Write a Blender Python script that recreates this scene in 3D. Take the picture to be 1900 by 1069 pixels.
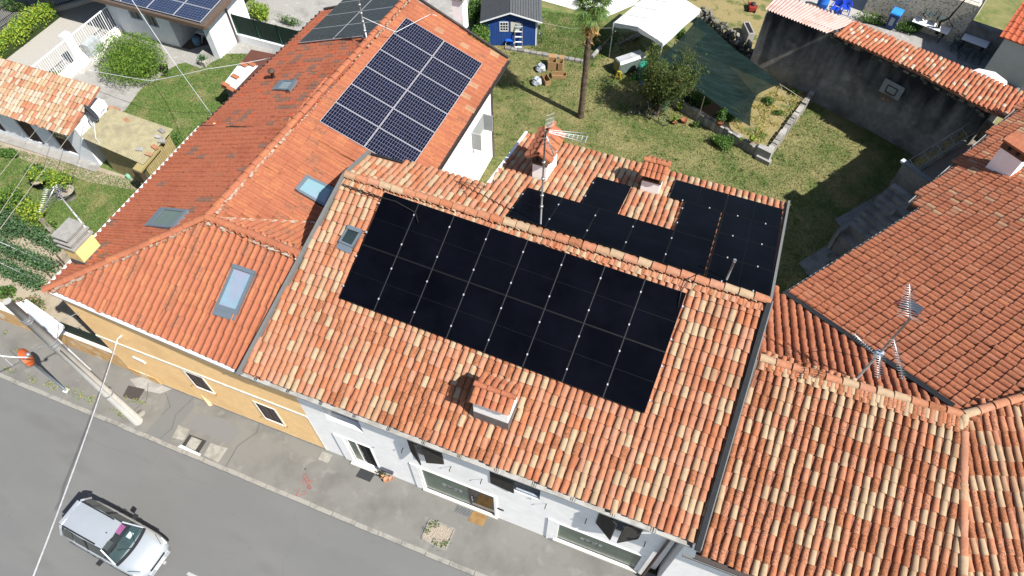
import bpy, math, random
import numpy as np
from mathutils import Vector, Matrix
R = math.radians
random.seed(7); rng = np.random.default_rng(7)
for _o in list(bpy.data.objects): bpy.data.objects.remove(_o)
scene = bpy.context.scene
col = scene.collection
# ---------------------------------------------------------------- camera
CAM = np.array([10.777, -5.796, 23.622]); FPX = 1271.05; IW, IH = 1900, 1069
def cam_axes(pitch, yaw, roll):
    cp, sp, s, c = math.cos(pitch), math.sin(pitch), math.sin(yaw), math.cos(yaw)
    fw = np.array([s*cp, c*cp, -sp]); rt = np.array([c, -s, 0]); up = np.cross(rt, fw)
    cr, sr = math.cos(roll), math.sin(roll)
    return fw, cr*rt+sr*up, -sr*rt+cr*up
FW, RT, UP = cam_axes(R(55.180), R(-21.424), R(-0.148))
cd = bpy.data.cameras.new('camera'); cd.sensor_width = 36; cd.lens = FPX/IW*36; cd.clip_end = 2000
co = bpy.data.objects.new('camera', cd); col.objects.link(co)
m = Matrix.Identity(4)
for i in range(3):
    m[i][0], m[i][1], m[i][2], m[i][3] = RT[i], UP[i], -FW[i], CAM[i]
co.matrix_world = m; scene.camera = co
# ---------------------------------------------------------------- sky, sun, exposure
SUN = np.array([.958*math.cos(R(49.5)), -.285*math.cos(R(49.5)), math.sin(R(49.5))]); SUN /= np.linalg.norm(SUN)
w = bpy.data.worlds.new('World'); scene.world = w; w.use_nodes = True
nt = w.node_tree; bg = nt.nodes['Background']
sky = nt.nodes.new('ShaderNodeTexSky'); sky.sky_type = 'NISHITA'; sky.sun_disc = False
sky.sun_elevation = R(49.5); sky.sun_rotation = math.atan2(SUN[0], SUN[1])
nt.links.new(sky.outputs[0], bg.inputs[0]); bg.inputs[1].default_value = 0.078
sl = bpy.data.lights.new('sun', 'SUN'); sl.energy = 5.0; sl.angle = R(0.53); sl.color = (1.0, .965, .90)
so = bpy.data.objects.new('sun', sl); col.objects.link(so); so.location = (20, -10, 40)
so.rotation_euler = Vector(SUN).to_track_quat('Z', 'Y').to_euler()
scene.view_settings.view_transform = 'Standard'; scene.view_settings.look = 'None'
scene.view_settings.gamma = 1; scene.view_settings.use_curve_mapping = False
scene.view_settings.exposure = 0.86
# ---------------------------------------------------------------- survey: image position + known height -> place on site
def ray(px, py): return FW*FPX + (px-IW/2)*RT - (py-IH/2)*UP
def at(px, py, z=0.0):
    d = ray(px, py); return CAM + d*(z-CAM[2])/d[2]
def aty(px, py, Y):
    d = ray(px, py); return CAM + d*(Y-CAM[1])/d[1]
def onp(px, py, pl):
    n, d0 = pl; d = ray(px, py); return CAM + d*(d0-n@CAM)/(n@d)
def proj(X):
    d = np.asarray(X, float)-CAM; z = d@FW
    return np.array([IW/2+FPX*(d@RT)/z, IH/2-FPX*(d@UP)/z, z])
def V3(*a): return np.array(a, float)
def unit(v): v = np.asarray(v, float); return v/np.linalg.norm(v)
# ---------------------------------------------------------------- materials
MATS = {}
BRIGHT = ('white', 'ochre', 'zinc', 'canvas', 'trim', 'clamp', 'solar', 'grid', 'dark', 'black', 'void', 'leaf', 'palm', 'frond', 'silver', 'chair', 'blue', 'step', 'yellow', 'cable', 'glass', 'soffit')
def mat(name, c, rough=.85, var=.18, scale=6, bump=0., bscale=None, c2=None, cs=1.2, cw=(.45, .6), metal=0., spec=.3, coat=0., c3=None, c3s=30, c3w=(.6, .68), stretch=None, alpha=1):
    """procedural paint: base colour, fine variation, optional second / third tone in patches, relief"""
    if name in MATS: return MATS[name]
    if name.startswith('tile_') and c2 is None: c2 = tuple(v*q for v, q in zip(c, (.74, .68, .66))); cs = .9; cw = (.50, .78)
    kk = 1.0 if any(q in name for q in BRIGHT) else .68
    c, c2, c3 = [tuple(v*kk for v in q) if q else None for q in (c, c2, c3)]
    M = bpy.data.materials.new(name); M.use_nodes = True; t = M.node_tree; N = t.nodes; L = t.links
    b = N['Principled BSDF']; b.inputs['Roughness'].default_value = rough; b.inputs['Metallic'].default_value = metal
    b.inputs['Specular IOR Level'].default_value = spec; b.inputs['Coat Weight'].default_value = coat
    b.inputs['Coat Roughness'].default_value = .05
    g = N.new('ShaderNodeNewGeometry'); pos = g.outputs['Position']
    if stretch:
        mp = N.new('ShaderNodeMapping'); mp.inputs['Scale'].default_value = stretch; L.new(pos, mp.inputs[0]); pos = mp.outputs[0]
    def noise(s, detail=3):
        n = N.new('ShaderNodeTexNoise'); n.inputs['Scale'].default_value = s; n.inputs['Detail'].default_value = detail; n.inputs['Roughness'].default_value = .6
        L.new(pos, n.inputs['Vector']); return n.outputs['Fac']
    def ramp(f, a, bb):
        r = N.new('ShaderNodeMapRange'); r.inputs[1].default_value = a; r.inputs[2].default_value = bb; L.new(f, r.inputs[0]); return r.outputs[0]
    def mix(f, a, bb):
        x = N.new('ShaderNodeMix'); x.data_type = 'RGBA'; L.new(f, x.inputs[0])
        for k, v in ((6, a), (7, bb)):
            if isinstance(v, tuple): x.inputs[k].default_value = (*v, 1)
            else: L.new(v, x.inputs[k])
        return x.outputs[2]
    lo = tuple(max(0, v*(1-var)) for v in c); hi = tuple(min(1, v*(1+var)) for v in c)
    f0 = noise(scale)
    cur = mix(ramp(f0, .3, .7), lo, hi)
    if c2: cur = mix(ramp(noise(cs, 4), *cw), cur, c2)
    if c3: cur = mix(ramp(noise(c3s, 2), *c3w), cur, c3)
    L.new(cur, b.inputs['Base Color'])
    if bump:
        bp = N.new('ShaderNodeBump'); bp.inputs['Strength'].default_value = 1; bp.inputs['Distance'].default_value = bump
        L.new(noise(bscale or scale*4, 4), bp.inputs['Height']); L.new(bp.outputs[0], b.inputs['Normal'])
    if alpha < 1: b.inputs['Alpha'].default_value = alpha
    MATS[name] = M; return M
def glassy(name, tint=(.6, .75, .7), dens=.5, rough=.02):
    if name in MATS: return MATS[name]
    M = bpy.data.materials.new(name); M.use_nodes = True; t = M.node_tree; N = t.nodes; L = t.links
    N.remove(N['Principled BSDF'])
    tr = N.new('ShaderNodeBsdfTransparent'); tr.inputs[0].default_value = (*tint, 1)
    gl = N.new('ShaderNodeBsdfGlossy'); gl.inputs['Roughness'].default_value = rough
    fr = N.new('ShaderNodeFresnel'); fr.inputs[0].default_value = 1.5
    ad = N.new('ShaderNodeMath'); ad.operation = 'ADD'; ad.inputs[1].default_value = dens; L.new(fr.outputs[0], ad.inputs[0])
    mx = N.new('ShaderNodeMixShader'); L.new(ad.outputs[0], mx.inputs[0]); L.new(tr.outputs[0], mx.inputs[1]); L.new(gl.outputs[0], mx.inputs[2])
    L.new(mx.outputs[0], N['Material Output'].inputs[0]); MATS[name] = M; return M
white = mat('white_render', (.90, .88, .85), .9, .05, 3, bump=.002, bscale=60, c2=(.80, .78, .74), cs=.7, cw=(.52, .75), c3=(.70, .68, .64), c3s=2.2, c3w=(.66, .82))
white_old = mat('white_old_render', (.62, .63, .64), .9, .07, 3, c2=(.42, .42, .42), cs=1.1, cw=(.56, .74))
yellow = mat('ochre_render', (.92, .60, .28), .9, .07, 4, bump=.002, bscale=50, c2=(.82, .52, .24), cs=.8, cw=(.48, .7), c3=(.74, .50, .27), c3s=2.6, c3w=(.66, .8))
yellow_old = mat('peeling_ochre', (.60, .36, .15), .9, .1, 5, c2=(.66, .56, .42), cs=1.6, cw=(.55, .62), c3=(.45, .25, .10), c3s=3, c3w=(.58, .7))
asphalt = mat('asphalt', (.190, .192, .190), .95, .10, 200, bump=.008, bscale=200, c2=(.213, .214, .210), cs=.55, cw=(.42, .68), c3=(.165, .164, .16), c3s=1.0, c3w=(.58, .8), stretch=(.35, 1, 1))
pave = mat('worn_pavement', (.235, .228, .21), .95, .08, 120, bump=.005, bscale=160, c2=(.178, .172, .16), cs=.75, cw=(.46, .70), c3=(.285, .275, .25), c3s=1.9, c3w=(.58, .76))
kerbm = mat('kerb_concrete', (.36, .345, .31), .9, .15, 25, bump=.003, c2=(.25, .24, .22), cs=3, cw=(.5, .65))
conc = mat('concrete', (.40, .385, .36), .9, .10, 8, bump=.003, c2=(.28, .27, .25), cs=1.0, cw=(.5, .7), c3=(.50, .485, .46), c3s=2.4, c3w=(.58, .7))
conc_dk = mat('stained_concrete', (.30, .29, .275), .9, .18, 10, bump=.004, c2=(.19, .185, .175), cs=1.3, cw=(.48, .65))
gravel = mat('pale_gravel', (.50, .475, .435), .95, .16, 40, bump=.012, bscale=45)
lawn = mat('lawn_grass', (.14, .19, .05), .95, .3, 22, bump=.03, bscale=60, c2=(.37, .325, .145), cs=.55, cw=(.40, .66), c3=(.27, .25, .10), c3s=3.2, c3w=(.48, .70))
lawn_w = mat('watered_grass', (.135, .215, .05), .95, .28, 22, bump=.03, bscale=60, c2=(.34, .31, .14), cs=.9, cw=(.48, .72), c3=(.24, .25, .09), c3s=4, c3w=(.55, .7))
drygrass = mat('dry_straw_grass', (.36, .29, .13), .95, .25, 14, bump=.03, bscale=40, c2=(.13, .16, .045), cs=1.3, cw=(.5, .62))
soil = mat('sandy_soil', (.47, .40, .30), .95, .10, 10, bump=.02, bscale=30, c2=(.36, .29, .20), cs=1.4, cw=(.5, .7))
earth = mat('ground_earth', (.16, .17, .06), .95, .25, 4, c2=(.25, .22, .12), cs=.3)
gut_l = mat('pale_gutter_metal', (.50, .50, .48), .5, .06, 10, spec=.5, c2=(.38, .37, .34), cs=3)
gut_g = mat('grey_flashing', (.20, .205, .20), .6, .08, 10, spec=.3)
gut_d = mat('dark_brown_metal', (.045, .034, .032), .5, .1, 10, spec=.5)
gut_b = mat('dark_flashing', (.018, .020, .023), .7, .15, 6, spec=.15)
zinc = mat('zinc_white', (.62, .63, .64), .4, .05, 10, spec=.5)
alu = mat('aluminium', (.62, .62, .62), .35, .05, 10, metal=.8, spec=.5)
steel = mat('galvanised_steel', (.40, .41, .42), .45, .1, 10, metal=.5, spec=.5)
black = mat('black_paint', (.012, .012, .012), .5, .1, 10)
void = mat('dark_interior', (.012, .012, .013), .9, .1, 10)
rubber = mat('rubber', (.02, .02, .021), .8, .1, 20)
wood_dk = mat('dark_brown_wood', (.05, .028, .018), .7, .2, 12, stretch=(1, 1, 6))
wood_gr = mat('weathered_wood', (.30, .27, .21), .85, .2, 14, c2=(.2, .17, .12), cs=3)
brickm = mat('brown_brick', (.16, .085, .05), .9, .25, 14)
glass = glassy('clear_glass', (.55, .62, .6), .06)
glass_dk = mat('dark_glass', (.02, .03, .028), .05, .1, 4, spec=.8, coat=.6)
glass_gr = mat('frosted_green_glass', (.085, .125, .095), .3, .12, 2, spec=.3, coat=.1, c2=(.05, .078, .06), cs=1.6, cw=(.4, .7))
glass_sky = mat('mirror_skylight_glass', (.17, .27, .33), .06, .08, 3, spec=.6, coat=.5, c2=(.25, .23, .31), cs=.9, cw=(.42, .70), c3=(.16, .29, .31), c3s=1.1, c3w=(.5, .8))
frame_bl = mat('grey_blue_frame', (.14, .17, .20), .4, .06, 10, metal=.3, spec=.5)
terra = mat('terracotta_pan', (.44, .19, .11), .95, .2, 9, c2=(.32, .135, .08), cs=2)
terra_o = mat('orange_pan', (.36, .125, .05), .95, .15, 9, c2=(.26, .09, .04), cs=2)
terra_dk = mat('brown_pan', (.34, .14, .085), .95, .25, 9, c2=(.22, .095, .06), cs=2)
pvblack = mat('solar_black_glass', (.0015, .0018, .0034), .22, .25, .9, spec=.06, c2=(.0028, .0033, .0058), cs=.7, cw=(.42, .7))
pvframe = mat('solar_black_frame', (.006, .006, .007), .5, .1, 10, spec=.15)
pvline = mat('solar_seam', (.0055, .006, .007), .5, .1, 10)
pvblue = mat('solar_blue_cell', (.0045, .0055, .018), .2, .25, 3, spec=.15)
pvblue2 = mat('solar_slate_cell', (.0065, .012, .021), .2, .2, 3, spec=.15)
pvblue3 = mat('solar_old_cell', (.018, .030, .066), .22, .2, 5, spec=.2)
pvgrid = mat('solar_grid_line', (.17, .175, .22), .5, .06, 10)
bolt = mat('bright_clamp', (.55, .55, .58), .35, .05, 10, metal=.4, spec=.5)
# tile tones ------------------------------------------------------------------
TM = {
 'salmon': mat('tile_salmon', (.50, .215, .118), .9, .16, 9, bump=.003, bscale=60, c3=(.33, .12, .06), c3s=34, c3w=(.62, .72)),
 'rose':   mat('tile_rose', (.50, .24, .148), .9, .14, 9, bump=.003, bscale=60),
 'orange': mat('tile_orange', (.48, .178, .086), .9, .16, 9, bump=.003, bscale=60, c3=(.30, .10, .045), c3s=30, c3w=(.6, .7)),
 'cream':  mat('tile_cream', (.50, .355, .222), .9, .12, 9, bump=.003, bscale=60, c3=(.34, .24, .14), c3s=40, c3w=(.64, .74)),
 'sand':   mat('tile_sand', (.47, .28, .165), .9, .14, 9, bump=.003, bscale=60, c3=(.36, .19, .10), c3s=30, c3w=(.6, .72)),
 'lichen': mat('tile_lichen', (.44, .17, .08), .95, .2, 10, bump=.004, bscale=60, c3=(.20, .085, .045), c3s=26, c3w=(.46, .66)),
 'lichen2': mat('tile_lichen_dark', (.40, .165, .09), .95, .2, 10, bump=.004, bscale=60, c3=(.13, .07, .045), c3s=30, c3w=(.44, .64)),
 'brown':  mat('tile_brown', (.44, .155, .080), .95, .2, 10, bump=.003, bscale=60, c3=(.31, .12, .065), c3s=16, c3w=(.52, .66)),
 'brown2': mat('tile_brown_pale', (.44, .175, .098), .95, .2, 10, bump=.003, bscale=60),
 'red':    mat('tile_red', (.48, .15, .078), .9, .1, 9, bump=.002, bscale=60, c3=(.30, .08, .04), c3s=12, c3w=(.58, .7)),
 'redmoss': mat('tile_red_moss', (.31, .15, .10), .95, .2, 14, bump=.003, bscale=60, c3=(.19, .13, .10), c3s=24, c3w=(.48, .6)),
 'flatorange': mat('tile_flat_orange', (.44, .153, .080), .9, .09, 9, bump=.002, bscale=60, c3=(.34, .13, .07), c3s=14, c3w=(.62, .72)),
 'sooty':  mat('tile_sooty', (.42, .16, .085), .95, .2, 12, bump=.003, bscale=60, c3=(.23, .11, .07), c3s=14, c3w=(.44, .70)),
 'bleached': mat('tile_bleached', (.54, .44, .33), .9, .14, 10, bump=.003, bscale=60, c3=(.42, .32, .22), c3s=26, c3w=(.58, .7)),
 'bright': mat('tile_bright_red', (.55, .13, .06), .9, .1, 9),
}
TN = list(TM)
# ---------------------------------------------------------------- object helpers
ORG = {}
def tag(o, label, cat, group=None, kind=None):
    if label: o['label'] = label
    if cat: o['category'] = cat
    if group: o['group'] = group
    if kind: o['kind'] = kind
    return o
def thing(name, label, cat, loc=(0, 0, 0), rotz=0, group=None):
    o = bpy.data.objects.new(name, None); col.objects.link(o); o.empty_display_size = .2
    o.location = tuple(loc); o.rotation_euler = (0, 0, rotz); ORG[o] = (V3(*loc), rotz)
    return tag(o, label, cat, group)
def place(o, parent):
    """o holds site coordinates; hang it under parent without moving it"""
    if parent is None: return
    o.parent = parent; ORG[o] = ORG[parent]
def to_local(v, parent):
    v = np.asarray(v, float).reshape(-1, 3)
    if parent is None: return v
    p, a = ORG[parent]; v = v-p
    if a:
        c, s = math.cos(-a), math.sin(-a); v = np.stack([v[:, 0]*c-v[:, 1]*s, v[:, 0]*s+v[:, 1]*c, v[:, 2]], 1)
    return v
class MB:
    """collects shapes (site coordinates unless local=True at build) into one mesh object"""
    def __init__(s): s.v = []; s.f = []; s.mi = []; s.sm = []; s.m = 0
    def add(s, vs, fs, smooth=False):
        k = len(s.v); s.v += [tuple(map(float, q)) for q in vs]
        for f in fs: s.f.append([i+k for i in f]); s.mi.append(s.m); s.sm.append(smooth)
        return s
    def hexa(s, b, t):
        n = len(b)
        return s.add(list(b)+list(t), [list(range(n))[::-1], list(range(n, 2*n))]+[[i, (i+1) % n, n+(i+1) % n, n+i] for i in range(n)])
    def box(s, x0, x1, y0, y1, z0, z1):
        return s.hexa([(x0, y0, z0), (x1, y0, z0), (x1, y1, z0), (x0, y1, z0)], [(x0, y0, z1), (x1, y0, z1), (x1, y1, z1), (x0, y1, z1)])
    def obox(s, c, ax, ay, az, hx, hy, hz):
        c = np.asarray(c, float); ax, ay, az = map(unit, (ax, ay, az))
        q = [c+ax*i*hx+ay*j*hy-az*hz for i, j in ((-1, -1), (1, -1), (1, 1), (-1, 1))]
        return s.hexa(q, [a+az*2*hz for a in q])
    def prism(s, poly, z0, z1):
        return s.hexa([(p[0], p[1], z0) for p in poly], [(p[0], p[1], z1) for p in poly])
    def slab(s, poly, n, th):
        """flat polygon thickened downwards along -n"""
        n = unit(n); return s.hexa([np.asarray(p)-n*th for p in poly], poly)
    def flat(s, poly): return s.add(poly, [list(range(len(poly)))])
    def bar(s, a, b, wx, wz=None, up=(0, 0, 1)):
        a, b = V3(*a), V3(*b); d = unit(b-a); up = V3(*up)
        if abs(d@up) > .98: up = V3(1, 0, 0)
        x = unit(np.cross(d, up)); z = np.cross(x, d); wz = wx if wz is None else wz
        q = [(x*i*wx+z*j*wz)/2 for i, j in ((-1, -1), (1, -1), (1, 1), (-1, 1))]
        return s.hexa([a+o for o in q], [b+o for o in q])
    def tube(s, pts, r, n=6, caps=True, smooth=True):
        pts = [V3(*p) for p in pts]; r = r if isinstance(r, (list, tuple)) else [r]*len(pts); vs = []
        for i, p in enumerate(pts):
            d = unit(pts[min(i+1, len(pts)-1)]-pts[max(i-1, 0)]); up = V3(0, 0, 1) if abs(d[2]) < .9 else V3(1, 0, 0)
            x = unit(np.cross(d, up)); z = np.cross(x, d)
            vs += [p+(x*math.cos(a)+z*math.sin(a))*r[i] for a in np.arange(n)*2*math.pi/n]
        fs = [[i*n+j, i*n+(j+1) % n, (i+1)*n+(j+1) % n, (i+1)*n+j] for i in range(len(pts)-1) for j in range(n)]
        s.add(vs, fs, smooth)
        if caps:
            k = len(s.v)-len(vs)
            for q in (list(range(n)), list(range((len(pts)-1)*n, len(pts)*n))[::-1]):
                s.f.append([i+k for i in q]); s.mi.append(s.m); s.sm.append(False)
        return s
    def lathe(s, c, prof, n=16, smooth=True):
        c = V3(*c); vs = [c+V3(r*math.cos(a), r*math.sin(a), z) for r, z in prof for a in np.arange(n)*2*math.pi/n]
        return s.add(vs, [[i*n+j, i*n+(j+1) % n, (i+1)*n+(j+1) % n, (i+1)*n+j] for i in range(len(prof)-1) for j in range(n)], smooth)
    def half(s, a, b, r, dp=.06, th=.01):
        """open trough gutter from a to b: floor and two lips"""
        a, b = V3(*a), V3(*b); d = unit(b-a); x = unit(np.cross(d, (0, 0, 1))); z = V3(0, 0, 1); L = np.linalg.norm(b-a); c = (a+b)/2
        s.obox(c-z*dp, d, x, z, L/2, r-th, .004)
        for sg in (-1, 1): s.obox(c+x*sg*r-z*dp/2, d, x, z, L/2, th, dp/2+.006)
        return s
    def build(s, name, mats, parent=None, local=False, origin=None):
        me = bpy.data.meshes.new(name); v = np.array(s.v)
        o = None
        if parent is not None and not local: v = to_local(v, parent)
        elif parent is None and origin is not None: v = v-V3(*origin)
        me.from_pydata([tuple(q) for q in v], [], s.f)
        for mm in (mats if isinstance(mats, (list, tuple)) else [mats]): me.materials.append(mm)
        me.polygons.foreach_set('material_index', s.mi); me.polygons.foreach_set('use_smooth', s.sm)
        me.update()
        o = bpy.data.objects.new(name, me); col.objects.link(o)
        if parent is not None: o.parent = parent; ORG[o] = ORG[parent]
        else:
            o.location = tuple(origin) if origin is not None else (0, 0, 0); ORG[o] = (V3(*o.location), 0)
        return o
def npmesh(name, V, F, mi, mats, parent=None, smooth=None, origin=None):
    """big mesh from arrays; F is (n,k)"""
    V = np.asarray(V, np.float64)
    if parent is not None: V = to_local(V, parent)
    elif origin is not None: V = V-V3(*origin)
    n, k = F.shape; me = bpy.data.meshes.new(name)
    me.vertices.add(len(V)); me.vertices.foreach_set('co', V.astype(np.float32).ravel())
    me.loops.add(n*k); me.loops.foreach_set('vertex_index', F.astype(np.int32).ravel())
    me.polygons.add(n); me.polygons.foreach_set('loop_start', (np.arange(n)*k).astype(np.int32)); me.polygons.foreach_set('loop_total', np.full(n, k, np.int32))
    for mm in mats: me.materials.append(mm)
    me.polygons.foreach_set('material_index', np.asarray(mi, np.int32))
    if smooth is not None: me.polygons.foreach_set('use_smooth', smooth)
    me.update(calc_edges=True)
    o = bpy.data.objects.new(name, me); col.objects.link(o)
    if parent is not None: o.parent = parent; ORG[o] = ORG[parent]
    else:
        o.location = tuple(origin) if origin is not None else (0, 0, 0); ORG[o] = (V3(*o.location), 0)
    return o
def copy_tree(o, parent=None):
    c = o.copy(); col.objects.link(c); c.parent = parent; ORG[c] = ORG[o]
    for ch in list(o.children): copy_tree(ch, c)
    return c
def plane3(A, B, C):
    n = unit(np.cross(B-A, C-A)); n = n if n[2] > 0 else -n
    return n, n@A
# ---------------------------------------------------------------- tiles
def coppo(wl, wu, h, ln, n=6, th=.02, lift=.03):
    """tapered barrel tile, open end downhill (-y), local x across, y uphill, z out of the roof"""
    a = np.linspace(math.pi, 0, n+1); vs = []
    for (w, y, z0, hh) in ((wl, 0, lift, h), (wu, ln, 0, h*.8)): vs += [(math.cos(t)*w/2, y, z0+math.sin(t)*hh) for t in a]
    vs += [(math.cos(t)*(wl/2-th), 0, lift+math.sin(t)*(h-th)-.004) for t in a]+vs[:n+1]
    k = n+1; F = [[i, i+1, k+i+1, k+i] for i in range(n)]+[[3*k+i, 2*k+i, 2*k+i+1, 3*k+i+1] for i in range(n)]
    return np.array(vs, float), np.array(F), np.array([True]*n+[False]*n)
def roman(wd, h, ln, lift=.028, th=.022):
    """interlocking tile: flat pan plus round roll"""
    p = [(-.5, .10), (-.44, 0), (-.06, 0), (.02, .55), (.16, .95), (.28, 1.0), (.40, .72), (.5, .10)]; vs = []
    for y, z0 in ((0, lift), (ln, 0)): vs += [(x*wd, y, z0+z*h) for x, z in p]
    vs += [(x*wd, 0, lift+z*h-th) for x, z in p]+vs[:len(p)]
    k = len(p); F = [[i, i+1, k+i+1, k+i] for i in range(k-1)]+[[3*k+i, 2*k+i, 2*k+i+1, 3*k+i+1] for i in range(k-1)]
    return np.array(vs, float), np.array(F), np.array([True]*(k-1)+[False]*(k-1))
def inpoly(s, t, poly):
    c = np.zeros(len(s), bool); n = len(poly)
    for i in range(n):
        x0, y0 = poly[i]; x1, y1 = poly[(i+1) % n]
        if y0 == y1: continue
        k = (y0 > t) != (y1 > t); c ^= k & (s < (x1-x0)*(t-y0)/(y1-y0)+x0)
    return c
class Roof:
    """one pitch: A, B along the eave (level), C any point up the slope, poly = outline on that plane"""
    def __init__(s, A, B, C, poly):
        s.O = V3(*A); s.u = unit(V3(*B)-s.O); n = unit(np.cross(s.u, V3(*C)-s.O)); s.n = n if n[2] > 0 else -n
        s.v = np.cross(s.n, s.u)
        if s.v[2] < 0: s.u = -s.u; s.v = np.cross(s.n, s.u)
        s.poly3 = [V3(*p) for p in poly]; s.poly3 = [p-s.n*((p-s.O)@s.n) for p in s.poly3]
        s.holes = []; s.poly = [s.st(p) for p in s.poly3]; s.pl = (s.n, s.n@s.O)
    def st(s, p): d = np.asarray(p)-s.O; return (d@s.u, d@s.v)
    def P(s, a, b, off=0): return s.O+s.u*a+s.v*b+s.n*off
    def px(s, x, y, off=0):
        q = onp(x, y, (s.n, s.pl[1]+off)); return s.st(q)
def hole(r, corners, g=.0):
    q = np.array([r.px(x, y, .1) for x, y in corners]); c = q.mean(0); r.holes.append([tuple(c+(p-c)*(1.07+g)) for p in q])
def pick(weights):
    k = random.random()*sum(weights.values())
    for a, b in weights.items():
        k -= b
        if k <= 0: return a
    return a
class TileSet:
    """all tiles of one house: the 300 that show largest become objects, the rest one joined part"""
    def __init__(s, house, tmpl): s.house = house; s.tmpl = tmpl; s.items = []; s.meshes = {}
    def field(s, r, roofobj, dw, dl, tone, hide=(), jitter=.006, t0=-.05, kind=0, s0=0.):
        ss = [p[0] for p in r.poly]; tt = [p[1] for p in r.poly]
        nc = int((max(ss)-min(ss))/dw)+2; nr = int((max(tt)-min(tt))/dl)+2
        for i in range(nc):
            cj = random.gauss(0, jitter*.7)
            for j in range(nr):
                a = min(ss)+s0+(i+.5)*dw; b = min(tt)+t0+j*dl
                if not inpoly(np.array([a]), np.array([b+dl*.45]), r.poly)[0]: continue
                if any(inpoly(np.array([a]), np.array([b+dl*.5]), hp)[0] for hp in r.holes): continue
                if any(h0 < a < h1 and g0 < b+dl*.5 < g1 for h0, h1, g0, g1 in hide): continue
                sl_ = random.random() < .025
                P = r.P(a+cj+random.gauss(0, jitter), b+random.gauss(0, jitter*1.4)-(random.uniform(.02, .07) if sl_ else 0), random.gauss(0, .003)+(.008 if sl_ else 0))
                ang = random.gauss(0, .05 if sl_ else .014); u = r.u*math.cos(ang)+r.v*math.sin(ang); v = np.cross(r.n, u)
                tn = tone(a, b, P) if callable(tone) else pick(tone)
                s.items.append((P, u, v, r.n, TN.index(tn), kind, roofobj))
    def finish(s, nmax=300, prefer=None):
        def key(it):
            q = proj(it[0])
            return (q[2] if (5 < q[0] < IW-5 and 5 < q[1] < IH-5) else 999+q[2]) + (prefer(it) if prefer else 0)
        s.items.sort(key=key)
        for it in s.items[:nmax]:
            P, u, v, n, tn, kd, ro = it; k = (tn, kd)
            if k not in s.meshes:
                Vt, Ft, sm = s.tmpl[kd]; me = bpy.data.meshes.new('tile'); me.from_pydata(Vt.tolist(), [], Ft.tolist())
                me.materials.append(TM[TN[tn]]); me.polygons.foreach_set('use_smooth', sm); s.meshes[k] = me
            o = bpy.data.objects.new('tile', s.meshes[k]); col.objects.link(o); o.parent = ro
            L = to_local(P, ro)[0]; M4 = Matrix.Identity(4)
            for q in range(3): M4[q][0], M4[q][1], M4[q][2], M4[q][3] = u[q], v[q], n[q], L[q]
            o.matrix_local = M4
        byroof = {}
        for it in s.items[nmax:]: byroof.setdefault(it[6], []).append(it)
        for ro, its in byroof.items():
            VV, FF, MI, SM, k = [], [], [], [], 0
            for P, u, v, n, tn, kd, _ in its:
                Vt, Ft, sm = s.tmpl[kd]
                VV.append(P+Vt@np.stack([u, v, n])); FF.append(Ft+k); MI.append(np.full(len(Ft), tn)); SM.append(sm); k += len(Vt)
            o = npmesh('roof_tiles', np.concatenate(VV), np.concatenate(FF), np.concatenate(MI), [TM[t] for t in TN], ro, np.concatenate(SM))
            o['kind'] = 'stuff'
_ridge = {}
def ridge_tiles(P, Q, roofobj, tones, w=.22, h=.1, dl=.36, name='ridge_tile', up=(0, 0, 1), lift=.02):
    P, Q = V3(*P), V3(*Q); d = Q-P; L = np.linalg.norm(d); v = d/L; n = max(1, round(L/dl)); x = unit(np.cross(v, up)); z = np.cross(x, v)
    for i in range(n):
        tn = pick(tones); k = (tn, w, h, dl)
        if k not in _ridge:
            Vt, Ft, sm = coppo(w*1.06, w*.94, h, L/n*1.1, 6, .02, .02); me = bpy.data.meshes.new('ridge_tile'); me.from_pydata(Vt.tolist(), [], Ft.tolist())
            me.materials.append(TM[tn]); me.polygons.foreach_set('use_smooth', sm); _ridge[k] = me
        o = bpy.data.objects.new(name, _ridge[k]); col.objects.link(o); o.parent = roofobj
        p = P+v*(i*L/n)+z*(lift+random.gauss(0, .004))+x*random.gauss(0, .008); l = to_local(p, roofobj)[0]; M4 = Matrix.Identity(4)
        for q in range(3): M4[q][0], M4[q][1], M4[q][2], M4[q][3] = x[q], v[q], z[q], l[q]
        o.matrix_local = M4
def deck(r, house, m_, th=.12, name='roof', off=0):
    return MB().slab([p+r.n*off for p in r.poly3], r.n, th).build(name, m_, house)
# ---------------------------------------------------------------- foliage
def leaf_mat(name, c, t=.35):
    if name in MATS: return MATS[name]
    c = tuple(v*1.35 for v in c)
    M = mat(name, c, .6, .25, 7, spec=.35); N = M.node_tree.nodes; L = M.node_tree.links
    tl = N.new('ShaderNodeBsdfTranslucent'); tl.inputs[0].default_value = (c[0]*1.3, c[1]*1.35, c[2]*.8, 1)
    mx = N.new('ShaderNodeMixShader'); mx.inputs[0].default_value = t
    L.new(N['Principled BSDF'].outputs[0], mx.inputs[1]); L.new(tl.outputs[0], mx.inputs[2]); L.new(mx.outputs[0], N['Material Output'].inputs[0])
    return M
LG = [leaf_mat('leaf_green', (.055, .115, .022)), leaf_mat('leaf_mid', (.085, .155, .03)), leaf_mat('leaf_dark', (.03, .07, .016))]
LY = [leaf_mat('leaf_lime', (.16, .24, .03)), leaf_mat('leaf_yellow', (.26, .29, .035)), leaf_mat('leaf_green2', (.085, .16, .025))]
LB = [leaf_mat('leaf_blue_green', (.06, .12, .055)), leaf_mat('leaf_sage', (.10, .16, .075)), leaf_mat('leaf_deep', (.03, .075, .025))]
LO = [leaf_mat('leaf_olive', (.048, .072, .017)), leaf_mat('leaf_peach', (.075, .10, .021)), leaf_mat('leaf_third_tone', (.03, .05, .014)), leaf_mat('leaf_bronze', (.12, .09, .03))]  # third tone is simply the darkest of the randomly mixed leaf colours
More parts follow.
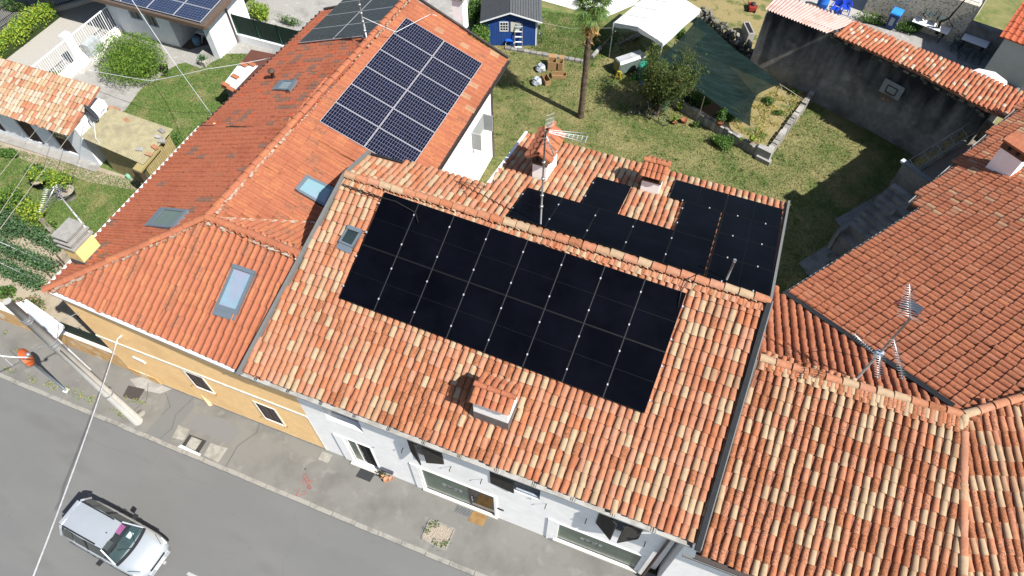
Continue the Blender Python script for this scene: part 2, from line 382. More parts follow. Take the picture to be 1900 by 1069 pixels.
def leaves(name, C, size, mats, parent=None, aspect=.5, updir=.3, droop=0., wts=None, origin=None):
    """one mesh of folded four-sided leaves centred on the rows of C"""
    n = len(C); d = rng.normal(size=(n, 3)); d[:, 2] -= droop; d /= np.linalg.norm(d, axis=1)[:, None]
    up = rng.normal(size=(n, 3)); up[:, 2] += updir*3; x = np.cross(d, up); x /= np.linalg.norm(x, axis=1)[:, None]+1e-9; z = np.cross(x, d)
    L = size*rng.uniform(.65, 1.35, n)[:, None]; Wd = L*aspect*.5
    a = C-d*L*.5; b = C+d*L*.5; m1 = C+x*Wd+z*L*.08; m2 = C-x*Wd+z*L*.08
    V = np.stack([a, m1, b, m2], 1).reshape(-1, 3); F = np.arange(4*n).reshape(n, 4)
    return npmesh(name, V, F, rng.choice(len(mats), n, p=wts), mats, parent, origin=origin)
def blob(n, c, r, shell=.55, lump=.35, k=7, squash=None):
    """points filling a lumpy crown"""
    d = rng.normal(size=(n, 3)); d /= np.linalg.norm(d, axis=1)[:, None]; rad = rng.uniform(shell, 1, n)
    ks = rng.normal(size=(k, 3)); ks /= np.linalg.norm(ks, axis=1)[:, None]
    bump = 1-lump+lump*1.5*np.max(np.clip(d@ks.T, 0, 1)**4, axis=1)
    return V3(*c)+d*(rad*bump)[:, None]*V3(*r)
def clumps(n, centers, r):
    c = np.asarray(centers)[rng.integers(0, len(centers), n)]; return c+rng.normal(size=(n, 3))*r
def inside(poly, n):
    p = np.array([q[:2] for q in poly]); lo, hi = p.min(0), p.max(0); out = []
    while sum(map(len, out)) < n:
        s = rng.uniform(lo, hi, (n*2, 2)); out.append(s[inpoly(s[:, 0], s[:, 1], p)])
    return np.concatenate(out)[:n]
def blades(name, poly, n, h, m_, z=0., parent=None, wd=.025):
    p = inside(poly, n); b = np.c_[p, np.full(n, z)]; a = rng.uniform(0, 2*math.pi, n); dx = np.c_[np.cos(a), np.sin(a), np.zeros(n)]*wd
    hh = h*rng.uniform(.4, 1.3, n); tip = b+np.c_[rng.normal(0, .6, n)*hh, rng.normal(0, .6, n)*hh, hh]
    V = np.stack([b-dx, b+dx, tip], 1).reshape(-1, 3)
    o = npmesh(name, V, np.arange(3*n).reshape(n, 3), np.zeros(n), [m_], parent); return o
def ribbon(mb, pts, wd, z, closed=False):
    pts = [V3(p[0], p[1], 0) for p in pts]; n = len(pts)
    for i in range(n if closed else n-1):
        a, b = pts[i], pts[(i+1) % n]
        if np.linalg.norm(b-a) < 1e-6: continue
        d = unit(b-a); x = V3(-d[1], d[0], 0)*wd/2; e = d*wd*.2
        mb.flat([q+V3(0, 0, z) for q in (a-x-e, b-x+e, b+x+e, a+x-e)])
def pxpoly(pts, z=0.): return [at(x, y, z) for x, y in pts]
# ================================================================= THE SETTING
def sheet(name, poly, z, m_, kind='structure'):
    o = MB().flat([(p[0], p[1], z) for p in poly]).build(name, m_); o['kind'] = kind; return o
rect = lambda x0, x1, y0, y1: [(x0, y0), (x1, y0), (x1, y1), (x0, y1)]
sheet('ground', rect(-400, 400, -400, 400), -.16, earth)
sheet('road', rect(-120, 120, -60, -1.42), -.10, asphalt)
pav = MB().prism(rect(-120, 60, -1.46, .60), -.14, 0).build('pavement', pave); pav['kind'] = 'structure'
sheet('lawn', [(-4, 7), (30, 7), (30, 60), (-4, 60)], 0, lawn)
sheet('west_lawn', [(-60, .9), (-4, .9), (-4, 60), (-60, 60)], 0, lawn_w)
sheet('vegetable_plot', [(-22, .85), (-8, .85), (-8.6, 3.2), (-9.6, 4.6), (-13.4, 5.0), (-16.2, 4.75), (-22, 4.6)], .004, soil)
cy = pxpoly([(120, 132), (165, 103), (228, 57), (330, 80), (400, 100), (445, 72), (545, 92), (520, 112), (470, 100), (430, 100), (388, 100), (372, 124), (345, 116), (332, 119), (303, 134), (291, 150), (266, 160), (231, 206), (150, 240), (110, 170)])
sheet('courtyard', cy, .008, conc)
sheet('gravel_drive', pxpoly([(-80, 150), (122, 130), (168, 102), (232, 56), (205, -40), (60, -70), (-80, 60)]), .004, gravel)
sheet('neighbour_yard', [(-17, 19.9), (-5, 19.9), (-5, 32), (-17, 32)], .006, conc)
sheet('far_street', pxpoly([(-90, 60), (0, 118), (85, 38), (60, -60), (-90, -60)]), .008, pave)
sheet('patio', pxpoly([(1500, 95), (1530, 60), (1560, 40), (1655, 30), (1720, 60), (1800, 85), (1850, 60), (1990, 40), (1990, 190), (1830, 205)]), .006, conc)
sheet('gravel_court', pxpoly([(1470, 60), (1500, -60), (1800, -60), (1790, 60), (1700, 55), (1640, 42), (1560, 40), (1520, 75)]), .004, gravel)
sheet('dry_meadow', pxpoly([(1250, -50), (1480, -50), (1440, 110), (1330, 95)]), .004, drygrass)
sheet('white_path', pxpoly([(985, -5), (1080, 22), (1125, 32), (1180, 8), (1230, -60), (960, -60)]), .006, mat('white_paving', (.58, .575, .56), .9, .06, 4))
# kerb: separate stones with joints
kx = -16.0
kst = MB().box(0, .86, -.075, .075, -.14, .012).build('kerb_stone', kerbm, pav)
kst.location = (kx, -1.49, 0)
while kx < 12:
    kx += .88
    o = kst.copy(); col.objects.link(o); o.location = (kx, -1.49+random.gauss(0, .006), random.gauss(0, .004)); o.rotation_euler = (0, 0, random.gauss(0, .004))
ke = MB().box(-120, -16.02, -1.565, -1.415, -.14, .012).box(kx+.88, 60, -1.565, -1.415, -.14, .012).build('kerb', kerbm, pav)
# patches, cracks and covers in the pavement
def decal(name, poly, m_, z=.004, parent=pav): return MB().flat([(p[0], p[1], z) for p in poly]).build(name, m_, parent)
decal('asphalt_patch', [(-5.4, -1.4), (-4.5, -1.4), (-4.35, .1), (-4.6, .43), (-5.7, .43), (-5.3, -.5)], mat('new_asphalt', (.20, .20, .195), .95, .1, 150))
decal('dark_patch', [(-4.2, -.62), (-2.3, -.66), (-2.15, -.05), (-3.0, .12), (-4.0, 0)], mat('dark_asphalt', (.15, .148, .145), .95, .12, 90), .004)
decal('broken_apron', [(-7.0, .43), (-5.6, .43), (-5.9, .1), (-6.8, -.05), (-7.4, .2)], conc, .005)
crk = MB()
for pts in ([(-4.75, -1.4), (-4.6, -.9), (-4.8, -.4), (-4.62, .4)], [(-1.9, -1.4), (-1.95, -.6), (-1.6, .1), (-1.7, .44)], [(-6.6, .3), (-6.2, -.3), (-6.4, -.9)], [(-5.7, .2), (-5.2, -.2), (-5.3, -.6)]):
    ribbon(crk, pts, .022, .0085)
crk.build('crack', mat('crack_dark', (.08, .078, .072), .95), pav)
cov = mat('concrete_cover', (.40, .385, .34), .9, .12, 14, c2=(.30, .29, .25), cs=3)
for nm, p in (('cover_slab', [(-4.45, -.70), (-3.95, -.71), (-3.91, -1.14), (-4.37, -1.2)]), ('cover_slab', [(-3.72, -.90), (-3.28, -.90), (-3.28, -1.30), (-3.70, -1.30)]), ('cover_slab', [(-2.92, -.86), (-2.23, -.80), (-2.25, -1.38), (-2.88, -1.34)]), ('cover_slab', [(1.02, .34), (1.42, .34), (1.42, .02), (1.02, .02)])):
    b = MB().prism([(q[0], q[1]) for q in p], -.02, .018); c = np.mean([q[:2] for q in p], 0)
    b.lathe((c[0], c[1], .018), [(.028, .003), (0.001, .003)], 8); b.build(nm, cov, pav)
decal('cover_surround', [(-3.86, -.86), (-3.12, -.84), (-3.10, -1.38), (-3.86, -1.36)], mat('burnt_black', (.035, .032, .03), .9, .3, 30), .006)
decal('white_mortar', [(-3.9, -1.30), (-3.0, -1.335), (-3.0, -1.41), (-3.95, -1.41)], mat('white_mortar', (.6, .6, .58), .9), .010)
decal('drain_cover', [(-7.25, -.05), (-6.55, .05), (-6.5, -.45), (-7.15, -.5)], mat('rust_iron', (.075, .065, .06), .7, .2, 20), .008)
b = MB().lathe((-6.05, -.82, .0), [(.15, .0), (.15, .016), (.001, .016)], 16); b.build('round_cover', cov, pav)
gr = thing('floor_grate', 'grey slotted metal grate set in pavement at shop step', 'grate', (6.6, .25, 0))
MB().box(6.34, 6.86, .10, .42, .001, .006).build('pit', void, gr)
for i in range(7): MB().box(6.34, 6.86, .105+i*.045, .13+i*.045, .004, .018).build('bar', steel, gr)
o = MB().prism([(6.92, .43), (7.45, .43), (7.42, -.02), (6.88, -.02)], .002, .016).build('cardboard_sheet', mat('cardboard_flat', (.36, .22, .09), .9, .1, 8, c2=(.28, .16, .06), cs=4), origin=None)
tag(o, 'brown cardboard sheet lying flat in front of the glass shop door', 'cardboard')
o = MB().prism([(2.62, .36), (3.18, .36), (3.14, -.04), (2.58, -.04)], .002, .018).build('door_mat', mat('mat_charcoal', (.045, .047, .05), .95, .2, 60, bump=.004))
tag(o, 'dark grey door mat on pavement before the open entrance door', 'door mat')
# tree pit
pit = thing('tree_pit', 'square kerbed bed of pale gravel and weeds in pavement', 'tree pit', (6.11, -.8, 0))
P4 = [V3(5.66, -.45, 0), V3(6.58, -.44, 0), V3(6.57, -1.19, 0), V3(5.67, -1.13, 0)]
for i in range(4):
    a, c = P4[i], P4[(i+1) % 4]; MB().bar(a+V3(0, 0, .01), c+V3(0, 0, .01), .05, .05).build('edging', kerbm, pit)
MB().flat([p+V3(0, 0, .006) for p in P4]).build('gravel_base', mat('pit_gravel', (.42, .36, .29), .95, .25, 60, bump=.02, bscale=60), pit)
pp = inside(P4, 420); st = MB()
for x, y in pp:
    r = random.uniform(.012, .028); st.add([(x-r, y, .006), (x+r*.6, y-r, .006), (x+r*.7, y+r*.8, .006), (x, y, .006+r)], [[0, 1, 3], [1, 2, 3], [2, 0, 3]])
st.build('pebbles', mat('pebble', (.55, .47, .40), .9, .35, 20), pit)['kind'] = 'stuff'
wd_ = np.concatenate([clumps(130, [(5.8, -.6, .05), (5.75, -.85, .04), (5.95, -.5, .05)], .06), clumps(110, [(6.4, -1.08, .05), (6.2, -1.1, .04), (6.5, -.95, .03)], .06)]); wd_[:, 2] = np.abs(wd_[:, 2])+.01
leaves('weeds', wd_, .06, LG, pit)['kind'] = 'stuff'
# graffiti, sprayed in red near the kerb
gm = mat('red_spray', (.42, .12, .10), .8, .15, 40); gb = MB()
def Z(x, y): q = at(520+x/13.37, 860+y/13.37); return (q[0], q[1])
def loop(cx, cy, rx, ry, n=14, a0=0, a1=2*math.pi): return [Z(cx+rx*math.cos(t), cy+ry*math.sin(t)) for t in np.linspace(a0, a1, n)]
strokes = [loop(618, 322, 52, 58), loop(668, 405, 48, 46), [Z(540, 438), Z(600, 400), Z(660, 360)], [Z(535, 495), Z(640, 470), Z(840, 410)], [Z(650, 490), Z(690, 515), Z(765, 512)],
 [Z(660, 560), Z(700, 545), Z(665, 600), Z(670, 632)], loop(725, 595, 36, 42), [Z(475, 620), Z(440, 700), Z(400, 790), Z(372, 830)], [Z(350, 780), Z(372, 838), Z(418, 800)], [Z(535, 720), Z(590, 690), Z(628, 735), Z(605, 772), Z(530, 772), Z(500, 820)]]
for i, s_ in enumerate(strokes): ribbon(gb, s_, .023, .005+i*.0007)
gb.build('spray_mark', gm, pav)
# centre line dashes on the road
rd = bpy.data.objects['road']; wp = mat('road_paint', (.50, .50, .48), .8, .15, 30, c3=(.25, .25, .25), c3s=50, c3w=(.6, .66))
for x in (-6.0, -4.0, -2.03, -1.02, .7, 2.4):
    o = MB().flat([(x, -4.93, -.096), (x+ (.16 if x == -2.03 else .5), -4.93, -.096), (x+(.16 if x == -2.03 else .5), -4.83, -.096), (x, -4.83, -.096)]).build('lane_mark', wp, rd)
decal('oil_spot', loop(620, 140, 30, 22, 10), mat('oil', (.09, .09, .09), .9), .0045)
spk = MB()
for i in range(90):
    x, y = random.uniform(-9, 9), random.uniform(-7, -1.8); r = random.uniform(.006, .02); spk.add([(x-r, y, -.094), (x+r, y-r*.6, -.094), (x+r*.5, y+r, -.094)], [[0, 1, 2]])
spk.build('road_specks', mat('speck_dark', (.05, .05, .05), .9), rd)['kind'] = 'stuff'
rc_ = MB()
for pts in ([(-8, -2.2), (-6.5, -2.35), (-5.2, -2.2), (-3.6, -2.3), (-2.2, -2.15)], [(1.2, -1.9), (1.8, -2.6), (1.7, -3.4), (2.2, -4.2)]): ribbon(rc_, pts, .012, -.0945)
rc_.build('road_crack', mat('road_crack', (.17, .17, .165), .95), rd)
# weeds along the kerb
ww = []
for px, py, n in ((60, 705, 60), (95, 715, 90), (150, 735, 80), (170, 740, 60), (230, 757, 90), (215, 762, 60), (262, 748, 40), (20, 690, 60), (130, 728, 60), (0, 615, 80), (30, 650, 60), (222, 770, 60), (248, 743, 60)):
    q = at(px, py); k = clumps(n, [q+V3(random.gauss(0, .25), random.gauss(0, .05), .03) for _ in range(7)], .05); k[:, 2] = np.abs(k[:, 2]-.0)+.01; ww.append(k)
o = leaves('kerb_weeds', np.concatenate(ww), .055, LY[:1]+LG[:2]+[leaf_mat('leaf_straw', (.36, .28, .08))]); tag(o, 'small weeds and dry grass along the kerb', 'weeds', kind='stuff')
# grass blades so that the lawns are not flat sheets
g1 = pxpoly([(800, 400), (880, 60), (1000, 60), (1180, 60), (1250, 195), (1400, 290), (1505, 190), (1700, 290), (1680, 420), (1400, 640)])
tag(blades('grass', g1, 110000, .05, lawn, 0), 'mown patchy grass of the back garden', 'grass', kind='stuff')
g2 = pxpoly([(150, 240), (231, 206), (266, 160), (291, 150), (332, 119), (372, 124), (388, 100), (520, 100), (560, 60), (400, 300), (260, 330)])
tag(blades('grass', g2, 30000, .06, lawn_w, 0), 'green grass between concrete yard and red roofed house', 'grass', kind='stuff')
g3 = pxpoly([(-30, 262), (150, 310), (290, 345), (250, 400), (190, 450), (60, 430), (-30, 405)])
tag(blades('grass', g3, 26000, .06, lawn_w, 0), 'thin grass around the potted trees at the far left', 'grass', kind='stuff')
g4 = pxpoly([(1000, 20), (1080, 28), (1150, 62), (1130, 105), (1080, 118), (985, 88)])
tuft = np.concatenate([inside(g1, 90), inside(g1, 60)]); tl_ = np.c_[tuft, np.zeros(len(tuft))]; tl_ = np.concatenate([tl_, [at(x, y) for x, y in ((930, 330), (925, 250), (918, 180), (1000, 118), (1060, 122), (1250, 225), (1300, 262), (1360, 292), (1480, 250), (1455, 300), (1520, 215), (1560, 235), (1640, 275), (1600, 262), (1120, 100), (1130, 128), (1145, 160), (1165, 170))]])
k_ = clumps(5200, tl_, .07); k_[:, 2] = np.abs(k_[:, 2])*.6+.01
tag(leaves('lawn_weeds', k_, .075, LG+[LY[2], lawn], None, .45, .8), 'scattered weeds and clover tufts in the back lawn', 'weeds', kind='stuff')
tag(blades('grass', g4, 12000, .06, lawn_w, 0), 'lush grass beside the blue shed', 'grass', kind='stuff')
sheet('shed_lawn', pxpoly([(990, 10), (1080, 28), (1150, 62), (1130, 105), (1080, 118), (985, 88)]), .003, lawn_w)

# ================================================================= WHITE BUILDING WITH THE BLACK SOLAR ARRAY
EZ, RY, RZ, LX, XL = 5.761, 6.078, 8.439, 13.466, .724
BY, BZ = 11.13, 7.07
H1 = thing('shop_house', 'white two storey shop building with mixed salmon and cream tile roof', 'building', (6.7, .45, 0))
RF = Roof((0, 0, EZ), (LX, 0, EZ), (0, RY, RZ), [(.02, .17, EZ+.075), (LX, .17, EZ+.075), (LX-.02, RY, RZ), (XL, RY, RZ)])
RR = Roof((LX+.14, BY, BZ), (4.7, BY, BZ), (LX, RY, RZ), [(XL, RY, RZ), (LX-.02, RY, RZ), (LX+.12, BY, BZ), (4.68, BY, BZ), (4.74, 7.54, 8.04), (.70, 7.45, 8.06)])
roofF = deck(RF, H1, terra, .14); roofR = deck(RR, H1, terra, .14)
body = MB()
pr = [(.75, 0), (.75, 5.88), (RY, 8.22), (7.3, 7.9), (7.3, 0)]
body.hexa([(.75, y, z) for y, z in pr], [(13.2, y, z) for y, z in pr])
body.box(4.95, 13.28, 7.3, 10.85, 0, 6.95)
body.build('wall', white, H1)
def facade(name, y0, y1, x0, x1, z0, z1, holes, m_, parent):
    xs = sorted({x0, x1, *[h[0] for h in holes], *[h[1] for h in holes]}); zs = sorted({z0, z1, *[h[2] for h in holes], *[h[3] for h in holes]}); b = MB()
    for i in range(len(xs)-1):
        k = 0
        while k < len(zs)-1:
            cx = (xs[i]+xs[i+1])/2; f = lambda q: any(h[0] < cx < h[1] and h[2] < (zs[q]+zs[q+1])/2 < h[3] for h in holes)
            if f(k): k += 1; continue
            j = k
            while j+1 < len(zs)-1 and not f(j+1): j += 1
            b.box(xs[i], xs[i+1], y0, y1, zs[k], zs[j+1]); k = j+1
    return b.build(name, m_, parent)
FY = .45
holes = [(2.35, 3.30, .08, 2.18), (2.05, 3.32, 3.42, 4.9), (4.98, 6.10, 3.5, 4.9), (5.10, 7.72, .12, 2.16), (7.62, 9.18, 3.45, 4.9), (9.86, 12.56, .30, 2.02), (10.92, 12.18, 3.5, 4.9)]
facade('facade_wall', FY, .75, 1.14, 12.9, 0, 5.80, holes, white, H1)
# door
dr = MB().box(2.30, 2.35, FY-.02, .60, .02, 2.24).box(3.30, 3.34, FY-.02, .60, .02, 2.24).box(2.3, 3.34, FY-.021, .60, 2.18, 2.25).build('door', white, H1)
MB().box(1.95, 2.30, FY-.045, FY-.004, .02, 2.24).build('door_surround', white, dr)
MB().box(2.36, 2.75, .475, .495, .30, 2.12).build('door_leaf', glass_gr, dr)
MB().box(2.36, 2.41, .462, .474, .12, 2.14).box(2.71, 2.76, .462, .474, .12, 2.14).box(2.41, 2.71, .463, .474, .12, .3).build('door_frame', white, dr)
MB().box(2.78, 3.29, .52, .53, .1, 2.17).build('dark_opening', void, dr)
MB().box(2.2, 3.45, FY-.16, FY-.003, .0, .075).build('doorstep', mat('pale_step', (.50, .47, .42), .9, .06, 6), dr)
# shop windows
mu = mat('brown_shade', (.10, .085, .075), .9)
def shopwin(x0, x1, z0, z1, split=None):
    w_ = MB().box(x0-.06, x0+.03, FY-.03, .58, z0-.0, z1+.04).box(x1-.03, x1+.06, FY-.03, .58, z0, z1+.04).box(x0+.03, x1-.03, FY-.031, .58, z1-.03, z1+.05).build('shop_window', white, H1)
    MB().box(x0+.03, split or x1-.03, .470, .49, z0+.16, z1-.03).build('pane', glass_gr, w_)
    if split: MB().box(split+.06, x1-.03, .475, .485, z0+.08, z1-.03).build('pane', glass, w_)
    MB().box(x0+.03, (split or x1-.03), .462, .468, z0+.14, z0+.26).build('glazing_bar', mat('pale_green_bar', (.52, .56, .50), .6), w_)
    MB().box(x0+.03, x1-.03, .464, .60, z0-.02, z0+.14).build('bottom_rail', mu, w_)
    if split:
        MB().box(split, split+.06, .458, .50, z0+.14, z1-.03).build('mullion', gut_d, w_)
        hb = MB().tube([(split+.12, .44, z0+.75), (split+.12, .43, z0+1.15)], .022).build('door_handle', alu, w_)
    MB().box(x0-.08, x1+.08, FY-.09, FY-.0035, max(0, z0-.14), z0-.01).build('sill', mat('pale_step', (1, 1, 1)), w_)
    lg = MB(); cx = x0+(x1-x0)*.42; zc = (z0+z1)/2+.12
    for k, (dx, wd) in enumerate(((-.30, .16), (-.12, .2), (.10, .2), (.28, .12))): lg.box(cx+dx-wd*.46, cx+dx+wd*.46,   .4605, .4655, zc-.10+.02*(k % 2), zc+.10+.02*(k % 2))
    lg.build('sticker', mat('sticker_grey', (.42, .44, .44), .7), w_)
    a = MB(); pts = [(cx-.12+.1*math.cos(t), .459, zc+.1*math.sin(t)) for t in np.linspace(.4, 5.9, 12)]
    a.tube(pts, .009, 4); a.tube([(cx+.02, .459, zc-.08), (cx+.06, .459, zc+.1), (cx+.22, .459, zc-.06)], .009, 4); a.build('logo_stroke', pvline, w_)
    MB().box(x0-.33, x0-.065, FY-.035, FY-.003, 0.0, z1+.12).build('pilaster', white, w_)
    return w_
w1 = shopwin(5.10, 7.72, .12, 2.16, 6.78); shopwin(9.86, 12.56, .30, 2.02)
inn = MB().box(5.0, 7.8, .90, .92, 0, 2.4).box(5.0, 7.8, .74, .9, -.01, .10); inn.build('interior_back', mat('shop_interior', (.10, .10, .10), .9), w1)
MB().box(7.05, 7.25, .50, .51, 1.1, 1.6).box(7.3, 7.5, .505, .512, .9, 1.3).build('notice', mat('paper_white', (.62, .63, .66), .8), w1)
# upper windows and shutters
MB().box(2.05, 3.32, .70, .748, 3.42, 4.9).build('window', glass_dk, H1)
shm = mat('dark_shutter', (.020, .019, .017), .6, .15, 8, stretch=(1, 1, 8))
def shutters(x0, x1, z0, z1, a0, a1):
    w_ = MB().box(x0+.01, x1-.01, .70, .745, z0, z1).build('window', glass_dk, H1)
    wd = (x1-x0)/2
    for hx, sg, ang in ((x0, 1, a0), (x1, -1, a1)):
        if ang is None: continue
        d = V3(sg*math.cos(ang), -math.sin(ang), 0); c = V3(hx, FY-.01, 0)+d*wd/2; nrm = V3(d[1], -d[0], 0)
        sh = MB().obox((c[0], c[1], (z0+z1)/2), d, nrm, (0, 0, 1), wd/2-.008, .02, (z1-z0)/2).build('shutter', shm, w_)
        q = MB()
        for k in range(9): q.obox((c[0], c[1], z0+.1+(z1-z0-.2)*(k+.5)/9), d, nrm, (0, 0, 1), wd/2-.06, .026, .035)
        q.build('slats', mat('shutter_slat', (.030, .028, .025), .6), w_)
    for sx in (x0-.28, x1+.22):
        MB().tube([(sx, FY, z0-.02), (sx, FY-.12, z0-.02), (sx, FY-.13, z0-.12)], .014, 5).build('shutter_hook', black, w_)
    return w_
shutters(4.98, 6.10, 3.45, 4.95, .55, .28); shutters(7.62, 9.18, 3.4, 4.95, .06, None); shutters(10.92, 12.18, 3.45, 4.95, .55, .55)
MB().box(8.42, 9.16, FY+.02, FY+.09, 3.46, 3.62).build('window_sill', mat('sill_blue', (.32, .36, .42), .8), H1)
MB().box(7.80, 8.02, FY-.03, FY-.002, 1.05, 1.13).build('letter_slot', black, H1)
for x, z in ((3.5, 2.4), (8.9, 3.3)): MB().box(x, x+.02, FY-.04, FY-.002, z, z+.05).build('cable_clip', steel, H1)
# gutter, verge flashing, downpipe
gt = MB().half((-.02, .10, EZ+.0), (13.35, .10, EZ+.0), .085).build('gutter', gut_l, H1)
for i in range(12):
    x = .45+i*1.08
    for dx in (0, .055): MB().bar((x+dx, .01, EZ+.015), (x+dx, .20, EZ+.03), .014, .01).build('gutter_bracket', gut_d, gt)
MB().box(-.01, 13.4, .17, .20, EZ-.22, EZ-.07).build('fascia', gut_l, H1)
MB().flat([(.2, .2, EZ-.12), (13.4, .2, EZ-.12), (13.4, .5, EZ+.0), (.2, .5, EZ+.0)]).build('soffit', white, H1)
MB().bar((-.05, -.02, EZ+.08), (XL-.05, RY, RZ+.08), .075, .18).bar((XL-.05, RY, RZ+.06), (.66, 7.5, 8.12), .10, .16).build('verge_flashing', gut_g, H1)
MB().bar((LX+.0, -.05, EZ+.07), (LX-.02, RY, RZ+.09), .135, .14).build('verge_flashing', gut_b, H1)
MB().bar((LX+.085, 0.0, EZ+.06), (LX+.065, RY, RZ+.08), .03, .10).build('valley_gutter', gut_g, H1)
MB().bar((LX, RY, RZ+.1), (LX+.17, BY+.05, BZ+.1), .07, .14).build('verge_flashing', gut_g, H1)
MB().half((4.62, BY+.06, BZ-.02), (LX+.2, BY+.06, BZ-.02), .07).build('gutter', gut_b, H1)
MB().bar((4.66, BY+.08, BZ+.05), (4.70, 7.5, 8.07), .09, .12).build('verge_flashing', zinc, H1)
MB().bar((.70, 7.53, 8.04), (4.74, 7.60, 8.02), .08, .08).build('gutter', gut_b, H1)
MB().tube([(12.90, .36, EZ-.2), (12.88, .36, 4.0), (12.84, .36, 0)], .05, 8).build('downpipe', mat('copper_brown', (.10, .065, .058), .45, .1, 8, metal=.4), H1)
# tiles
T1 = TileSet(H1, [coppo(.188, .155, .074, .42), coppo(.188, .16, .074, .18)])
def tone_main(a, b, P):
    st_ = math.exp(-((P[0]-6.1)/2.0)**2)*max(0, 1-b/5.0)*.75 + .12*math.exp(-((P[0]-9.5)/1.2)**2)
    if random.random() < st_: return random.choice(['lichen', 'lichen', 'orange'])
    return pick({'salmon': 42, 'rose': 18, 'orange': 9, 'cream': 21, 'sand': 10, 'lichen': 2})
hole(RF, [(645.7, 417), (672.5, 426.5), (653, 459), (627.5, 448)], .12)
T1.field(RF, roofF, .199, .335, tone_main, t0=-.04, jitter=.009)
T1.field(RR, roofR, .199, .335, jitter=.009, tone={'salmon': 38, 'rose': 10, 'orange': 14, 'cream': 27, 'sand': 9})
rid = {'salmon': 42, 'rose': 12, 'cream': 26, 'sand': 8, 'orange': 8, 'lichen': 5}
ridge_tiles((XL-.02, RY, RZ+.06), (LX-.02, RY, RZ+.06), roofF, rid, .24, .10, .40)
# closing pieces between the barrels just under the ridge
for i in range(64):
    a = .80+i*.199; s_ = a
    q = RF.P(s_, np.hypot(RY, RZ-EZ)-.30+random.gauss(0, .015), .015)
    T1.items.append((q, RF.u, RF.v, RF.n, TN.index(pick(rid)), 1, roofF))
def under(it):
    a, b = RF.st(it[0]); return 400 if (it[6] is roofF and 2.3 < a < 11 and 3.0 < b < 6.2) or it[6] is roofR else 0
T1.finish(300, under)

# ---- chimneys of the white building
def tiled_cap(parent, c, hx, hy, z, rise, axis, tones, over=.10, dw=.15, nt=None):
    """little two-pitch tiled roof over a chimney; ridge along axis ('x' or 'y')"""
    cx, cy = c; L = (hx if axis == 'x' else hy)+over; W_ = (hy if axis == 'x' else hx)+over
    ax = V3(1, 0, 0) if axis == 'x' else V3(0, 1, 0); sd = V3(0, 1, 0) if axis == 'x' else V3(1, 0, 0); o = V3(cx, cy, 0)
    A = [o+ax*s*L+sd*q*W_+V3(0, 0, zz) for s, q, zz in ((-1, -1, z), (1, -1, z), (1, 0, z+rise), (-1, 0, z+rise), (-1, 1, z), (1, 1, z))]
    MB().slab([A[0], A[1], A[2], A[3]], np.cross(A[1]-A[0], A[3]-A[0])*(1 if np.cross(A[1]-A[0], A[3]-A[0])[2] > 0 else -1), .04).build('cap_slab', terra_o, parent)
    MB().slab([A[3], A[2], A[5], A[4]], np.cross(A[2]-A[3], A[4]-A[3])*(1 if np.cross(A[2]-A[3], A[4]-A[3])[2] > 0 else -1), .04).build('cap_slab', terra_o, parent)
    n = max(3, round(2*L/dw)); ln = math.hypot(W_, rise)
    Vt, Ft, sm = coppo(dw*.95, dw*.82, .06, ln*.6, 5, .015, .02); me = {}
    for side in (-1, 1):
        v = unit(-sd*side*W_+V3(0, 0, rise)); nn = unit(np.cross(ax, v)); nn = nn if nn[2] > 0 else -nn; u = np.cross(v, nn)
        for i in range(n):
            for j in range(2):
                tn = pick(tones)
                if tn not in me:
                    me[tn] = bpy.data.meshes.new('cap_tile'); me[tn].from_pydata(Vt.tolist(), [], Ft.tolist()); me[tn].materials.append(TM[tn]); me[tn].polygons.foreach_set('use_smooth', sm)
                t = bpy.data.objects.new('cap_tile', me[tn]); col.objects.link(t); t.parent = parent
                P = o+ax*(-L+(i+.5)*2*L/n)+sd*side*W_+V3(0, 0, z)+v*(j*ln*.48-.02)+nn*.012; l = to_local(P, parent)[0]; M4 = Matrix.Identity(4)
                for q in range(3): M4[q][0], M4[q][1], M4[q][2], M4[q][3] = u[q], v[q], nn[q], l[q]
                t.matrix_local = M4
    ridge_tiles(o-ax*(L+.01)+V3(0, 0, z+rise+.02), o+ax*(L+.01)+V3(0, 0, z+rise+.02), parent, tones, .15, .065, .34, 'cap_ridge_tile')
ctn = {'flatorange': 5, 'orange': 3, 'salmon': 2}
ch = MB().box(6.98, 7.96, 1.05, 1.72, 6.0, 7.42).build('chimney', white, H1)
MB().box(6.965, 7.975, 1.035, 1.735, 6.0, 6.72).build('flashing', mat('lead_grey', (.17, .165, .165), .6, .12, 6), ch)
tiled_cap(ch, (7.47, 1.40), .49, .34, 7.40, .20, 'x', ctn, .07, .19)
ch = MB().box(5.80, 6.26, 8.66, 9.72, 7.3, 8.42).build('chimney', white, H1)
MB().box(5.78, 6.28, 8.64, 9.74, 8.42, 8.50).box(5.84, 6.22, 8.70, 9.68, 8.5, 8.78).build('flue_bricks', brickm, ch)
MB().box(5.90, 5.99, 8.685, 8.69, 8.55, 8.70).box(6.08, 6.17, 8.685, 8.69, 8.55, 8.70).build('flue_opening', void, ch)
tiled_cap(ch, (6.03, 9.19), .23, .55, 8.78, .26, 'y', {'flatorange': 6, 'orange': 3}, .16, .26)
ch = MB().box(9.10, 9.68, 9.62, 10.25, 7.1, 8.00).build('chimney', white, H1)
MB().box(9.08, 9.70, 9.60, 10.27, 8.0, 8.07).box(9.14, 9.22, 9.66, 10.2, 8.07, 8.28).box(9.56, 9.64, 9.66, 10.2, 8.07, 8.28).box(9.36, 9.42, 9.66, 10.2, 8.07, 8.28).build('flue_bricks', brickm, ch)
tiled_cap(ch, (9.39, 9.94), .29, .30, 8.26, .26, 'x', {'flatorange': 5, 'orange': 4, 'sand': 1}, .10, .17)
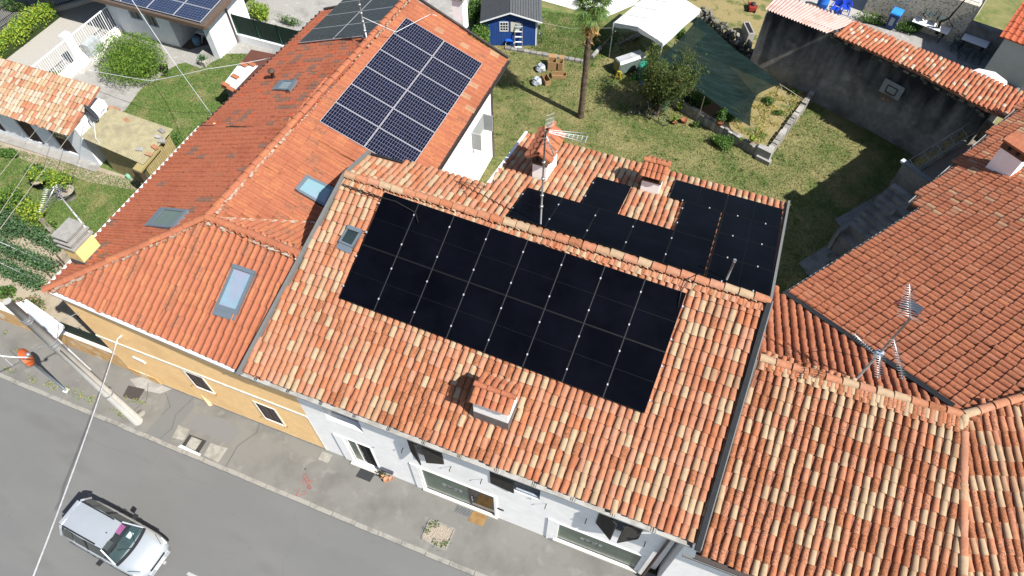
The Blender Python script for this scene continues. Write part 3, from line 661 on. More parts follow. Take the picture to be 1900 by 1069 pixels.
# skylight on the front pitch
def skylight(parent, r, corners, fm, gm_, h=.07, fw=.07, apron=True):
    q = [r.px(x, y, h) for x, y in corners]; c = np.mean(q, 0); P = [r.P(a, b, h) for a, b in q]
    sk = MB()
    inn = [r.P(c[0]+(a-c[0])*.76, c[1]+(b-c[1])*.80, h) for a, b in q]; low = [r.P(a, b, .0) for a, b in q]
    n = 4
    vs = P+inn+low+[p-r.n*.03 for p in inn]
    sk.add(vs, [[i, (i+1) % 4, 4+(i+1) % 4, 4+i] for i in range(4)]+[[8+i, 8+(i+1) % 4, (i+1) % 4, i] for i in range(4)]+[[4+i, 4+(i+1) % 4, 12+(i+1) % 4, 12+i] for i in range(4)])
    s_ = sk.build('skylight', fm, parent)
    MB().flat([p-r.n*.02 for p in inn]).build('pane', gm_, s_)
    if apron:
        lo = sorted(range(4), key=lambda i: q[i][1])[:2]; a, b = q[lo[0]], q[lo[1]]
        MB().slab([r.P(a[0], a[1], .085), r.P(b[0], b[1], .085), r.P(b[0], b[1]-.20, .095), r.P(a[0], a[1]-.20, .095)], r.n, .01).build('apron', fm, s_)
        hi = [i for i in range(4) if i not in lo]; a, b = q[hi[0]], q[hi[1]]
        MB().slab([r.P(a[0], a[1]+.0, h+.03), r.P(b[0], b[1]+.0, h+.03), r.P(b[0], b[1]-.12, h+.035), r.P(a[0], a[1]-.12, h+.035)], r.n, .02).build('hood', fm, s_)
    return s_
skylight(H1, RF, [(645.7, 417), (672.5, 426.5), (653, 459), (627.5, 448)], frame_bl, glass_dk, .13)

# ================================================================= SOLAR ARRAYS
def panel(parent, r, a, b, wd, ht, off, style, u=None, v=None, th=.035):
    """one module with its lower-left corner at (a,b) on pitch r"""
    O = r.P(a, b, off); u = r.u if u is None else u; v = r.v if v is None else v; n = r.n
    mb = MB(); q = lambda s, t, z=0: O+u*s+v*t+n*z
    fm, gm_, lm, fw = {'black': (pvframe, pvblack, pvline, .012), 'blue': (bolt, pvblue, pvgrid, .016), 'slate': (bolt, pvblue2, pvgrid, .012), 'old': (bolt, pvblue3, pvgrid, .02)}[style]
    mb.hexa([q(0, 0, -th), q(wd, 0, -th), q(wd, ht, -th), q(0, ht, -th)], [q(0, 0), q(wd, 0), q(wd, ht), q(0, ht)])
    o = mb.build('panel', fm, parent)
    MB().flat([q(fw, fw, .002), q(wd-fw, fw, .002), q(wd-fw, ht-fw, .002), q(fw, ht-fw, .002)]).build('glass', gm_, o)
    g = MB(); Z1 = .0035
    def ln(s0, t0, s1, t1, w_):
        d = unit((s1-s0, t1-t0)); x = (-d[1]*w_/2, d[0]*w_/2)
        g.flat([q(s0-x[0], t0-x[1], Z1), q(s1-x[0], t1-x[1], Z1), q(s1+x[0], t1+x[1], Z1), q(s0+x[0], t0+x[1], Z1)])
    if style == 'black': ln(.02, ht/2, wd-.02, ht/2, .006) if ht > wd else ln(wd/2, .02, wd/2, ht-.02, .006)
    else:
        long_x = wd > ht; nl, ns = {'blue': (18, 6), 'slate': (2, 9), 'old': (10, 6)}[style]; LW = {'blue': .0085, 'slate': .005, 'old': .008}[style]
        nx, ny = (nl, ns) if long_x else (ns, nl)
        for i in range(1, nx):
            w_ = LW*2.2 if (style == 'blue' and long_x and i == nx//2) else LW
            ln(wd*i/nx, fw, wd*i/nx, ht-fw, w_)
        Z1 = .0045
        for j in range(1, ny): ln(fw, ht*j/ny, wd-fw, ht*j/ny, LW)
    g.build('cell_grid', lm, o)
    return o
def clamp(parent, P, r): MB().obox(P, r.u, r.v, r.n, .017, .026, .012).build('clamp', bolt, parent)
PWD, PHT, G = 1.134, 1.697, .02
AF = thing('solar_array', 'large black solar array of sixteen modules on the street side roof', 'solar panels', RF.P(2.034, 3.058), group=None)
rot = R(-1.725); ru = RF.u*math.cos(rot)+RF.v*math.sin(rot); rv = -RF.u*math.sin(rot)+RF.v*math.cos(rot)
O0 = (2.034, 3.058)
def loc(i, j): return (O0[0]+i*math.cos(rot)-j*math.sin(rot), O0[1]+i*math.sin(rot)+j*math.cos(rot))
for i in range(8):
    for j in range(2): panel(AF, RF, *loc(i*(PWD+G), j*(PHT+G)), PWD, PHT, .15, 'black', ru, rv)
for i in range(9):
    for j in range(2):
        for f in (.22, .78):
            a, b = loc(i*(PWD+G)-G/2+(.0 if 0 < i < 8 else (-.015 if i == 0 else .015)), j*(PHT+G)+f*PHT); clamp(AF, RF.P(a, b, .155), RF)
for j in range(2):
    for f in (.22, .78):
        a, b = loc(-.06, j*(PHT+G)+f*PHT); c, d = loc(8*(PWD+G)+.05, j*(PHT+G)+f*PHT); MB().bar(RF.P(a, b, .10), RF.P(c, d, .10), .035, .03).build('rail', alu, AF)
for i in range(1, 8):
    a, b = loc(i*(PWD+G)-G/2, 0); c, d = loc(i*(PWD+G)-G/2, 2*PHT+G); MB().bar(RF.P(a, b, .143), RF.P(c, d, .143), G-.004, .006, up=RF.n).build('seam', mat('seam_grey', (.05, .052, .06), .5, .1, 10), AF)
for i in range(8):
    a, b = loc(i*(PWD+G), PHT+G/2); c, d = loc(i*(PWD+G)+PWD, PHT+G/2); MB().bar(RF.P(a, b, .141), RF.P(c, d, .141), G-.004, .006, up=RF.n).build('seam', pvline, AF)
# rear arrays, measured down from the ridge
rr_ = R(-.762)
def rear_array(label, x0, s0, cells):
    th_ = thing('solar_array', label, 'solar panels', (x0, RY+.3, RZ))
    ex = V3(1, 0, 0); dn = -RR.v; u_ = ex*math.cos(rr_)+dn*math.sin(rr_); d_ = -ex*math.sin(rr_)+dn*math.cos(rr_); base = V3(x0, RY, RZ)+dn*s0
    for (a, b, wd, ht) in cells:
        P0 = base+u_*a+d_*(b+ht); s_ = RR.st(P0); panel(th_, RR, s_[0], s_[1], wd, ht, .15, 'black', u_, -d_)
        for da, db in ((0, .25), (0, .75)) if ht > wd else ((.25, 0), (.75, 0)):
            clamp(th_, base+u_*(a-.01+da*wd)+d_*(b-.01+db*ht)+RR.n*.155, RR)
    for (a, b, wd, ht) in cells:
        for (p_, q_) in (((a-G, b), (a-G, b+ht)), ((a, b-G), (a+wd, b-G))):
            MB().bar(base+u_*(p_[0]+.01)+d_*(p_[1]+.01)+RR.n*.141, base+u_*(q_[0]+.01)+d_*(q_[1]+.01)+RR.n*.141, G-.006, .005, up=RR.n).build('seam', pvline, th_)
    return th_
rear_array('black solar array of seven modules around the rear chimney', 5.896, .205, [(i*(PWD+G), 0, PWD, PHT) for i in range(5)]+[(1.74, PHT+G, PWD, PHT), (4*(PWD+G), PHT+G, PWD, PHT)])
rear_array('black solar array of five landscape modules at the rear right corner', 11.723, .102, [(0, i*(PWD+G), PHT, PWD) for i in range(4)]+[(-PHT-G, 3*(PWD+G), PHT, PWD)])
# cables on the ridge
for i, pts in enumerate(([(XL+.05, RY-.35, RZ+.02), (1.6, RY-.42, RZ+.02), (2.6, RY-.4, RZ+.02), (3.3, RY-.55, RZ-.02), (3.5, RY-.8, RZ-.12)], [(11.55, RY+.12, RZ+.22), (11.3, RY-.1, RZ+.16), (11.2, RY-.5, RZ+.0), (11.25, RY-.9, RZ-.2)])):
    o = MB().tube(pts, .022 if i == 0 else .014, 6).build('cable', black, origin=pts[0]); tag(o, ['black cable along the ridge at the left end of the shop roof', 'thin black cable looping over the ridge near the right end'][i], 'cable')
# ================================================================= YELLOW CORNER HOUSE (orange hipped roof)
ZS, ZR = 5.65, 7.35
FL = at(85, 540, ZS); FR = at(435, 690, ZS); FRx = FR+(FR-FL)*.13
apex = at(385, 405, ZR); RBe = at(560, 475, ZR); RBx = apex+(RBe-apex)*1.0
NB = at(535, 240, ZR); WB = at(375, 235, ZS)
H2 = thing('corner_house', 'ochre street house with orange hipped tile roof left of the shop building', 'building', (-3.5, .45, 0))
FLi, FRi = FL+(apex-FL)*.03, FRx+(RBx-FRx)*.03
R2F = Roof(FL, FRx, apex, [FLi, FRi, RBx, apex])
R2W = Roof(WB, FL, apex, [FL, apex, NB, WB])
val = at(590, 415, 6.38); vd = val-apex; vend = apex+vd*1.25
eE = V3(vend[0]+.3, NB[1], vend[2]-.05)
R2E = Roof(NB, apex, vend, [apex, vend, V3(vend[0], NB[1]+.2, vend[2]), NB])
R2B = Roof(RBx, apex, vend, [apex, RBx, V3(RBx[0], vend[1], vend[2]), vend])
rf2 = [deck(r, H2, terra_o, .12) for r in (R2F, R2W, R2E, R2B)]
T2 = TileSet(H2, [roman(.245, .075, .46)])
def tone_f(a, b, P):
    k = math.sin(P[0]*1.7+P[1]*.6)+math.sin(P[0]*3.1-1)*.6+math.sin(P[1]*2.3+P[0])*.5
    return 'sooty' if (k > .6 and random.random() < .22) or random.random() < .035 else pick({'flatorange': 8, 'orange': 3})
def tone_w(a, b, P): return 'redmoss' if random.random() < .05 else pick({'red': 9, 'flatorange': .6})
hole(R2F, [(432.6, 489), (473.5, 503), (438.5, 584), (397.5, 571)]); hole(R2E, [(569, 324), (622, 349), (606, 385), (547, 351)]); hole(R2W, [(302.6, 384), (349, 389), (319, 423), (273, 418)])
T2.field(R2F, rf2[0], .240, .40, tone_f, t0=-.02); T2.field(R2W, rf2[1], .240, .40, tone_w, jitter=.004); T2.field(R2E, rf2[2], .240, .40, tone_f); T2.field(R2B, rf2[3], .240, .40, tone_f)
T2.finish(300)
fo = {'flatorange': 6, 'orange': 1}
for a, b, ro in ((FL, apex, 0), (apex, NB, 1), (apex, RBx, 0)): ridge_tiles(a+V3(0, 0, .05), b+V3(0, 0, .05), rf2[ro], fo, .25, .10, .40)
# mortar beds beside ridge and hips
mort = mat('lime_mortar', (.50, .42, .34), .95, .25, 30, c2=(.45, .2, .11), cs=9, cw=(.45, .55))
for a, b, s_ in ((FL, apex, V3(.1, -.1, -.0)), (apex, NB, V3(.13, 0, -.02)), (apex, RBx, V3(0, -.13, -.03)), (apex, RBx, V3(0, .13, -.02))):
    m_ = MB(); n = int(np.linalg.norm(b-a)/.12)
    for i in range(n):
        if random.random() < .25: continue
        p = a+(b-a)*(i+.5)/n+s_*random.uniform(.8, 1.4)+V3(0, 0, .06); m_.obox(p, b-a, s_, (0, 0, 1), .05+random.random()*.03, .03+random.random()*.03, .022)
    m_.build('mortar_bed', mort, rf2[0])['kind'] = 'stuff'
MB().bar(apex+V3(.1, .04, .0), vend+V3(0, 0, .03), .10, .05).build('valley_flashing', mort, H2)
MB().half(FL+V3(.15, .07, .0), FR+V3(.40, .07, .0), .085).build('gutter', zinc, H2)
MB().half(FL+V3(-.09, .12, -.03), WB+V3(-.09, 0, -.03), .085).build('gutter', zinc, H2)
MB().slab([FL+V3(0, 0, -.13), FRx+V3(0, 0, -.13), FRx+V3(0, .6, -.13), FL+V3(.0, .6, -.13)], (0, 0, 1), .03).build('soffit', mat('soffit_beige', (.36, .33, .29), .9), H2)
# walls
HZ = ZS-.12
MB().box(-7.4, 1.12, .76, 4.2, 0, HZ).box(-7.4, .4, 4.2, 9.0, 0, HZ).build('wall', yellow, H2)
facade('facade_wall', FY, .759, -6.05, 1.137, 0, HZ, [(-3.80, -3.06, 1.52, 2.70), (-1.10, -.33, .98, 2.30)], yellow, H2)
facade('facade_wall', FY+.004, .759, -7.4, -6.05, 0, HZ, [], yellow, H2)
sand = mat('pale_trim', (.66, .60, .52), .9)
MB().box(-7.4, 1.13, FY-.03, FY-.002, 2.80, 2.93).build('string_course', sand, H2)
MB().box(1.09, 1.136, FY-.012, FY-.002, 0, 2.8).build('corner_line', sand, H2)
MB().box(-6.0, 1.12, FY-.015, FY-.002, 0, .14).build('plinth', mat('plinth_grey', (.42, .37, .29), .9, .2, 6), H2)
brs = mat('brown_shutter', (.065, .048, .045), .7, .15, 6, stretch=(1, 1, 10))
for x0, x1, z0, z1 in ((-3.80, -3.06, 1.52, 2.70), (-1.10, -.33, .98, 2.30)):
    w_ = MB().box(x0-.06, x0, FY-.025, .6, z0-.05, z1+.05).box(x1, x1+.06, FY-.025, .6, z0-.05, z1+.05).box(x0, x1, FY-.026, .6, z1, z1+.055).box(x0, x1, FY-.04, .6, z0-.06, z0).build('window', sand, H2)
    for k in (0, 1):
        a = x0+(x1-x0)/2*k; s_ = MB().box(a+.004, a+(x1-x0)/2-.004, FY+.03, FY+.06, z0, z1).build('shutter', brs, w_)
        q = MB()
        for j in range(14): q.box(a+.04, a+(x1-x0)/2-.04, FY+.018, FY+.0295, z0+.05+j*(z1-z0-.1)/14, z0+.05+(j+.6)*(z1-z0-.1)/14)
        q.build('slats', mat('brown_slat', (.085, .065, .06), .7), w_)
    for sx in (x0-.16, x1+.14): MB().tube([(sx, FY, z0+.02), (sx, FY-.07, z0+.02), (sx, FY-.07, z0-.05)], .012, 5).build('shutter_hook', mat('rusty', (.3, .13, .03), .8), w_)
MB().add([(-4.2, FY, 0), (-3.75, FY, 0), (-3.85, FY-.10, 0), (-4.0, FY, .7)], [[0, 2, 1], [0, 3, 2], [2, 3, 1], [0, 1, 3]]).build('buttress', yellow, H2)
MB().hexa([(-6.3, FY-.05, 2.0), (-5.8, FY-.05, 1.9), (-5.8, FY, 1.9), (-6.3, FY, 2.0)], [(-6.25, FY-.05, 2.12), (-5.85, FY-.05, 2.02), (-5.85, FY, 2.02), (-6.25, FY, 2.12)]).build('wall_plaque', white_old, H2)
# skylights
skylight(H2, R2F, [(432.6, 489), (473.5, 503), (438.5, 584), (397.5, 571)], frame_bl, glass_sky, .10)
skylight(H2, R2E, [(569, 324), (622, 349), (606, 385), (547, 351)], frame_bl, glass_sky, .10)
skylight(H2, R2W, [(302.6, 384), (349, 389), (319, 423), (273, 418)], frame_bl, mat('skylight_olive', (.07, .11, .085), .1, .1, 3, spec=.6, coat=.5), .12)
# yellow chimney with stacked grey slabs
c0 = R2W.P(*R2W.px(159, 491)); c1 = R2W.P(*R2W.px(188.5, 459))
cx1, cy0, cy1 = c0[0]+.02, min(c0[1], c1[1]), max(c0[1], c1[1]); dz = .5
zb = min(c0[2], c1[2])
chy = MB().box(cx1-.55, cx1, cy0, cy1, zb-.5, zb+.75).build('chimney', mat('chimney_yellow', (.70, .50, .20), .9, .06, 5), H2)
MB().box(cx1-.57, cx1+.02, cy0-.02, cy1+.02, zb-.5, zb+.12).build('flashing', mat('lead_dark', (.10, .095, .09), .8, .2, 8), chy)
slb = mat('slab_grey', (.36, .345, .32), .9, .12, 7)
for k, (ov, z) in enumerate(((.06, .75), (.0, .86), (.05, .97), (-.04, 1.08), (.02, 1.19))): MB().box(cx1-.55-ov, cx1+ov, cy0-ov, cy1+ov, zb+z, zb+z+(.06 if k % 2 == 0 else .05)).build('cap_slab', slb, chy)

# ================================================================= RED ROOFED HOUSE WITH BLUE PANELS (behind the corner house)
ZN, ZNR = 5.3, 7.15
W1 = at(376, 236, ZN); W2 = at(570, 50, ZN); W3 = W1+(W2-W1)*(17.25-W1[1])/(W2[1]-W1[1])
N1 = at(535, 241, ZNR); N2 = at(690, 70, ZNR); N3 = N1+(N2-N1)*(17.2-N1[1])/(N2[1]-N1[1])
E1 = at(808, 315, 5.35); E2 = at(940, 110, 5.35); E0 = E1+(E1-E2)*.17
H3 = thing('panel_house', 'white house with red tile roof carrying blue solar panels on both slopes', 'building', (-2.8, 9.0, 0))
R3W = Roof(W1, W3, N1, [W1, N1, N3, W3]); R3E = Roof(E0, E2, N1, [N1, E0, E2, N3])
N1p, N3p = (R3W.poly3[1], R3W.poly3[2])
r3w = deck(R3W, H3, terra_o, .12); r3e = deck(R3E, H3, terra_o, .12)
T3 = TileSet(H3, [roman(.245, .075, .46), roman(.245, .05, .46)])
def tone_n(a, b, P):
    k = math.sin(P[0]*2.1+P[1]*1.1)+math.sin(P[1]*2.9-P[0])
    return 'redmoss' if random.random() < (.30 if k > .3 else .10) and -7 < P[0] < -3.2 else pick({'red': 10, 'bright': 1})
hole(R3W, [(525.4, 148), (551, 148), (536, 167), (510.5, 165.5)])
T3.field(R3W, r3w, .240, .38, tone_n, jitter=.004, kind=1); T3.field(R3E, r3e, .240, .40, {'flatorange': 8, 'orange': 4, 'sooty': .5, 'sand': .25})
T3.finish(300)
ridge_tiles(N1+V3(0, 0, .06), N3+V3(0, 0, .06), r3w, fo, .26, .11, .40)
m_ = MB(); n = int(np.linalg.norm(N3-N1)/.13)
for i in range(n):
    if random.random() < .3: continue
    m_.obox(N1+(N3-N1)*(i+.5)/n+V3(.15*random.uniform(.9, 1.3), 0, .03), N3-N1, (1, 0, 0), (0, 0, 1), .05, .03, .022)
m_.build('mortar_bed', mort, r3e)['kind'] = 'stuff'
MB().box(-6.9, 1.08, 9.05, 16.55, 0, 5.2).build('wall', white, H3)
MB().add([(-6.9, 16.5, 5.2), (1.08, 16.5, 5.2), (-2.6, 16.5, 6.95), (-6.9, 9.1, 5.2), (1.08, 9.1, 5.2), (-2.6, 9.1, 6.95)], [[0, 1, 2], [3, 5, 4]]).build('gable', white, H3)
MB().half(E0+V3(.08, 0, -.04), E2+V3(.08, .05, -.04), .08).build('gutter', gut_d, H3)
MB().slab([E0+V3(0, 0, -.14), E2+V3(0, 0, -.14), E2+V3(-.7, 0, -.14), E0+V3(-.7, 0, -.14)], (0, 0, 1), .03).build('soffit', wood_dk, H3)
MB().half(W1+V3(-.08, 0, -.04), W3+V3(-.08, 0, -.04), .08).build('gutter', gut_d, H3)
for i in range(26): MB().obox(W1+(W3-W1)*(i+.5)/26+V3(-.10, 0, .02), W3-W1, (1, 0, 0), (0, 0, 1), .03, .05, .03).build('gutter_bracket', gut_d, H3)
MB().bar(E2+V3(.05, .04, .06), N3+V3(0, .04, .06), .09, .10).bar(N3+V3(0, .04, .06), W3+V3(0, .04, .06), .09, .10).build('verge_flashing', gut_d, H3)
MB().bar(W1+V3(-.05, -.02, .02), N1+V3(0, -.02, .0), .10, .12).build('step_flashing', gut_b, H3)
fa, fb = at(545, 250, 7.05), at(652, 292, 6.2); MB().bar(fa, fb, .14, .05).build('step_flashing', mat('lead_grey', (1, 1, 1)), H3)
MB().tube([(1.16, 16.42, 5.25), (1.12, 16.42, 5.0), (1.12, 16.42, 0)], .055, 8).build('downpipe', gut_d, H3)
# small window with open shutters on the white side wall (x = 1.08)
def wallx(px, py, X): d = ray(px, py); return CAM+d*(X-CAM[0])/d[0]
qa = wallx(874, 262, 1.08); qb = wallx(893, 240, 1.08); zc = (qa[2]+qb[2])/2
wy0, wy1, wz0, wz1 = qa[1]+.1, qb[1]+.25, zc-.35, zc+.55
wn = MB().box(1.03, 1.10, wy0, wy1, wz0, wz1).build('window', mat('pale_window', (.42, .44, .44), .3, .05), H3)
MB().box(1.085, 1.16, wy0-.05, wy1+.05, wz0-.08, wz0-.02).build('sill', white_old, wn)
for y, sg in ((wy0, -1), (wy1, 1)): MB().box(1.085, 1.52, y+sg*.02-.02, y+sg*.02+.02, wz0, wz1).build('shutter', mat('grey_shutter', (.42, .43, .44), .7, .06, 8), wn)
skylight(H3, R3W, [(525.4, 148), (551, 148), (536, 167), (510.5, 165.5)], frame_bl, mat('skylight_blue', (.10, .15, .20), .08, .1, 3, spec=.8, coat=.6), .10)
v0 = R3W.P(*R3W.px(508, 146)); vp = MB().lathe(v0, [(.07, -.05), (.07, .32), (.14, .33), (.14, .40), (.02, .46)], 10).build('vent_pipe', mat('rust_brown', (.12, .08, .06), .8), H3)
# N chimney and TV mast box
cn = at(856, 50, 6.05); chn = MB().box(cn[0]-.25, cn[0]+.22, cn[1]-.22, cn[1]+.25, 5.2, 7.4).build('chimney', white, H3)
for k in range(4): MB().box(cn[0]-.32, cn[0]+.29, cn[1]-.29, cn[1]+.32, 7.4+k*.13, 7.46+k*.13).build('cap_slab', slb, chn)
MB().box(cn[0]-.28, cn[0]+.25, cn[1]-.25, cn[1]+.28, 5.3, 6.0).build('flashing', gut_b, chn)
# blue arrays
def quad_array(label, r, c4, nx, ny, style, off=.14, gap=.02):
    """c4: pixel corners lower-left, lower-right, upper-left on the pitch (lower = eave side)"""
    P = [V3(*r.px(x, y, off), 0) for x, y in c4]; eu = P[1]-P[0]; ev = P[2]-P[0]; wd, ht = np.linalg.norm(eu), np.linalg.norm(ev)
    ang = math.atan2(eu[1], eu[0]); u = r.u*math.cos(ang)+r.v*math.sin(ang); v = -r.u*math.sin(ang)+r.v*math.cos(ang)
    th_ = thing('solar_array', label, 'solar panels', r.P(P[0][0], P[0][1], 0))
    pw, ph = (wd-gap*(nx-1))/nx, (ht-gap*(ny-1))/ny
    for i in range(nx):
        for j in range(ny):
            s, t = i*(pw+gap), j*(ph+gap); a = P[0][0]+s*math.cos(ang)-t*math.sin(ang); b = P[0][1]+s*math.sin(ang)+t*math.cos(ang)
            panel(th_, r, a, b, pw, ph, off, style, u, v)
    return th_
# on the east pitch, u points so that v climbs to the ridge
def ordered(r, corners):
    q = [(r.px(x, y, .14), (x, y)) for x, y in corners]; q.sort(key=lambda t: t[0][1]); lo = sorted(q[:2]); hi = sorted(q[2:])
    return [lo[0][1], lo[1][1], hi[0][1]]
quad_array('blue grid solar array of twelve modules with white lines on the east slope', R3E, ordered(R3E, [(752, 32), (895, 118), (757, 320), (593, 225)]), 6, 2, 'blue')
lo_, a1_ = at(0, 0), None
B0 = R3W.px(554, 79, .14); B1 = R3W.px(678, 74, .14)
wda = abs(B1[1]-B0[1]); aW = thing('solar_array', 'slate blue solar array with thin lines on the west slope', 'solar panels', R3W.P(B0[0], B0[1], 0))
du = R3W.px(626, 0, .14); sgn = 1 if du[0] > B0[0] else -1
pl_, pw_ = wda/2-.01, 1.04
for j in range(5):
    for i in range(2):
        a = B0[0]+sgn*(j*(pw_+.02)); a = a if sgn > 0 else a-pw_
        panel(aW, R3W, a, B0[1]+i*(pl_+.02), pw_, pl_, .14, 'slate')

# ================================================================= RIGHT HOUSE (long brown tile roofs)
ZE = 5.6; J = V3(18.87, 5.26, 7.25); RL = V3(13.72, 5.03, 7.25); A4 = V3(13.6, 0, ZE); HP = V3(19.75, 0, ZE)
H4 = thing('long_house', 'long white house under lichen spotted brown and cream barrel tiles at right', 'building', (16, .4, 0))
R4F = Roof(A4, HP, RL, [A4, HP, J, RL])
k_e = V3(.94, .34, 0); FE = HP+k_e*8; 
R4R = Roof(HP, FE, J, [HP, FE, FE+V3(-3.2, 9.6, 1.8), J+k_e*6+V3(0, 0, 0), J])
Ea = at(1455, 547, 5.5); Eb = at(1712, 385, 5.5); Ec = at(1690, 376, 5.5); Ed = at(1905, 188, 5.5)
eu4 = unit(Eb-Ea)
nW = plane3(Ea, Eb, J); Ec = onp(1690, 376, nW); Ed = onp(1905, 188, nW); nR = R4R.pl
rdir = unit(np.cross(nW[0], nR[0])); rdir = rdir if rdir[1] > 0 else -rdir
J2 = J+rdir*7.5
R4R = Roof(HP, FE, J, [HP, FE, FE+k_e*2+V3(0, 6, 0), J2, J])
R4W = Roof(Ea, Eb, J, [Ea, Eb, Ec, Ed, Ed+V3(4, -1, 0), J2, J])
VB = V3(13.72, Ea[1]+.15, Ea[2]-.05)
R4B = Roof(RL, J, V3(14.38, 8.85, 5.5), [RL, VB, Ea, J])
rf4 = [deck(r, H4, terra_dk, .12) for r in (R4F, R4R, R4W, R4B)]
T4 = TileSet(H4, [coppo(.18, .142, .078, .46), coppo(.188, .165, .062, .42), coppo(.19, .15, .085, .46)])
sp = {'lichen': 30, 'lichen2': 22, 'salmon': 12, 'orange': 4, 'cream': 26, 'sand': 8}
T4.field(R4F, rf4[0], .205, .37, sp, kind=0, jitter=.009); T4.field(R4R, rf4[1], .205, .37, sp, kind=0, jitter=.009)
T4.field(R4W, rf4[2], .198, .345, lambda a, b, P: pick({'brown': 14, 'brown2': 4, 'sand': 2, 'lichen2': 2, 'sooty': 2}) if P[1] > 13.5 else pick({'brown': 20, 'brown2': 3, 'orange': 1}), kind=1, jitter=.007)
T4.field(R4B, rf4[3], .235, .40, {'brown': 10, 'orange': 3, 'brown2': 1}, kind=2)
for i in range(26):
    q = R4F.P(R4F.st(RL)[0]+.1+i*.205, R4F.st(RL)[1]-.27+random.gauss(0, .015), .012)
    T4.items.append((q, R4F.u, R4F.v, R4F.n, TN.index(pick(sp)), 0, rf4[0]))
T4.finish(300)
rd4 = {'salmon': 5, 'cream': 5, 'sand': 3, 'lichen': 2, 'rose': 2}
for a, b, ro in ((RL, J, 0), (J, HP, 0), (J, J2, 1)): ridge_tiles(a+V3(0, 0, .06), b+V3(0, 0, .06), rf4[ro], rd4, .22, .095, .42)
MB().bar(Ea+V3(-.05, .03, .10), J+V3(-.25, .18, .06), .17, .05).build('valley_flashing', gut_b, H4)
MB().half(A4+V3(-.1, -.07, -.05), HP+V3(.4, -.07, -.05), .085).build('gutter', gut_d, H4)
MB().bar(A4+V3(-.4, -.16, -.15), HP+V3(.4, -.16, -.15), .05, .08).build('fascia', gut_g, H4)
for a, b in ((Ea, Eb), (Ec, Ed)):
    o_ = unit(V3(-eu4[1], eu4[0], 0)); MB().half(a+o_*.02+V3(0, 0, -.03), b+o_*.02+V3(0, 0, -.03), .05).build('gutter', gut_l, H4)
MB().slab([Eb+V3(0, 0, -.02), Ec+V3(0, 0, -.02), Ec+V3(.5, -.3, -.02), Eb+V3(.5, -.3, -.02)], (0, 0, 1), .35).build('eave_step', gut_d, H4)
inw = V3(.84, -.54, 0)
MB().box(13.3, 19.7, .32, 6.2, 0, 5.45).build('wall', white, H4)
MB().prism([(J+V3(-2, -.3, 0))[:2], HP[:2]+np.array([.0, .35]), FE[:2]+np.array([-.3, .4]), (FE+V3(4, 8, 0))[:2], (Ed+V3(6, -1, 0))[:2], (Ed+inw*.6)[:2], (Ec+inw*.6)[:2], (Ea+inw*.6+V3(.2, -.3, 0))[:2]], 0, 5.2).build('wall', white_old, H4)
wq = MB().box(14.45, 15.2, .28, .318, 1.2, 2.55).build('window', brs, H4); MB().box(14.35, 14.44, .285, .318, 1.15, 2.65).box(14.35, 15.3, .284, .318, 2.56, 2.66).build('frame', sand, wq)
sp_ = MB()  # unseen wall, added only to stop sunlight leaking under the roof deck
for a, b in ((J, J2), (J2, Ed+V3(4, -1, 0)), (Ed+V3(4, -1, 0), Ed)):
    sp_.add([(a[0], a[1], 5.0), (b[0], b[1], 5.0), b-V3(0, 0, .14), a-V3(0, 0, .14)], [[0, 1, 2, 3]])
sp_.build('sun_block_wall', white_old, H4)
# white chimney on the north wing
cb = R4W.P(*R4W.px(1850, 322)); ch4 = MB(); ax4, ay4 = eu4, V3(eu4[1], -eu4[0], 0)
ch4.obox(cb+V3(.15, .25, .2), ax4, ay4, (0, 0, 1), .30, .42, .75); ch4 = ch4.build('chimney', white, H4)
MB().obox(cb+V3(.15, .25, 1.08), ax4, ay4, (0, 0, 1), .34, .46, .14).build('flue_bricks', brickm, ch4)
MB().obox(cb+V3(.15, .25, 1.26), ax4, ay4, (0, 0, 1), .40, .52, .04).build('cap_slab', TM['brown'], ch4)
for k in (-1, 1): MB().obox(cb+V3(.15, .25, 1.10)+ay4*.16*k-ax4*.345, ax4, ay4, (0, 0, 1), .006, .06, .07).build('flue_opening', void, ch4)
# roof hatch
hq = [R4W.px(x, y, .08) for x, y in ((1660, 562), (1683, 552), (1716, 573), (1702, 588))]; hp = [R4W.P(a, b, .09) for a, b in hq]
hk = MB().slab(hp, R4W.n, .08).build('roof_hatch', mat('hatch_red', (.17, .045, .04), .8), H4); c_ = sum(hp)/4
MB().slab([c_+(p-c_)*.7+R4W.n*.05+V3(.08, -.02, 0) for p in hp], R4W.n, .05).build('hatch_lid', mat('hatch_grey', (.085, .095, .115), .35, .1, 8, spec=.5), hk)

# ================================================================= CONCRETE TERRACE AND STAIRS
TE = thing('terrace', 'raised concrete terrace with thin metal railing beside the brown tiled roof', 'terrace', at(1620, 400))
t0, t1 = V3(18.57, 19.52, 0), V3(21.6, 23.85, 0); dT = unit(t1-t0); oT = V3(dT[1], -dT[0], 0)
plk = mat('dark_decking', (.20, .165, .135), .9, .15, 9, stretch=(4, 4, 1))
MB().prism([(t0)[:2], (t1)[:2], (t1+oT*2.4)[:2], (t0+oT*2.4)[:2]], 0, 2.0).build('base', conc_dk, TE)
nb = int(np.linalg.norm(t1-t0)/.16)
for i in range(nb):
    p = t0+dT*(i+.5)*np.linalg.norm(t1-t0)/nb+oT*1.0; MB().obox(p+V3(0, 0, 2.015), dT, oT, (0, 0, 1), .074, .82, .014).build('deck_board', plk, TE)
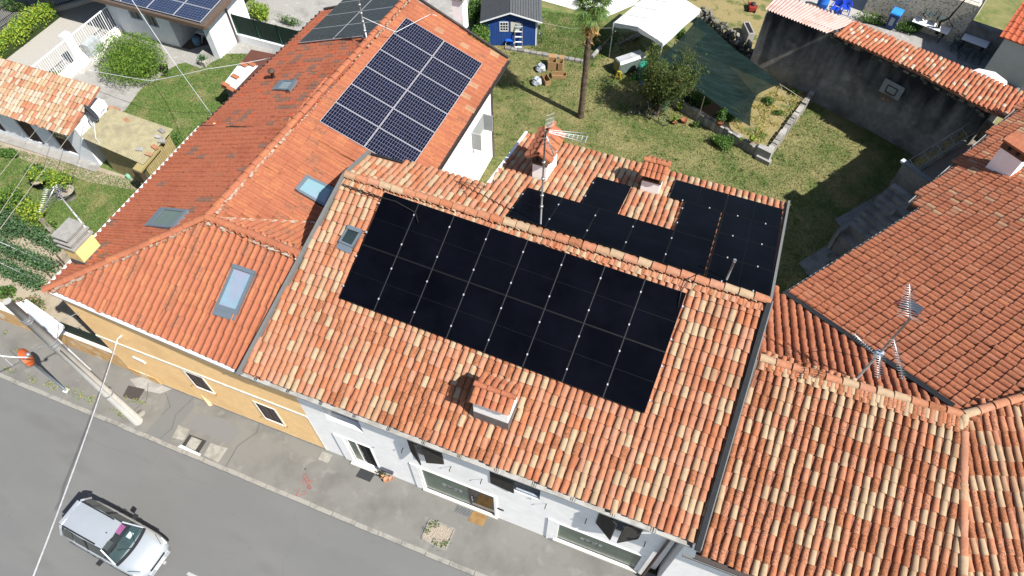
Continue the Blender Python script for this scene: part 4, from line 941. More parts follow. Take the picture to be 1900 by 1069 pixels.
# end walls
for t, hgt, cap in ((t0, 3.0, gut_g), (t1, 2.85, gut_g)):
    MB().obox(t+oT*1.05+V3(0, 0, hgt/2), dT, oT, (0, 0, 1), .09, 1.05, hgt/2-.03).build('end_wall', conc_dk, TE)
    MB().obox(t+oT*1.05+V3(0, 0, hgt), dT, oT, (0, 0, 1), .11, 1.08, .03).build('coping', cap, TE)
MB().obox(t0-oT*.06+V3(0, 0, 3.0), dT, oT, (0, 0, 1), .10, .09, .05).build('coping', zinc, TE)
rl = MB(); L_ = np.linalg.norm(t1-t0)
for off in (0, .42): rl.tube([t0+oT*off+V3(0, 0, 2.95-off*.5), t1+oT*off+V3(0, 0, 2.95-off*.5)], .018, 6)
rl.build('handrail', steel, TE)
for i in range(6):
    p = t0+dT*L_*(i+.4)/6; MB().bar(p+V3(0, 0, 2.95), p+oT*.42+V3(0, 0, 2.74), .03, .03).build('rail_strut', steel, TE)
    MB().bar(p+V3(0, 0, 1.2), p+V3(0, 0, 2.95), .03, .03).build('rail_post', steel, TE)
MB().obox(t0+dT*L_*.5+oT*.2+V3(0, 0, 2.05), dT, oT, (0, 0, 1), L_*.48, .17, .12).build('planter', conc_dk, TE)
MB().obox(t1-dT*.9+oT*1.2+V3(0, 0, 2.05), dT, oT, (0, 0, 1), .16, .5, .03).build('stone_slab', mat('cream_slab', (.55, .47, .33), .8), TE)
gpt = [t0+dT*L_*f+oT*random.uniform(0, .3)+V3(0, 0, 2.15+random.random()*.35) for f in np.linspace(.08, .95, 16)]
leaves('dry_grass', clumps(1500, gpt, .12), .10, [leaf_mat('leaf_straw', (1, 1, 1)), leaf_mat('leaf_dry', (.22, .19, .07))], TE, .2, .3, -.8)['kind'] = 'stuff'
# lower stairs
SR = thing('stairs', 'grey concrete garden stairs with solid parapet in the house shadow', 'stairs', at(1560, 420))
s0 = at(1548, 460, 0); ex, ey = dT, oT
q0 = at(1553, 430, 1.0); 
MB().obox(q0+dT*.15+oT*.75+V3(0, 0, -.5), dT, oT, (0, 0, 1), .2, .8, .5).build('landing_wall', conc_dk, SR)
for i in range(8):
    p = q0+dT*(.45+.26*i)+oT*.85; h = 1.0+.17*i; MB().obox(p+V3(0, 0, h/2-.5), dT, oT, (0, 0, 1), .13, .72, h/2).build('step', conc_dk, SR)
pa = [at(1557, 428, 1.25), at(1588, 409, 1.5), at(1632, 405, 1.8), at(1660, 392, 2.4)]
for a, b in zip(pa[:-1], pa[1:]):
    a0, b0 = V3(a[0], a[1], 0), V3(b[0], b[1], 0); x = unit(np.cross(b0-a0, (0, 0, 1)))*.06
    MB().hexa([a0-x, b0-x, b0+x, a0+x], [a-x, b-x, b+x, a+x]).build('parapet', conc, SR)
    MB().hexa([a-x*1.5, b-x*1.5, b+x*1.5, a+x*1.5], [q+V3(0, 0, .035) for q in (a-x*1.5, b-x*1.5, b+x*1.5, a+x*1.5)]).build('coping', gut_g, SR)
sheet('stair_apron', pxpoly([(1482, 488), (1540, 452), (1570, 470), (1500, 515)]), .03, conc_dk); sheet('terrace_apron', pxpoly([(1548, 408), (1612, 372), (1648, 350), (1650, 372), (1600, 415), (1562, 425)]), .03, conc_dk)

# ================================================================= BIG GREY GARDEN WALL, ITS TILED AND PINK ROOFS
wallm = mat('grimy_render', (.30, .29, .27), .95, .2, 4, bump=.012, bscale=24, c2=(.15, .148, .14), cs=.6, cw=(.44, .66), c3=(.40, .385, .36), c3s=1.7, c3w=(.55, .78))
_n = wallm.node_tree.nodes; _l = wallm.node_tree.links; _b = _n['Principled BSDF']; _src = _b.inputs['Base Color'].links[0].from_socket
_g = _n.new('ShaderNodeNewGeometry'); _sx = _n.new('ShaderNodeSeparateXYZ'); _l.new(_g.outputs['Position'], _sx.inputs[0])
_mp = _n.new('ShaderNodeMapping'); _mp.inputs['Scale'].default_value = (1.6, 1.6, .35); _l.new(_g.outputs['Position'], _mp.inputs[0])
_no = _n.new('ShaderNodeTexNoise'); _no.inputs['Scale'].default_value = 1.1; _no.inputs['Detail'].default_value = 5; _l.new(_mp.outputs[0], _no.inputs['Vector'])
_ma = _n.new('ShaderNodeMath'); _ma.operation = 'MULTIPLY_ADD'; _ma.inputs[1].default_value = 5.0; _l.new(_no.outputs['Fac'], _ma.inputs[0]); _l.new(_sx.outputs['Z'], _ma.inputs[2])
_mr = _n.new('ShaderNodeMapRange'); _mr.inputs[1].default_value = 4.0; _mr.inputs[2].default_value = 6.2; _l.new(_ma.outputs[0], _mr.inputs[0])
_mx = _n.new('ShaderNodeMix'); _mx.data_type = 'RGBA'; _l.new(_mr.outputs[0], _mx.inputs[0]); _l.new(_src, _mx.inputs[6]); _mx.inputs[7].default_value = (.022, .022, .024, 1); _l.new(_mx.outputs[2], _b.inputs['Base Color'])
GWp = [V3(11.4, 26.65, 0), V3(13.2, 26.4, 0), V3(15.2, 26.0, 0), V3(17.6, 25.05, 0), V3(19.95, 23.9, 0), V3(21.5, 22.9, 0)]
GW = thing('garden_wall', 'tall soot stained grey garden wall carrying a basketball hoop', 'wall', GWp[2])
for i, (a, b) in enumerate(zip(GWp[:-1], GWp[1:])):
    x = unit(V3(-(b-a)[1], (b-a)[0], 0))*.3; h = 3.92
    MB().hexa([a, b, b+x, a+x], [q+V3(0, 0, h) for q in (a, b, b+x, a+x)]).build('wall_section', wallm, GW)
# rubble course along the top
rb = [mat('rubble_a', (.20, .19, .16), .95, .3, 9), mat('rubble_b', (.30, .28, .23), .95, .3, 9), mat('rubble_c', (.11, .11, .095), .95, .3, 9)]
for i in range(64):
    f = random.uniform(.34, .99)*5; k = min(4, int(f)); a, b = GWp[k], GWp[k+1]; p = a+(b-a)*(f-k); nrm = unit(V3((b-a)[1], -(b-a)[0], 0))
    MB().obox(p+nrm*.03+V3(0, 0, 3.72+random.uniform(-.14, .2)), (b-a)+V3(*rng.normal(size=3))*.2, nrm, (0, 0, 1), random.uniform(.06, .14), .05, random.uniform(.03, .07)).build('stone', random.choice(rb), GW)
# hoop
HO = thing('basketball_hoop', 'grey backboard with black square and orange ring fixed to dark wall', 'hoop', (17.9, 24.8, 2.6))
wdir = unit(GWp[4]-GWp[3]); wn_ = V3(wdir[1], -wdir[0], 0)
bc = GWp[3]+wdir*(.38)+wn_*.14+V3(0, 0, 2.62)
MB().obox(bc, wdir, wn_, (0, 0, 1), .50, .02, .36).build('backboard', mat('board_grey', (.34, .36, .36), .6, .08, 5), HO)
k_ = MB()
for a, b in (((-.24, -.22), (.24, -.22)), ((.24, -.22), (.24, .14)), ((.24, .14), (-.24, .14)), ((-.24, .14), (-.24, -.22))): k_.bar(bc+wdir*a[0]+wn_*.024+V3(0, 0, a[1]), bc+wdir*b[0]+wn_*.024+V3(0, 0, b[1]), .035, .035)
k_.build('target_square', black, HO)
rc = bc+wn_*.28+V3(0, 0, -.28); MB().tube([rc+wdir*.225*math.cos(t)+wn_*.225*math.sin(t) for t in np.linspace(0, 2*math.pi, 22)], .018, 5, False).build('ring', mat('hoop_orange', (.50, .16, .05), .6), HO)
MB().obox(bc-wn_*.07, wdir, wn_, (0, 0, 1), .1, .06, .1).build('bracket', steel, HO)
# tiled strip behind the wall
SH = thing('lean_to', 'narrow lean-to with red and cream tiled roof behind the grey garden wall', 'shed', (18, 25.5, 0))
ta, tb = V3(14.6, 26.45, 4.06), V3(22.9, 22.75, 4.06); tc_, td_ = at(1585, 42, 3.62), at(1915, 182, 3.62)
ts = [at(1548, 62, 4.04), at(1700, 132, 4.04), at(1826, 207, 4.04), at(1900, 238, 4.04)]
RT5 = Roof(tc_, td_, ts[1], [tc_, td_, ts[3], ts[2], ts[1], ts[0]])
r5 = deck(RT5, SH, terra, .10)
T5 = TileSet(SH, [coppo(.185, .155, .085, .40, lift=.02)])
T5.field(RT5, r5, .20, .33, {'red': 20, 'orange': 22, 'flatorange': 14, 'salmon': 10, 'sand': 8, 'bleached': 7, 'brown': 5}, jitter=.01); T5.finish(300)
MB().prism([(16, 27.6), (22.6, 24.9), (22.2, 23.9), (15.6, 26.6)], 0, 3.4).build('wall', white_old, SH)
# pink corrugated sheet roof
PK = thing('pink_roof', 'faded pink corrugated sheet roof on top of the dark garden wall', 'roof', (12.9, 26.7, 3.9))
pa_, pb_, pc_, pd_ = at(1420, 17, 4.02), at(1536, 62, 4.02), at(1592, 42, 3.7), at(1448, -12, 3.7)
nn_ = 22; cor = MB(); vs = []
for i in range(nn_*6+1):
    f = i/(nn_*6); z = .035*math.cos(f*nn_*2*math.pi)
    vs += [pa_+(pb_-pa_)*f+V3(0, 0, z), pd_+(pc_-pd_)*f+V3(0, 0, z)]
cor.add(vs, [[2*i, 2*i+1, 2*i+3, 2*i+2] for i in range(nn_*6)], True)
cor.build('sheet', mat('pink_sheet', (.60, .42, .38), .8, .08, 3, c2=(.48, .28, .22), cs=1.1, cw=(.52, .7)), PK)
pp_ = np.cross(pb_-pa_, (0, 0, 1)); MB().prism([(pa_+V3(.1, .35, 0))[:2], (pb_+V3(0, .35, 0))[:2], (pc_-V3(.2, .1, 0))[:2], (pd_+V3(.2, 0, 0))[:2]], 0, 3.6).build('wall', white_old, PK)
# ================================================================= AERIALS
def yagi(parent, c, d, L, n, w0, w1, up=(0, 0, 1), name='yagi'):
    c = V3(*c); d = unit(d); x = unit(np.cross(d, up))
    b = MB().tube([c, c+d*L], .016, 5).build('boom', alu, parent)
    e = MB()
    for i in range(n):
        f = (i+.5)/n; w_ = w0+(w1-w0)*f; p = c+d*L*f; e.tube([p-x*w_/2, p+x*w_/2], .0085, 4)
    e.build('elements', alu, b)['kind'] = 'stuff'
def mast(name, label, base, top, r=.025, m_=steel):
    t = thing(name, label, 'antenna', base); MB().tube([base, top], r, 7).build('mast', m_, t); return t
b0 = V3(6.89, 6.38, 8.36); A1 = mast('tv_antenna', 'tall thin television mast with two white grid aerials on the shop roof ridge', b0, b0+V3(0, 0, 3.68), .026)
for z in (.9, 1.35, 2.0, 2.6): MB().lathe(b0+V3(0, 0, z), [(.02, -.04), (.05, -.03), (.05, .03), (.02, .04)], 8).build('clamp', alu, A1)
tp = b0+V3(0, 0, 3.66)
# horizontal log-periodic pointing right, widening
d1 = unit(V3(.93, .05, .02)); e = MB(); x1 = unit(np.cross(d1, (0, 0, 1)))
for s in (-1, 1): e.tube([tp+d1*.1+x1*s*.02, tp+d1*1.05+x1*s*.11], .010, 4); e.tube([tp+d1*.1+x1*s*.02+V3(0, 0, .05), tp+d1*1.05+x1*s*.11+V3(0, 0, .10)], .007, 4)
for i in range(9):
    f = .15+i*.11; w_ = .03+f*.08; e.tube([tp+d1*f-x1*w_, tp+d1*f+x1*w_], .006, 4)
e.build('uhf_grid', zinc, A1)
e = MB(); g0 = tp+V3(-.05, .15, .1)
for i in range(7): e.tube([g0+V3(.0, 0, -.15)+V3(.04, .05, 0)*i*.6, g0+V3(0, 0, .25)+V3(.04, .05, 0)*i*.6], .003, 4)
for i in range(4): e.tube([g0+V3(0, 0, -.15+.13*i), g0+V3(.17, .2, -.15+.13*i)], .003, 4)
e.build('reflector', zinc, A1)
yagi(A1, tp+V3(.05, -.05, -.1), (.35, -.45, -.1), .6, 6, .25, .15)
p0 = V3(12.25, 6.35, 8.38); pv = thing('vent_mast', 'short grey metal pipe standing on the rear right solar array', 'pipe', p0)
MB().tube([p0, p0+V3(0, 0, .95)], .032, 8).build('pipe', steel, pv); MB().tube([p0+V3(0, 0, .95), p0+V3(0, 0, 1.02)], .045, 8).build('cap', alu, pv)
b0 = V3(16.23, 5.36, 7.13); A2 = mast('tv_antenna', 'leaning mast with four comb aerials above the valley of the brown roof', b0, b0+V3(0, 0, 3.2), .03)
yagi(A2, b0+V3(.02, 0, 3.1), unit(at(1688, 533, 10.2)-at(1690, 603, 10.2)), 1.05, 15, .62, .16)
yagi(A2, b0+V3(.02, 0, 2.25), unit(at(1678, 704, 9.3)-at(1660, 633, 9.3)), 1.1, 16, .22, .16)
yagi(A2, b0+V3(.0, 0, 1.55), unit(at(1637, 690, 8.6)-at(1638, 648, 8.6)), .75, 11, .34, .2)
yagi(A2, b0+V3(-.02, 0, 1.4), unit(at(1585, 616, 8.5)-at(1622, 652, 8.5)), .75, 11, .16, .12)
MB().obox(b0+V3(0, 0, 1.5), (1, 0, 0), (0, 1, 0), (0, 0, 1), .09, .05, .10).build('junction_box', mat('box_blue_grey', (.25, .32, .40), .6), A2)
MB().tube([b0+V3(0, 0, 1.2), b0+V3(-.4, .15, .9), b0+V3(-.9, .4, .5), b0+V3(-1.3, .5, -.1)], .009, 4).build('cable', black, A2)
b0 = V3(cx1-.05, cy1, zb+.3); A3 = mast('tv_antenna', 'silver mast with two comb aerials beside the yellow chimney', b0, b0+V3(0, .0, 2.55), .025, zinc)
t3 = b0+V3(0, 0, 2.5); yagi(A3, t3, unit(at(100, 397, 8)-at(117, 363, 8)), .95, 13, .62, .2); yagi(A3, b0+V3(0, 0, 2.0), unit(at(128, 365, 7.6)-at(140, 390, 7.6)), .75, 9, .4, .3)
for z in (.6, .9, 1.2, 1.5): MB().lathe(b0+V3(0, 0, z), [(.02, -.03), (.045, 0), (.02, .03)], 8).build('clamp', steel, A3)
b0 = at(681, 78, 7.1); A4_ = mast('tv_antenna', 'slim jointed mast on the ridge between the two blue panel fields', b0, b0+V3(0, 0, 2.6), .028)
for z in (.5, .9, 1.25, 1.6): MB().lathe(b0+V3(0, 0, z), [(.02, -.05), (.055, -.04), (.055, .04), (.02, .05)], 8).build('clamp', alu, A4_)
MB().bar(b0+V3(.06, -.05, 0), b0+V3(-.02, .05, .95), .07, .02).build('stay', zinc, A4_); MB().obox(b0+V3(-.03, -.03, .1), (1, 0, 0), (0, 1, 0), (0, 0, 1), .10, .12, .14).build('base_box', gut_d, A4_)
MB().tube([b0+V3(0, 0, 1.1), b0+V3(1.0, .6, .3), at(800, 30, 6.6)+V3(0, 0, .1), at(838, 40, 6.2)+V3(0, 0, .05)], .012, 4).build('cable', zinc, A4_)

# ================================================================= BACK GARDEN
# ---- palm
pb = V3(4.18, 20.62, 0)
PT = thing('palm_tree', 'tall fan palm with bare brown trunk in the back garden', 'tree', pb)
prof = []; nz = 46
for i in range(nz+1):
    z = 5.75*i/nz; r = .14+.03*math.exp(-z*2)+.012*(i % 2)+.008*math.sin(z*4)+(.06*max(0, (z-4.9))); prof.append((r, z))
tv = MB(); tv.lathe(pb, prof, 12); tv.build('trunk', mat('palm_bark', (.115, .08, .055), .95, .3, 14, bump=.03, bscale=30, c2=(.06, .042, .03), cs=4), PT)
crown = pb+V3(.02, 0, 6.2)
sk = rng.normal(size=(900, 3))*V3(.16, .16, .34)+crown+V3(0, 0, -.85)
leaves('dead_fronds', sk, .34, [leaf_mat('frond_dry', (.34, .21, .08)), leaf_mat('frond_brown', (.20, .12, .05))], PT, .10, 0, 1.6)
fv, ff = [], []
stalks = MB()
for i in range(44):
    az = i*2.39996; el = R(-55+110*random.random()) if i > 6 else R(60); d = V3(math.cos(az)*math.cos(el), math.sin(az)*math.cos(el), math.sin(el)); L = random.uniform(.4, .62)
    hub = crown+d*L; stalks.tube([crown+d*.08, crown+d*L*.55+V3(0, 0, .05), hub], [.018, .014, .01], 4)
    sd = unit(np.cross(d, (0, 0, 1))); nm = np.cross(sd, d); n = 22
    for k in range(n):
        a = R(-115+230*k/(n-1)); bl = random.uniform(.42, .56)*(1-.25*abs(a)/2); q = d*math.cos(a)+sd*math.sin(a); side = -d*math.sin(a)+sd*math.cos(a)
        m1 = hub+q*bl*.55+nm*.03; tip = hub+q*bl+V3(0, 0, -.14*random.uniform(.5, 1.3)); w_ = .021; k0 = len(fv)
        fv += [hub, m1-side*w_, tip, m1+side*w_]; ff.append([k0, k0+1, k0+2, k0+3])
npmesh('fronds', np.array(fv), np.array(ff), rng.choice(3, len(ff), p=[.5, .3, .2]), [leaf_mat('palm_green', (.075, .13, .03)), leaf_mat('palm_light', (.13, .18, .05)), leaf_mat('palm_dark', (.03, .06, .018))], PT)
stalks.build('stalks', LG[1], PT)
# ---- peach tree
tb_ = V3(7.75, 22.1, 0); TR = thing('peach_tree', 'small bushy fruit tree between green net and bicycle', 'tree', tb_)
br = MB(); tips = []
br.tube([tb_, tb_+V3(.05, .02, .5), tb_+V3(.05, .05, .95)], [.09, .075, .065], 8)
for i in range(9):
    a = i*2.4+.3; e0 = tb_+V3(.05, .05, .8+.05*i); d = V3(math.cos(a)*.65, math.sin(a)*.55, 1.15+.25*random.random()); p1 = e0+d*.55+rng.normal(size=3)*.06; p2 = e0+d*1.15+rng.normal(size=3)*.12; p3 = p2+d*.5+rng.normal(size=3)*.15
    br.tube([e0, p1, p2, p3], [.045, .032, .02, .008], 6); tips += [p1, (p1+p2)/2, p2, p3, p3]
    for k in range(5):
        s = p1+(p2-p1)*random.random(); q = s+rng.normal(size=3)*V3(.34, .34, .26)+V3(0, 0, .12); br.tube([s, (s+q)/2+V3(0, 0, .05), q], [.014, .01, .005], 4); tips += [q, q, (s+q)/2]
br.build('trunk', mat('tree_bark', (.10, .075, .055), .95, .25, 16), TR)
leaves('crown', np.concatenate([clumps(13000, tips, .16), clumps(7000, tips, .27)]), .12, LO, TR, .28, .5, .6, wts=[.38, .3, .24, .08])
# ---- shrub by the blue shed, hedges, bushes
def bush(name, label, c, r, n, size, mats, cat='shrub', trunk=None, group=None, asp=.5, droop=0, lump=.4, k=9, shell=.45):
    c = V3(*c); t = thing(name, label, cat, (c[0], c[1], 0), group=group); g = trunk or .03
    st = MB()
    for i in range(6):
        a = i*1.05; q = c+V3(math.cos(a)*r[0]*.5, math.sin(a)*r[1]*.5, r[2]*.3); b = V3(c[0], c[1], max(0, c[2]-r[2]))+V3(math.cos(a), math.sin(a), 0)*.05
        st.tube([b, (b+q)/2+V3(0, 0, .05), q], [g, g*.7, g*.3], 5)
    st.build('stems', mat('tree_bark', (1, 1, 1)), t)
    P = blob(n, c, r, shell, lump, k); P[:, 2] = np.maximum(P[:, 2], .03)
    leaves('foliage', P, size, mats, t, asp, .4, droop); return t
c = at(893, 70, .8); bush('laurel_bush', 'green leafy shrub squeezed between blue shed and red roof', c, (.55, .95, .85), 2600, .13, LG+LY[:1], 'shrub')
c = at(880, 20, .8); bush('laurel_bush', 'darker leafy shrub behind the tall white chimney at the shed corner', c, (.5, .9, .8), 1400, .13, LG, 'shrub')
bush('weeping_bush', 'round bright green weeping bush on the concrete yard', at(243, 108, .95), (1.6, 1.5, 1.05), 13000, .15, [LY[0], LY[2], LG[1]], 'bush', .05, None, .22, 1.3, .5, 26, .35)
# ---- blue garden shed
an = math.atan2(.9, 2.36); SD = thing('garden_shed', 'blue timber garden shed with dark roof and white lattice window', 'shed', (.06, 25.3, 0), an)
def sb(): return MB()
bl_ = mat('blue_timber', (.013, .048, .20), .7, .18, 6, stretch=(10, 10, 1), c2=(.016, .055, .20), cs=1.5); blc = mat('blue_timber_light', (.05, .17, .32), .6, .1, 6)
sb().box(-2.75, 0, .02, 2.6, 0, 1.72).build('wall', bl_, SD, True)
for i in range(20): sb().box(-2.74+i*.137, -2.74+i*.137+.125, -.004, .018, .02, 1.74 + .40*(1-abs(-2.74+i*.137+.06+1.45)/1.4)).build('board', bl_, SD, True)
sb().add([(-2.75, .021, 1.72), (0, .021, 1.72), (-1.45, .021, 2.14), (-2.75, 2.6, 1.72), (0, 2.6, 1.72), (-1.45, 2.6, 2.14)], [[0, 1, 2], [3, 5, 4]]).build('gable', bl_, SD, True)
for i in range(14): sb().box(.0, .016, .02+i*.185, .19+i*.185, 0, 1.7).build('side_board', blc, SD, True)
rfm = mat('dark_roof_felt', (.042, .045, .050), .9, .15, 8, bump=.01, bscale=10)
rs1 = sb().hexa([(-3.05, -.25, 1.60), (-1.45, -.25, 2.14), (-1.45, 2.8, 2.14), (-3.05, 2.8, 1.60)], [(-3.05, -.25, 1.66), (-1.45, -.25, 2.21), (-1.45, 2.8, 2.21), (-3.05, 2.8, 1.66)]).build('roof', rfm, SD, True)
rs2 = sb().hexa([(-1.449, -.25, 2.14), (.28, -.25, 1.58), (.28, 2.8, 1.58), (-1.449, 2.8, 2.14)], [(-1.449, -.25, 2.21), (.28, -.25, 1.64), (.28, 2.8, 1.64), (-1.449, 2.8, 2.21)]).build('roof', mat('dark_roof_felt2', (.075, .08, .085), .85, .15, 8), SD, True)
for i in range(12):
    f = i/12; sb().box(-1.449+1.70*f, -1.449+1.70*f+.012, -.25, 2.8, 2.205-.56*f, 2.235-.56*f).build('shingle_course', rfm, rs2, True)
sb().bar((-3.05, -.26, 1.62), (-1.45, -.26, 2.17), .03, .07).bar((-1.45, -.26, 2.17), (.28, -.26, 1.60), .03, .07).build('barge_board', zinc, SD, True)
wn = sb().box(-2.02, -1.98, -.03, -.005, .92, 1.5).box(-1.58, -1.54, -.03, -.005, .92, 1.5).box(-1.98, -1.58, -.031, -.005, .92, .965).box(-1.98, -1.58, -.031, -.005, 1.455, 1.5).build('window', zinc, SD, True)
sb().box(-1.98, -1.58, -.012, -.006, .965, 1.455).build('pane', void, wn, True)
for x in (-1.855, -1.715): sb().box(x, x+.022, -.028, -.013, .965, 1.455).build('glazing_bar', zinc, wn, True)
for z in (1.11, 1.27): sb().box(-1.98, -1.58, -.027, -.0135, z, z+.022).build('glazing_bar', zinc, wn, True)
sb().box(-1.42, -.94, -.03, -.006, .9, 1.5).build('white_panel', mat('cream_panel', (.66, .66, .58), .7, .06, 5), SD, True)
sb().box(-.06, .0, -.03, -.006, 0, 1.66).box(.017, .03, -.02, .05, 0, 1.66).build('corner_trim', zinc, SD, True)
LD = thing('ladder', 'aluminium step ladder leaning on the blue shed front', 'ladder', at(962, 92)); l0 = at(962, 93); sx = V3(math.cos(an), math.sin(an), 0); sy = V3(-sx[1], sx[0], 0)
for s in (-.22, .22): MB().bar(l0+sx*s, l0+sx*s*.8+sy*.5+V3(0, 0, 1.75), .045, .03).build('rail', alu, LD)
for i in range(6): f = (i+.6)/6.5; MB().bar(l0+sx*(-.21)+sy*.5*f+V3(0, 0, 1.75*f), l0+sx*.21+sy*.5*f+V3(0, 0, 1.75*f), .08, .02).build('rung', zinc, LD)
MB().obox(l0+sy*.35+V3(0, 0, 1.28), sx, sy, (0, 0, 1), .13, .03, .14).build('bucket_tray', mat('tray_grey', (.45, .5, .52), .6), LD)
CH = thing('folding_chair', 'blue folding chair standing beside the ladder', 'chair', at(946, 87)); c0_ = at(946, 88); blu = mat('chair_blue', (.015, .10, .48), .5, .1, 6)
MB().obox(c0_+sy*.15+V3(0, 0, .42), sx, sy, (0, 0, 1), .22, .2, .02).build('seat', blu, CH); MB().obox(c0_+sy*.37+V3(0, 0, .68), sx, sy+V3(0, 0, .2), V3(0, 0, 1)-sy*.2, .21, .015, .17).build('backrest', blu, CH)
for s in (-.23, .23):
    MB().tube([c0_+sx*s-sy*.05, c0_+sx*s+sy*.38+V3(0, 0, .9)], .013, 5).build('leg', alu, CH); MB().tube([c0_+sx*s+sy*.4, c0_+sx*s-sy*.02+V3(0, 0, .43)], .013, 5).build('leg', alu, CH)
MB().tube([c0_+sx*-.23+sy*.38+V3(0, 0, .9), c0_+sx*.23+sy*.38+V3(0, 0, .9)], .013, 5).build('top_bar', alu, CH)
# bicycle helper
def bicycle(label, p, ang, lean=0.15, s=1.0, colr=black, mt=rubber):
    t = thing('bicycle', label, 'bicycle', p); f = V3(math.cos(ang), math.sin(ang), 0); u = unit(V3(-f[1]*lean, f[0]*lean, 1)); P = V3(*p)
    W = lambda a, h: P+f*a*s+u*h*s
    for a in (-.52, .52):
        ty = MB().tube([W(a+.32*math.cos(k), .33+.32*math.sin(k)) for k in np.linspace(0, 2*math.pi, 25)], .022*s, 6, False).build('wheel', mt, t)
        sp_ = MB()
        for k in range(8): sp_.tube([W(a, .33), W(a+.3*math.cos(k*.785), .33+.3*math.sin(k*.785))], .004, 3)
        sp_.build('spokes', alu, ty)
    fr = MB()
    for a, b in (((-.52, .33), (-.05, .30)), ((-.05, .30), (-.18, .82)), ((-.18, .78), (-.52, .33)), ((-.05, .30), (.36, .78)), ((-.17, .74), (.35, .86)), ((.33, .95), (.52, .33))): fr.tube([W(*a), W(*b)], .017, 6)
    fr.build('frame', colr, t); sd = unit(np.cross(f, u))
    MB().tube([W(.32, .96)-sd*.27, W(.36, 1.0)-sd*.1, W(.36, 1.0)+sd*.1, W(.32, .96)+sd*.27], .014, 5).build('handlebar', alu, t)
    MB().obox(W(-.2, .87), f, sd, u, .13, .06, .03).build('saddle', black, t)
    MB().tube([W(-.05, .30)-sd*.09, W(-.05, .30)+sd*.09], .04, 8).build('crank', steel, t)
    return t
bicycle('dark bicycle leaning under the small fruit tree', at(1213, 226), R(-15), .25, .92)
bicycle('black bicycle parked left of the fruit tree trunk', at(1186, 214), R(25), -.2, .85)
bicycle('grey bicycle leaning against the side of the blue shed', at(1004, 68), R(115), .2, .85, steel)
# stone edging in the lawn
ED = thing('stone_edging', 'low line of old stone edging crossing the lawn below the blue shed', 'edging', at(1010, 100)); ea, eb = at(937, 90), at(1090, 117); nst = 13
for i in range(nst):
    p = ea+(eb-ea)*(i+.5)/nst; hl = np.linalg.norm(eb-ea)/nst/2-.02; MB().obox(p+V3(0, 0, .05), eb-ea+rng.normal(size=3)*.05*V3(1, 1, 0), (-(eb-ea)[1], (eb-ea)[0], 0), (0, 0, 1), hl, .09+random.random()*.03, .06+random.random()*.02).build('stone', random.choice([conc, conc_dk, kerbm]), ED)
o = MB().tube([at(1098, 106, .12), at(1114, 88, .12)], .12, 9).build('concrete_post', conc, origin=at(1106, 97)); tag(o, 'broken pale concrete post lying right of the palm trunk', 'post')
o = MB().tube([at(1116, 86, .2), at(1142, 58, 1.9)], .03, 6).build('wooden_pole', wood_gr, origin=at(1116, 86)); tag(o, 'thin wooden pole propped against the white canopy', 'pole')
# cardboard boxes and sacks
cbm = mat('cardboard', (.40, .245, .115), .9, .08, 5); cbd = mat('cardboard_dark', (.20, .115, .055), .9, .1, 5)
def carton(label, c, ang, l, wd, h, tilt=0, flaps=True):
    t = thing('cardboard_box', label, 'box', c, ang, 'cartons left on the lawn')
    th = .015; MB().box(-l, l, -wd, wd, 0, th).build('bottom', cbm, t, True)
    for s in (-1, 1):
        MB().box(-l, l, s*wd-th, s*wd+th, th, h).build('side', cbm, t, True); MB().box(s*l-th, s*l+th, -wd+th, wd-th, th, h-.002).build('end', cbd if s < 0 else cbm, t, True)
    if flaps:
        MB().hexa([(-l, wd+th, h), (l, wd+th, h), (l, wd+.18, h+.10), (-l, wd+.18, h+.10)], [(-l, wd+th, h+.012), (l, wd+th, h+.012), (l, wd+.18, h+.112), (-l, wd+.18, h+.112)]).build('flap', cbm, t, True)
    return t
carton('open upright cardboard box, tallest of the group left of the palm', at(1024, 127), R(15), .22, .2, .55); carton('narrow open cardboard box right of the tallest box', at(1040, 128), R(8), .12, .2, .5)
carton('wide flat cardboard box lying below the two upright boxes', at(1037, 143), R(18), .38, .17, .22, 0, False); carton('dark brown cardboard box nearest the white sacks', at(1013, 153), R(-50), .30, .14, .32, 0, False)
wrap = mat('plastic_wrap', (.55, .58, .62), .3, .12, 9, spec=.5, c2=(.3, .33, .37), cs=7)
for lab, q in (('crumpled clear plastic sack above the dark cardboard box', (1003, 131)), ('bluish white plastic sack left of the dark cardboard box', (996, 156))):
    c = at(*q); P = blob(240, c+V3(0, 0, .17), (.24, .22, .19), .95, .25, 6); t = thing('plastic_sack', lab, 'sack', c, group='sacks beside the cartons')
    b = MB(); rings = 7
    for i in range(1):
        pr_ = [(.05, .01), (.22, .03), (.26, .14), (.22, .27), (.12, .33), (.16, .38), (.02, .36)]; vs = [c+V3(r*(1+.18*math.sin(3*a+z*20)+.1*math.sin(7*a))*math.cos(a), r*(1+.15*math.sin(4*a+1+z*15))*math.sin(a), z) for r, z in pr_ for a in np.arange(18)*2*math.pi/18]
        b.add(vs, [[k*18+j, k*18+(j+1) % 18, (k+1)*18+(j+1) % 18, (k+1)*18+j] for k in range(6) for j in range(18)], False)
    b.build('sack_body', wrap, t)
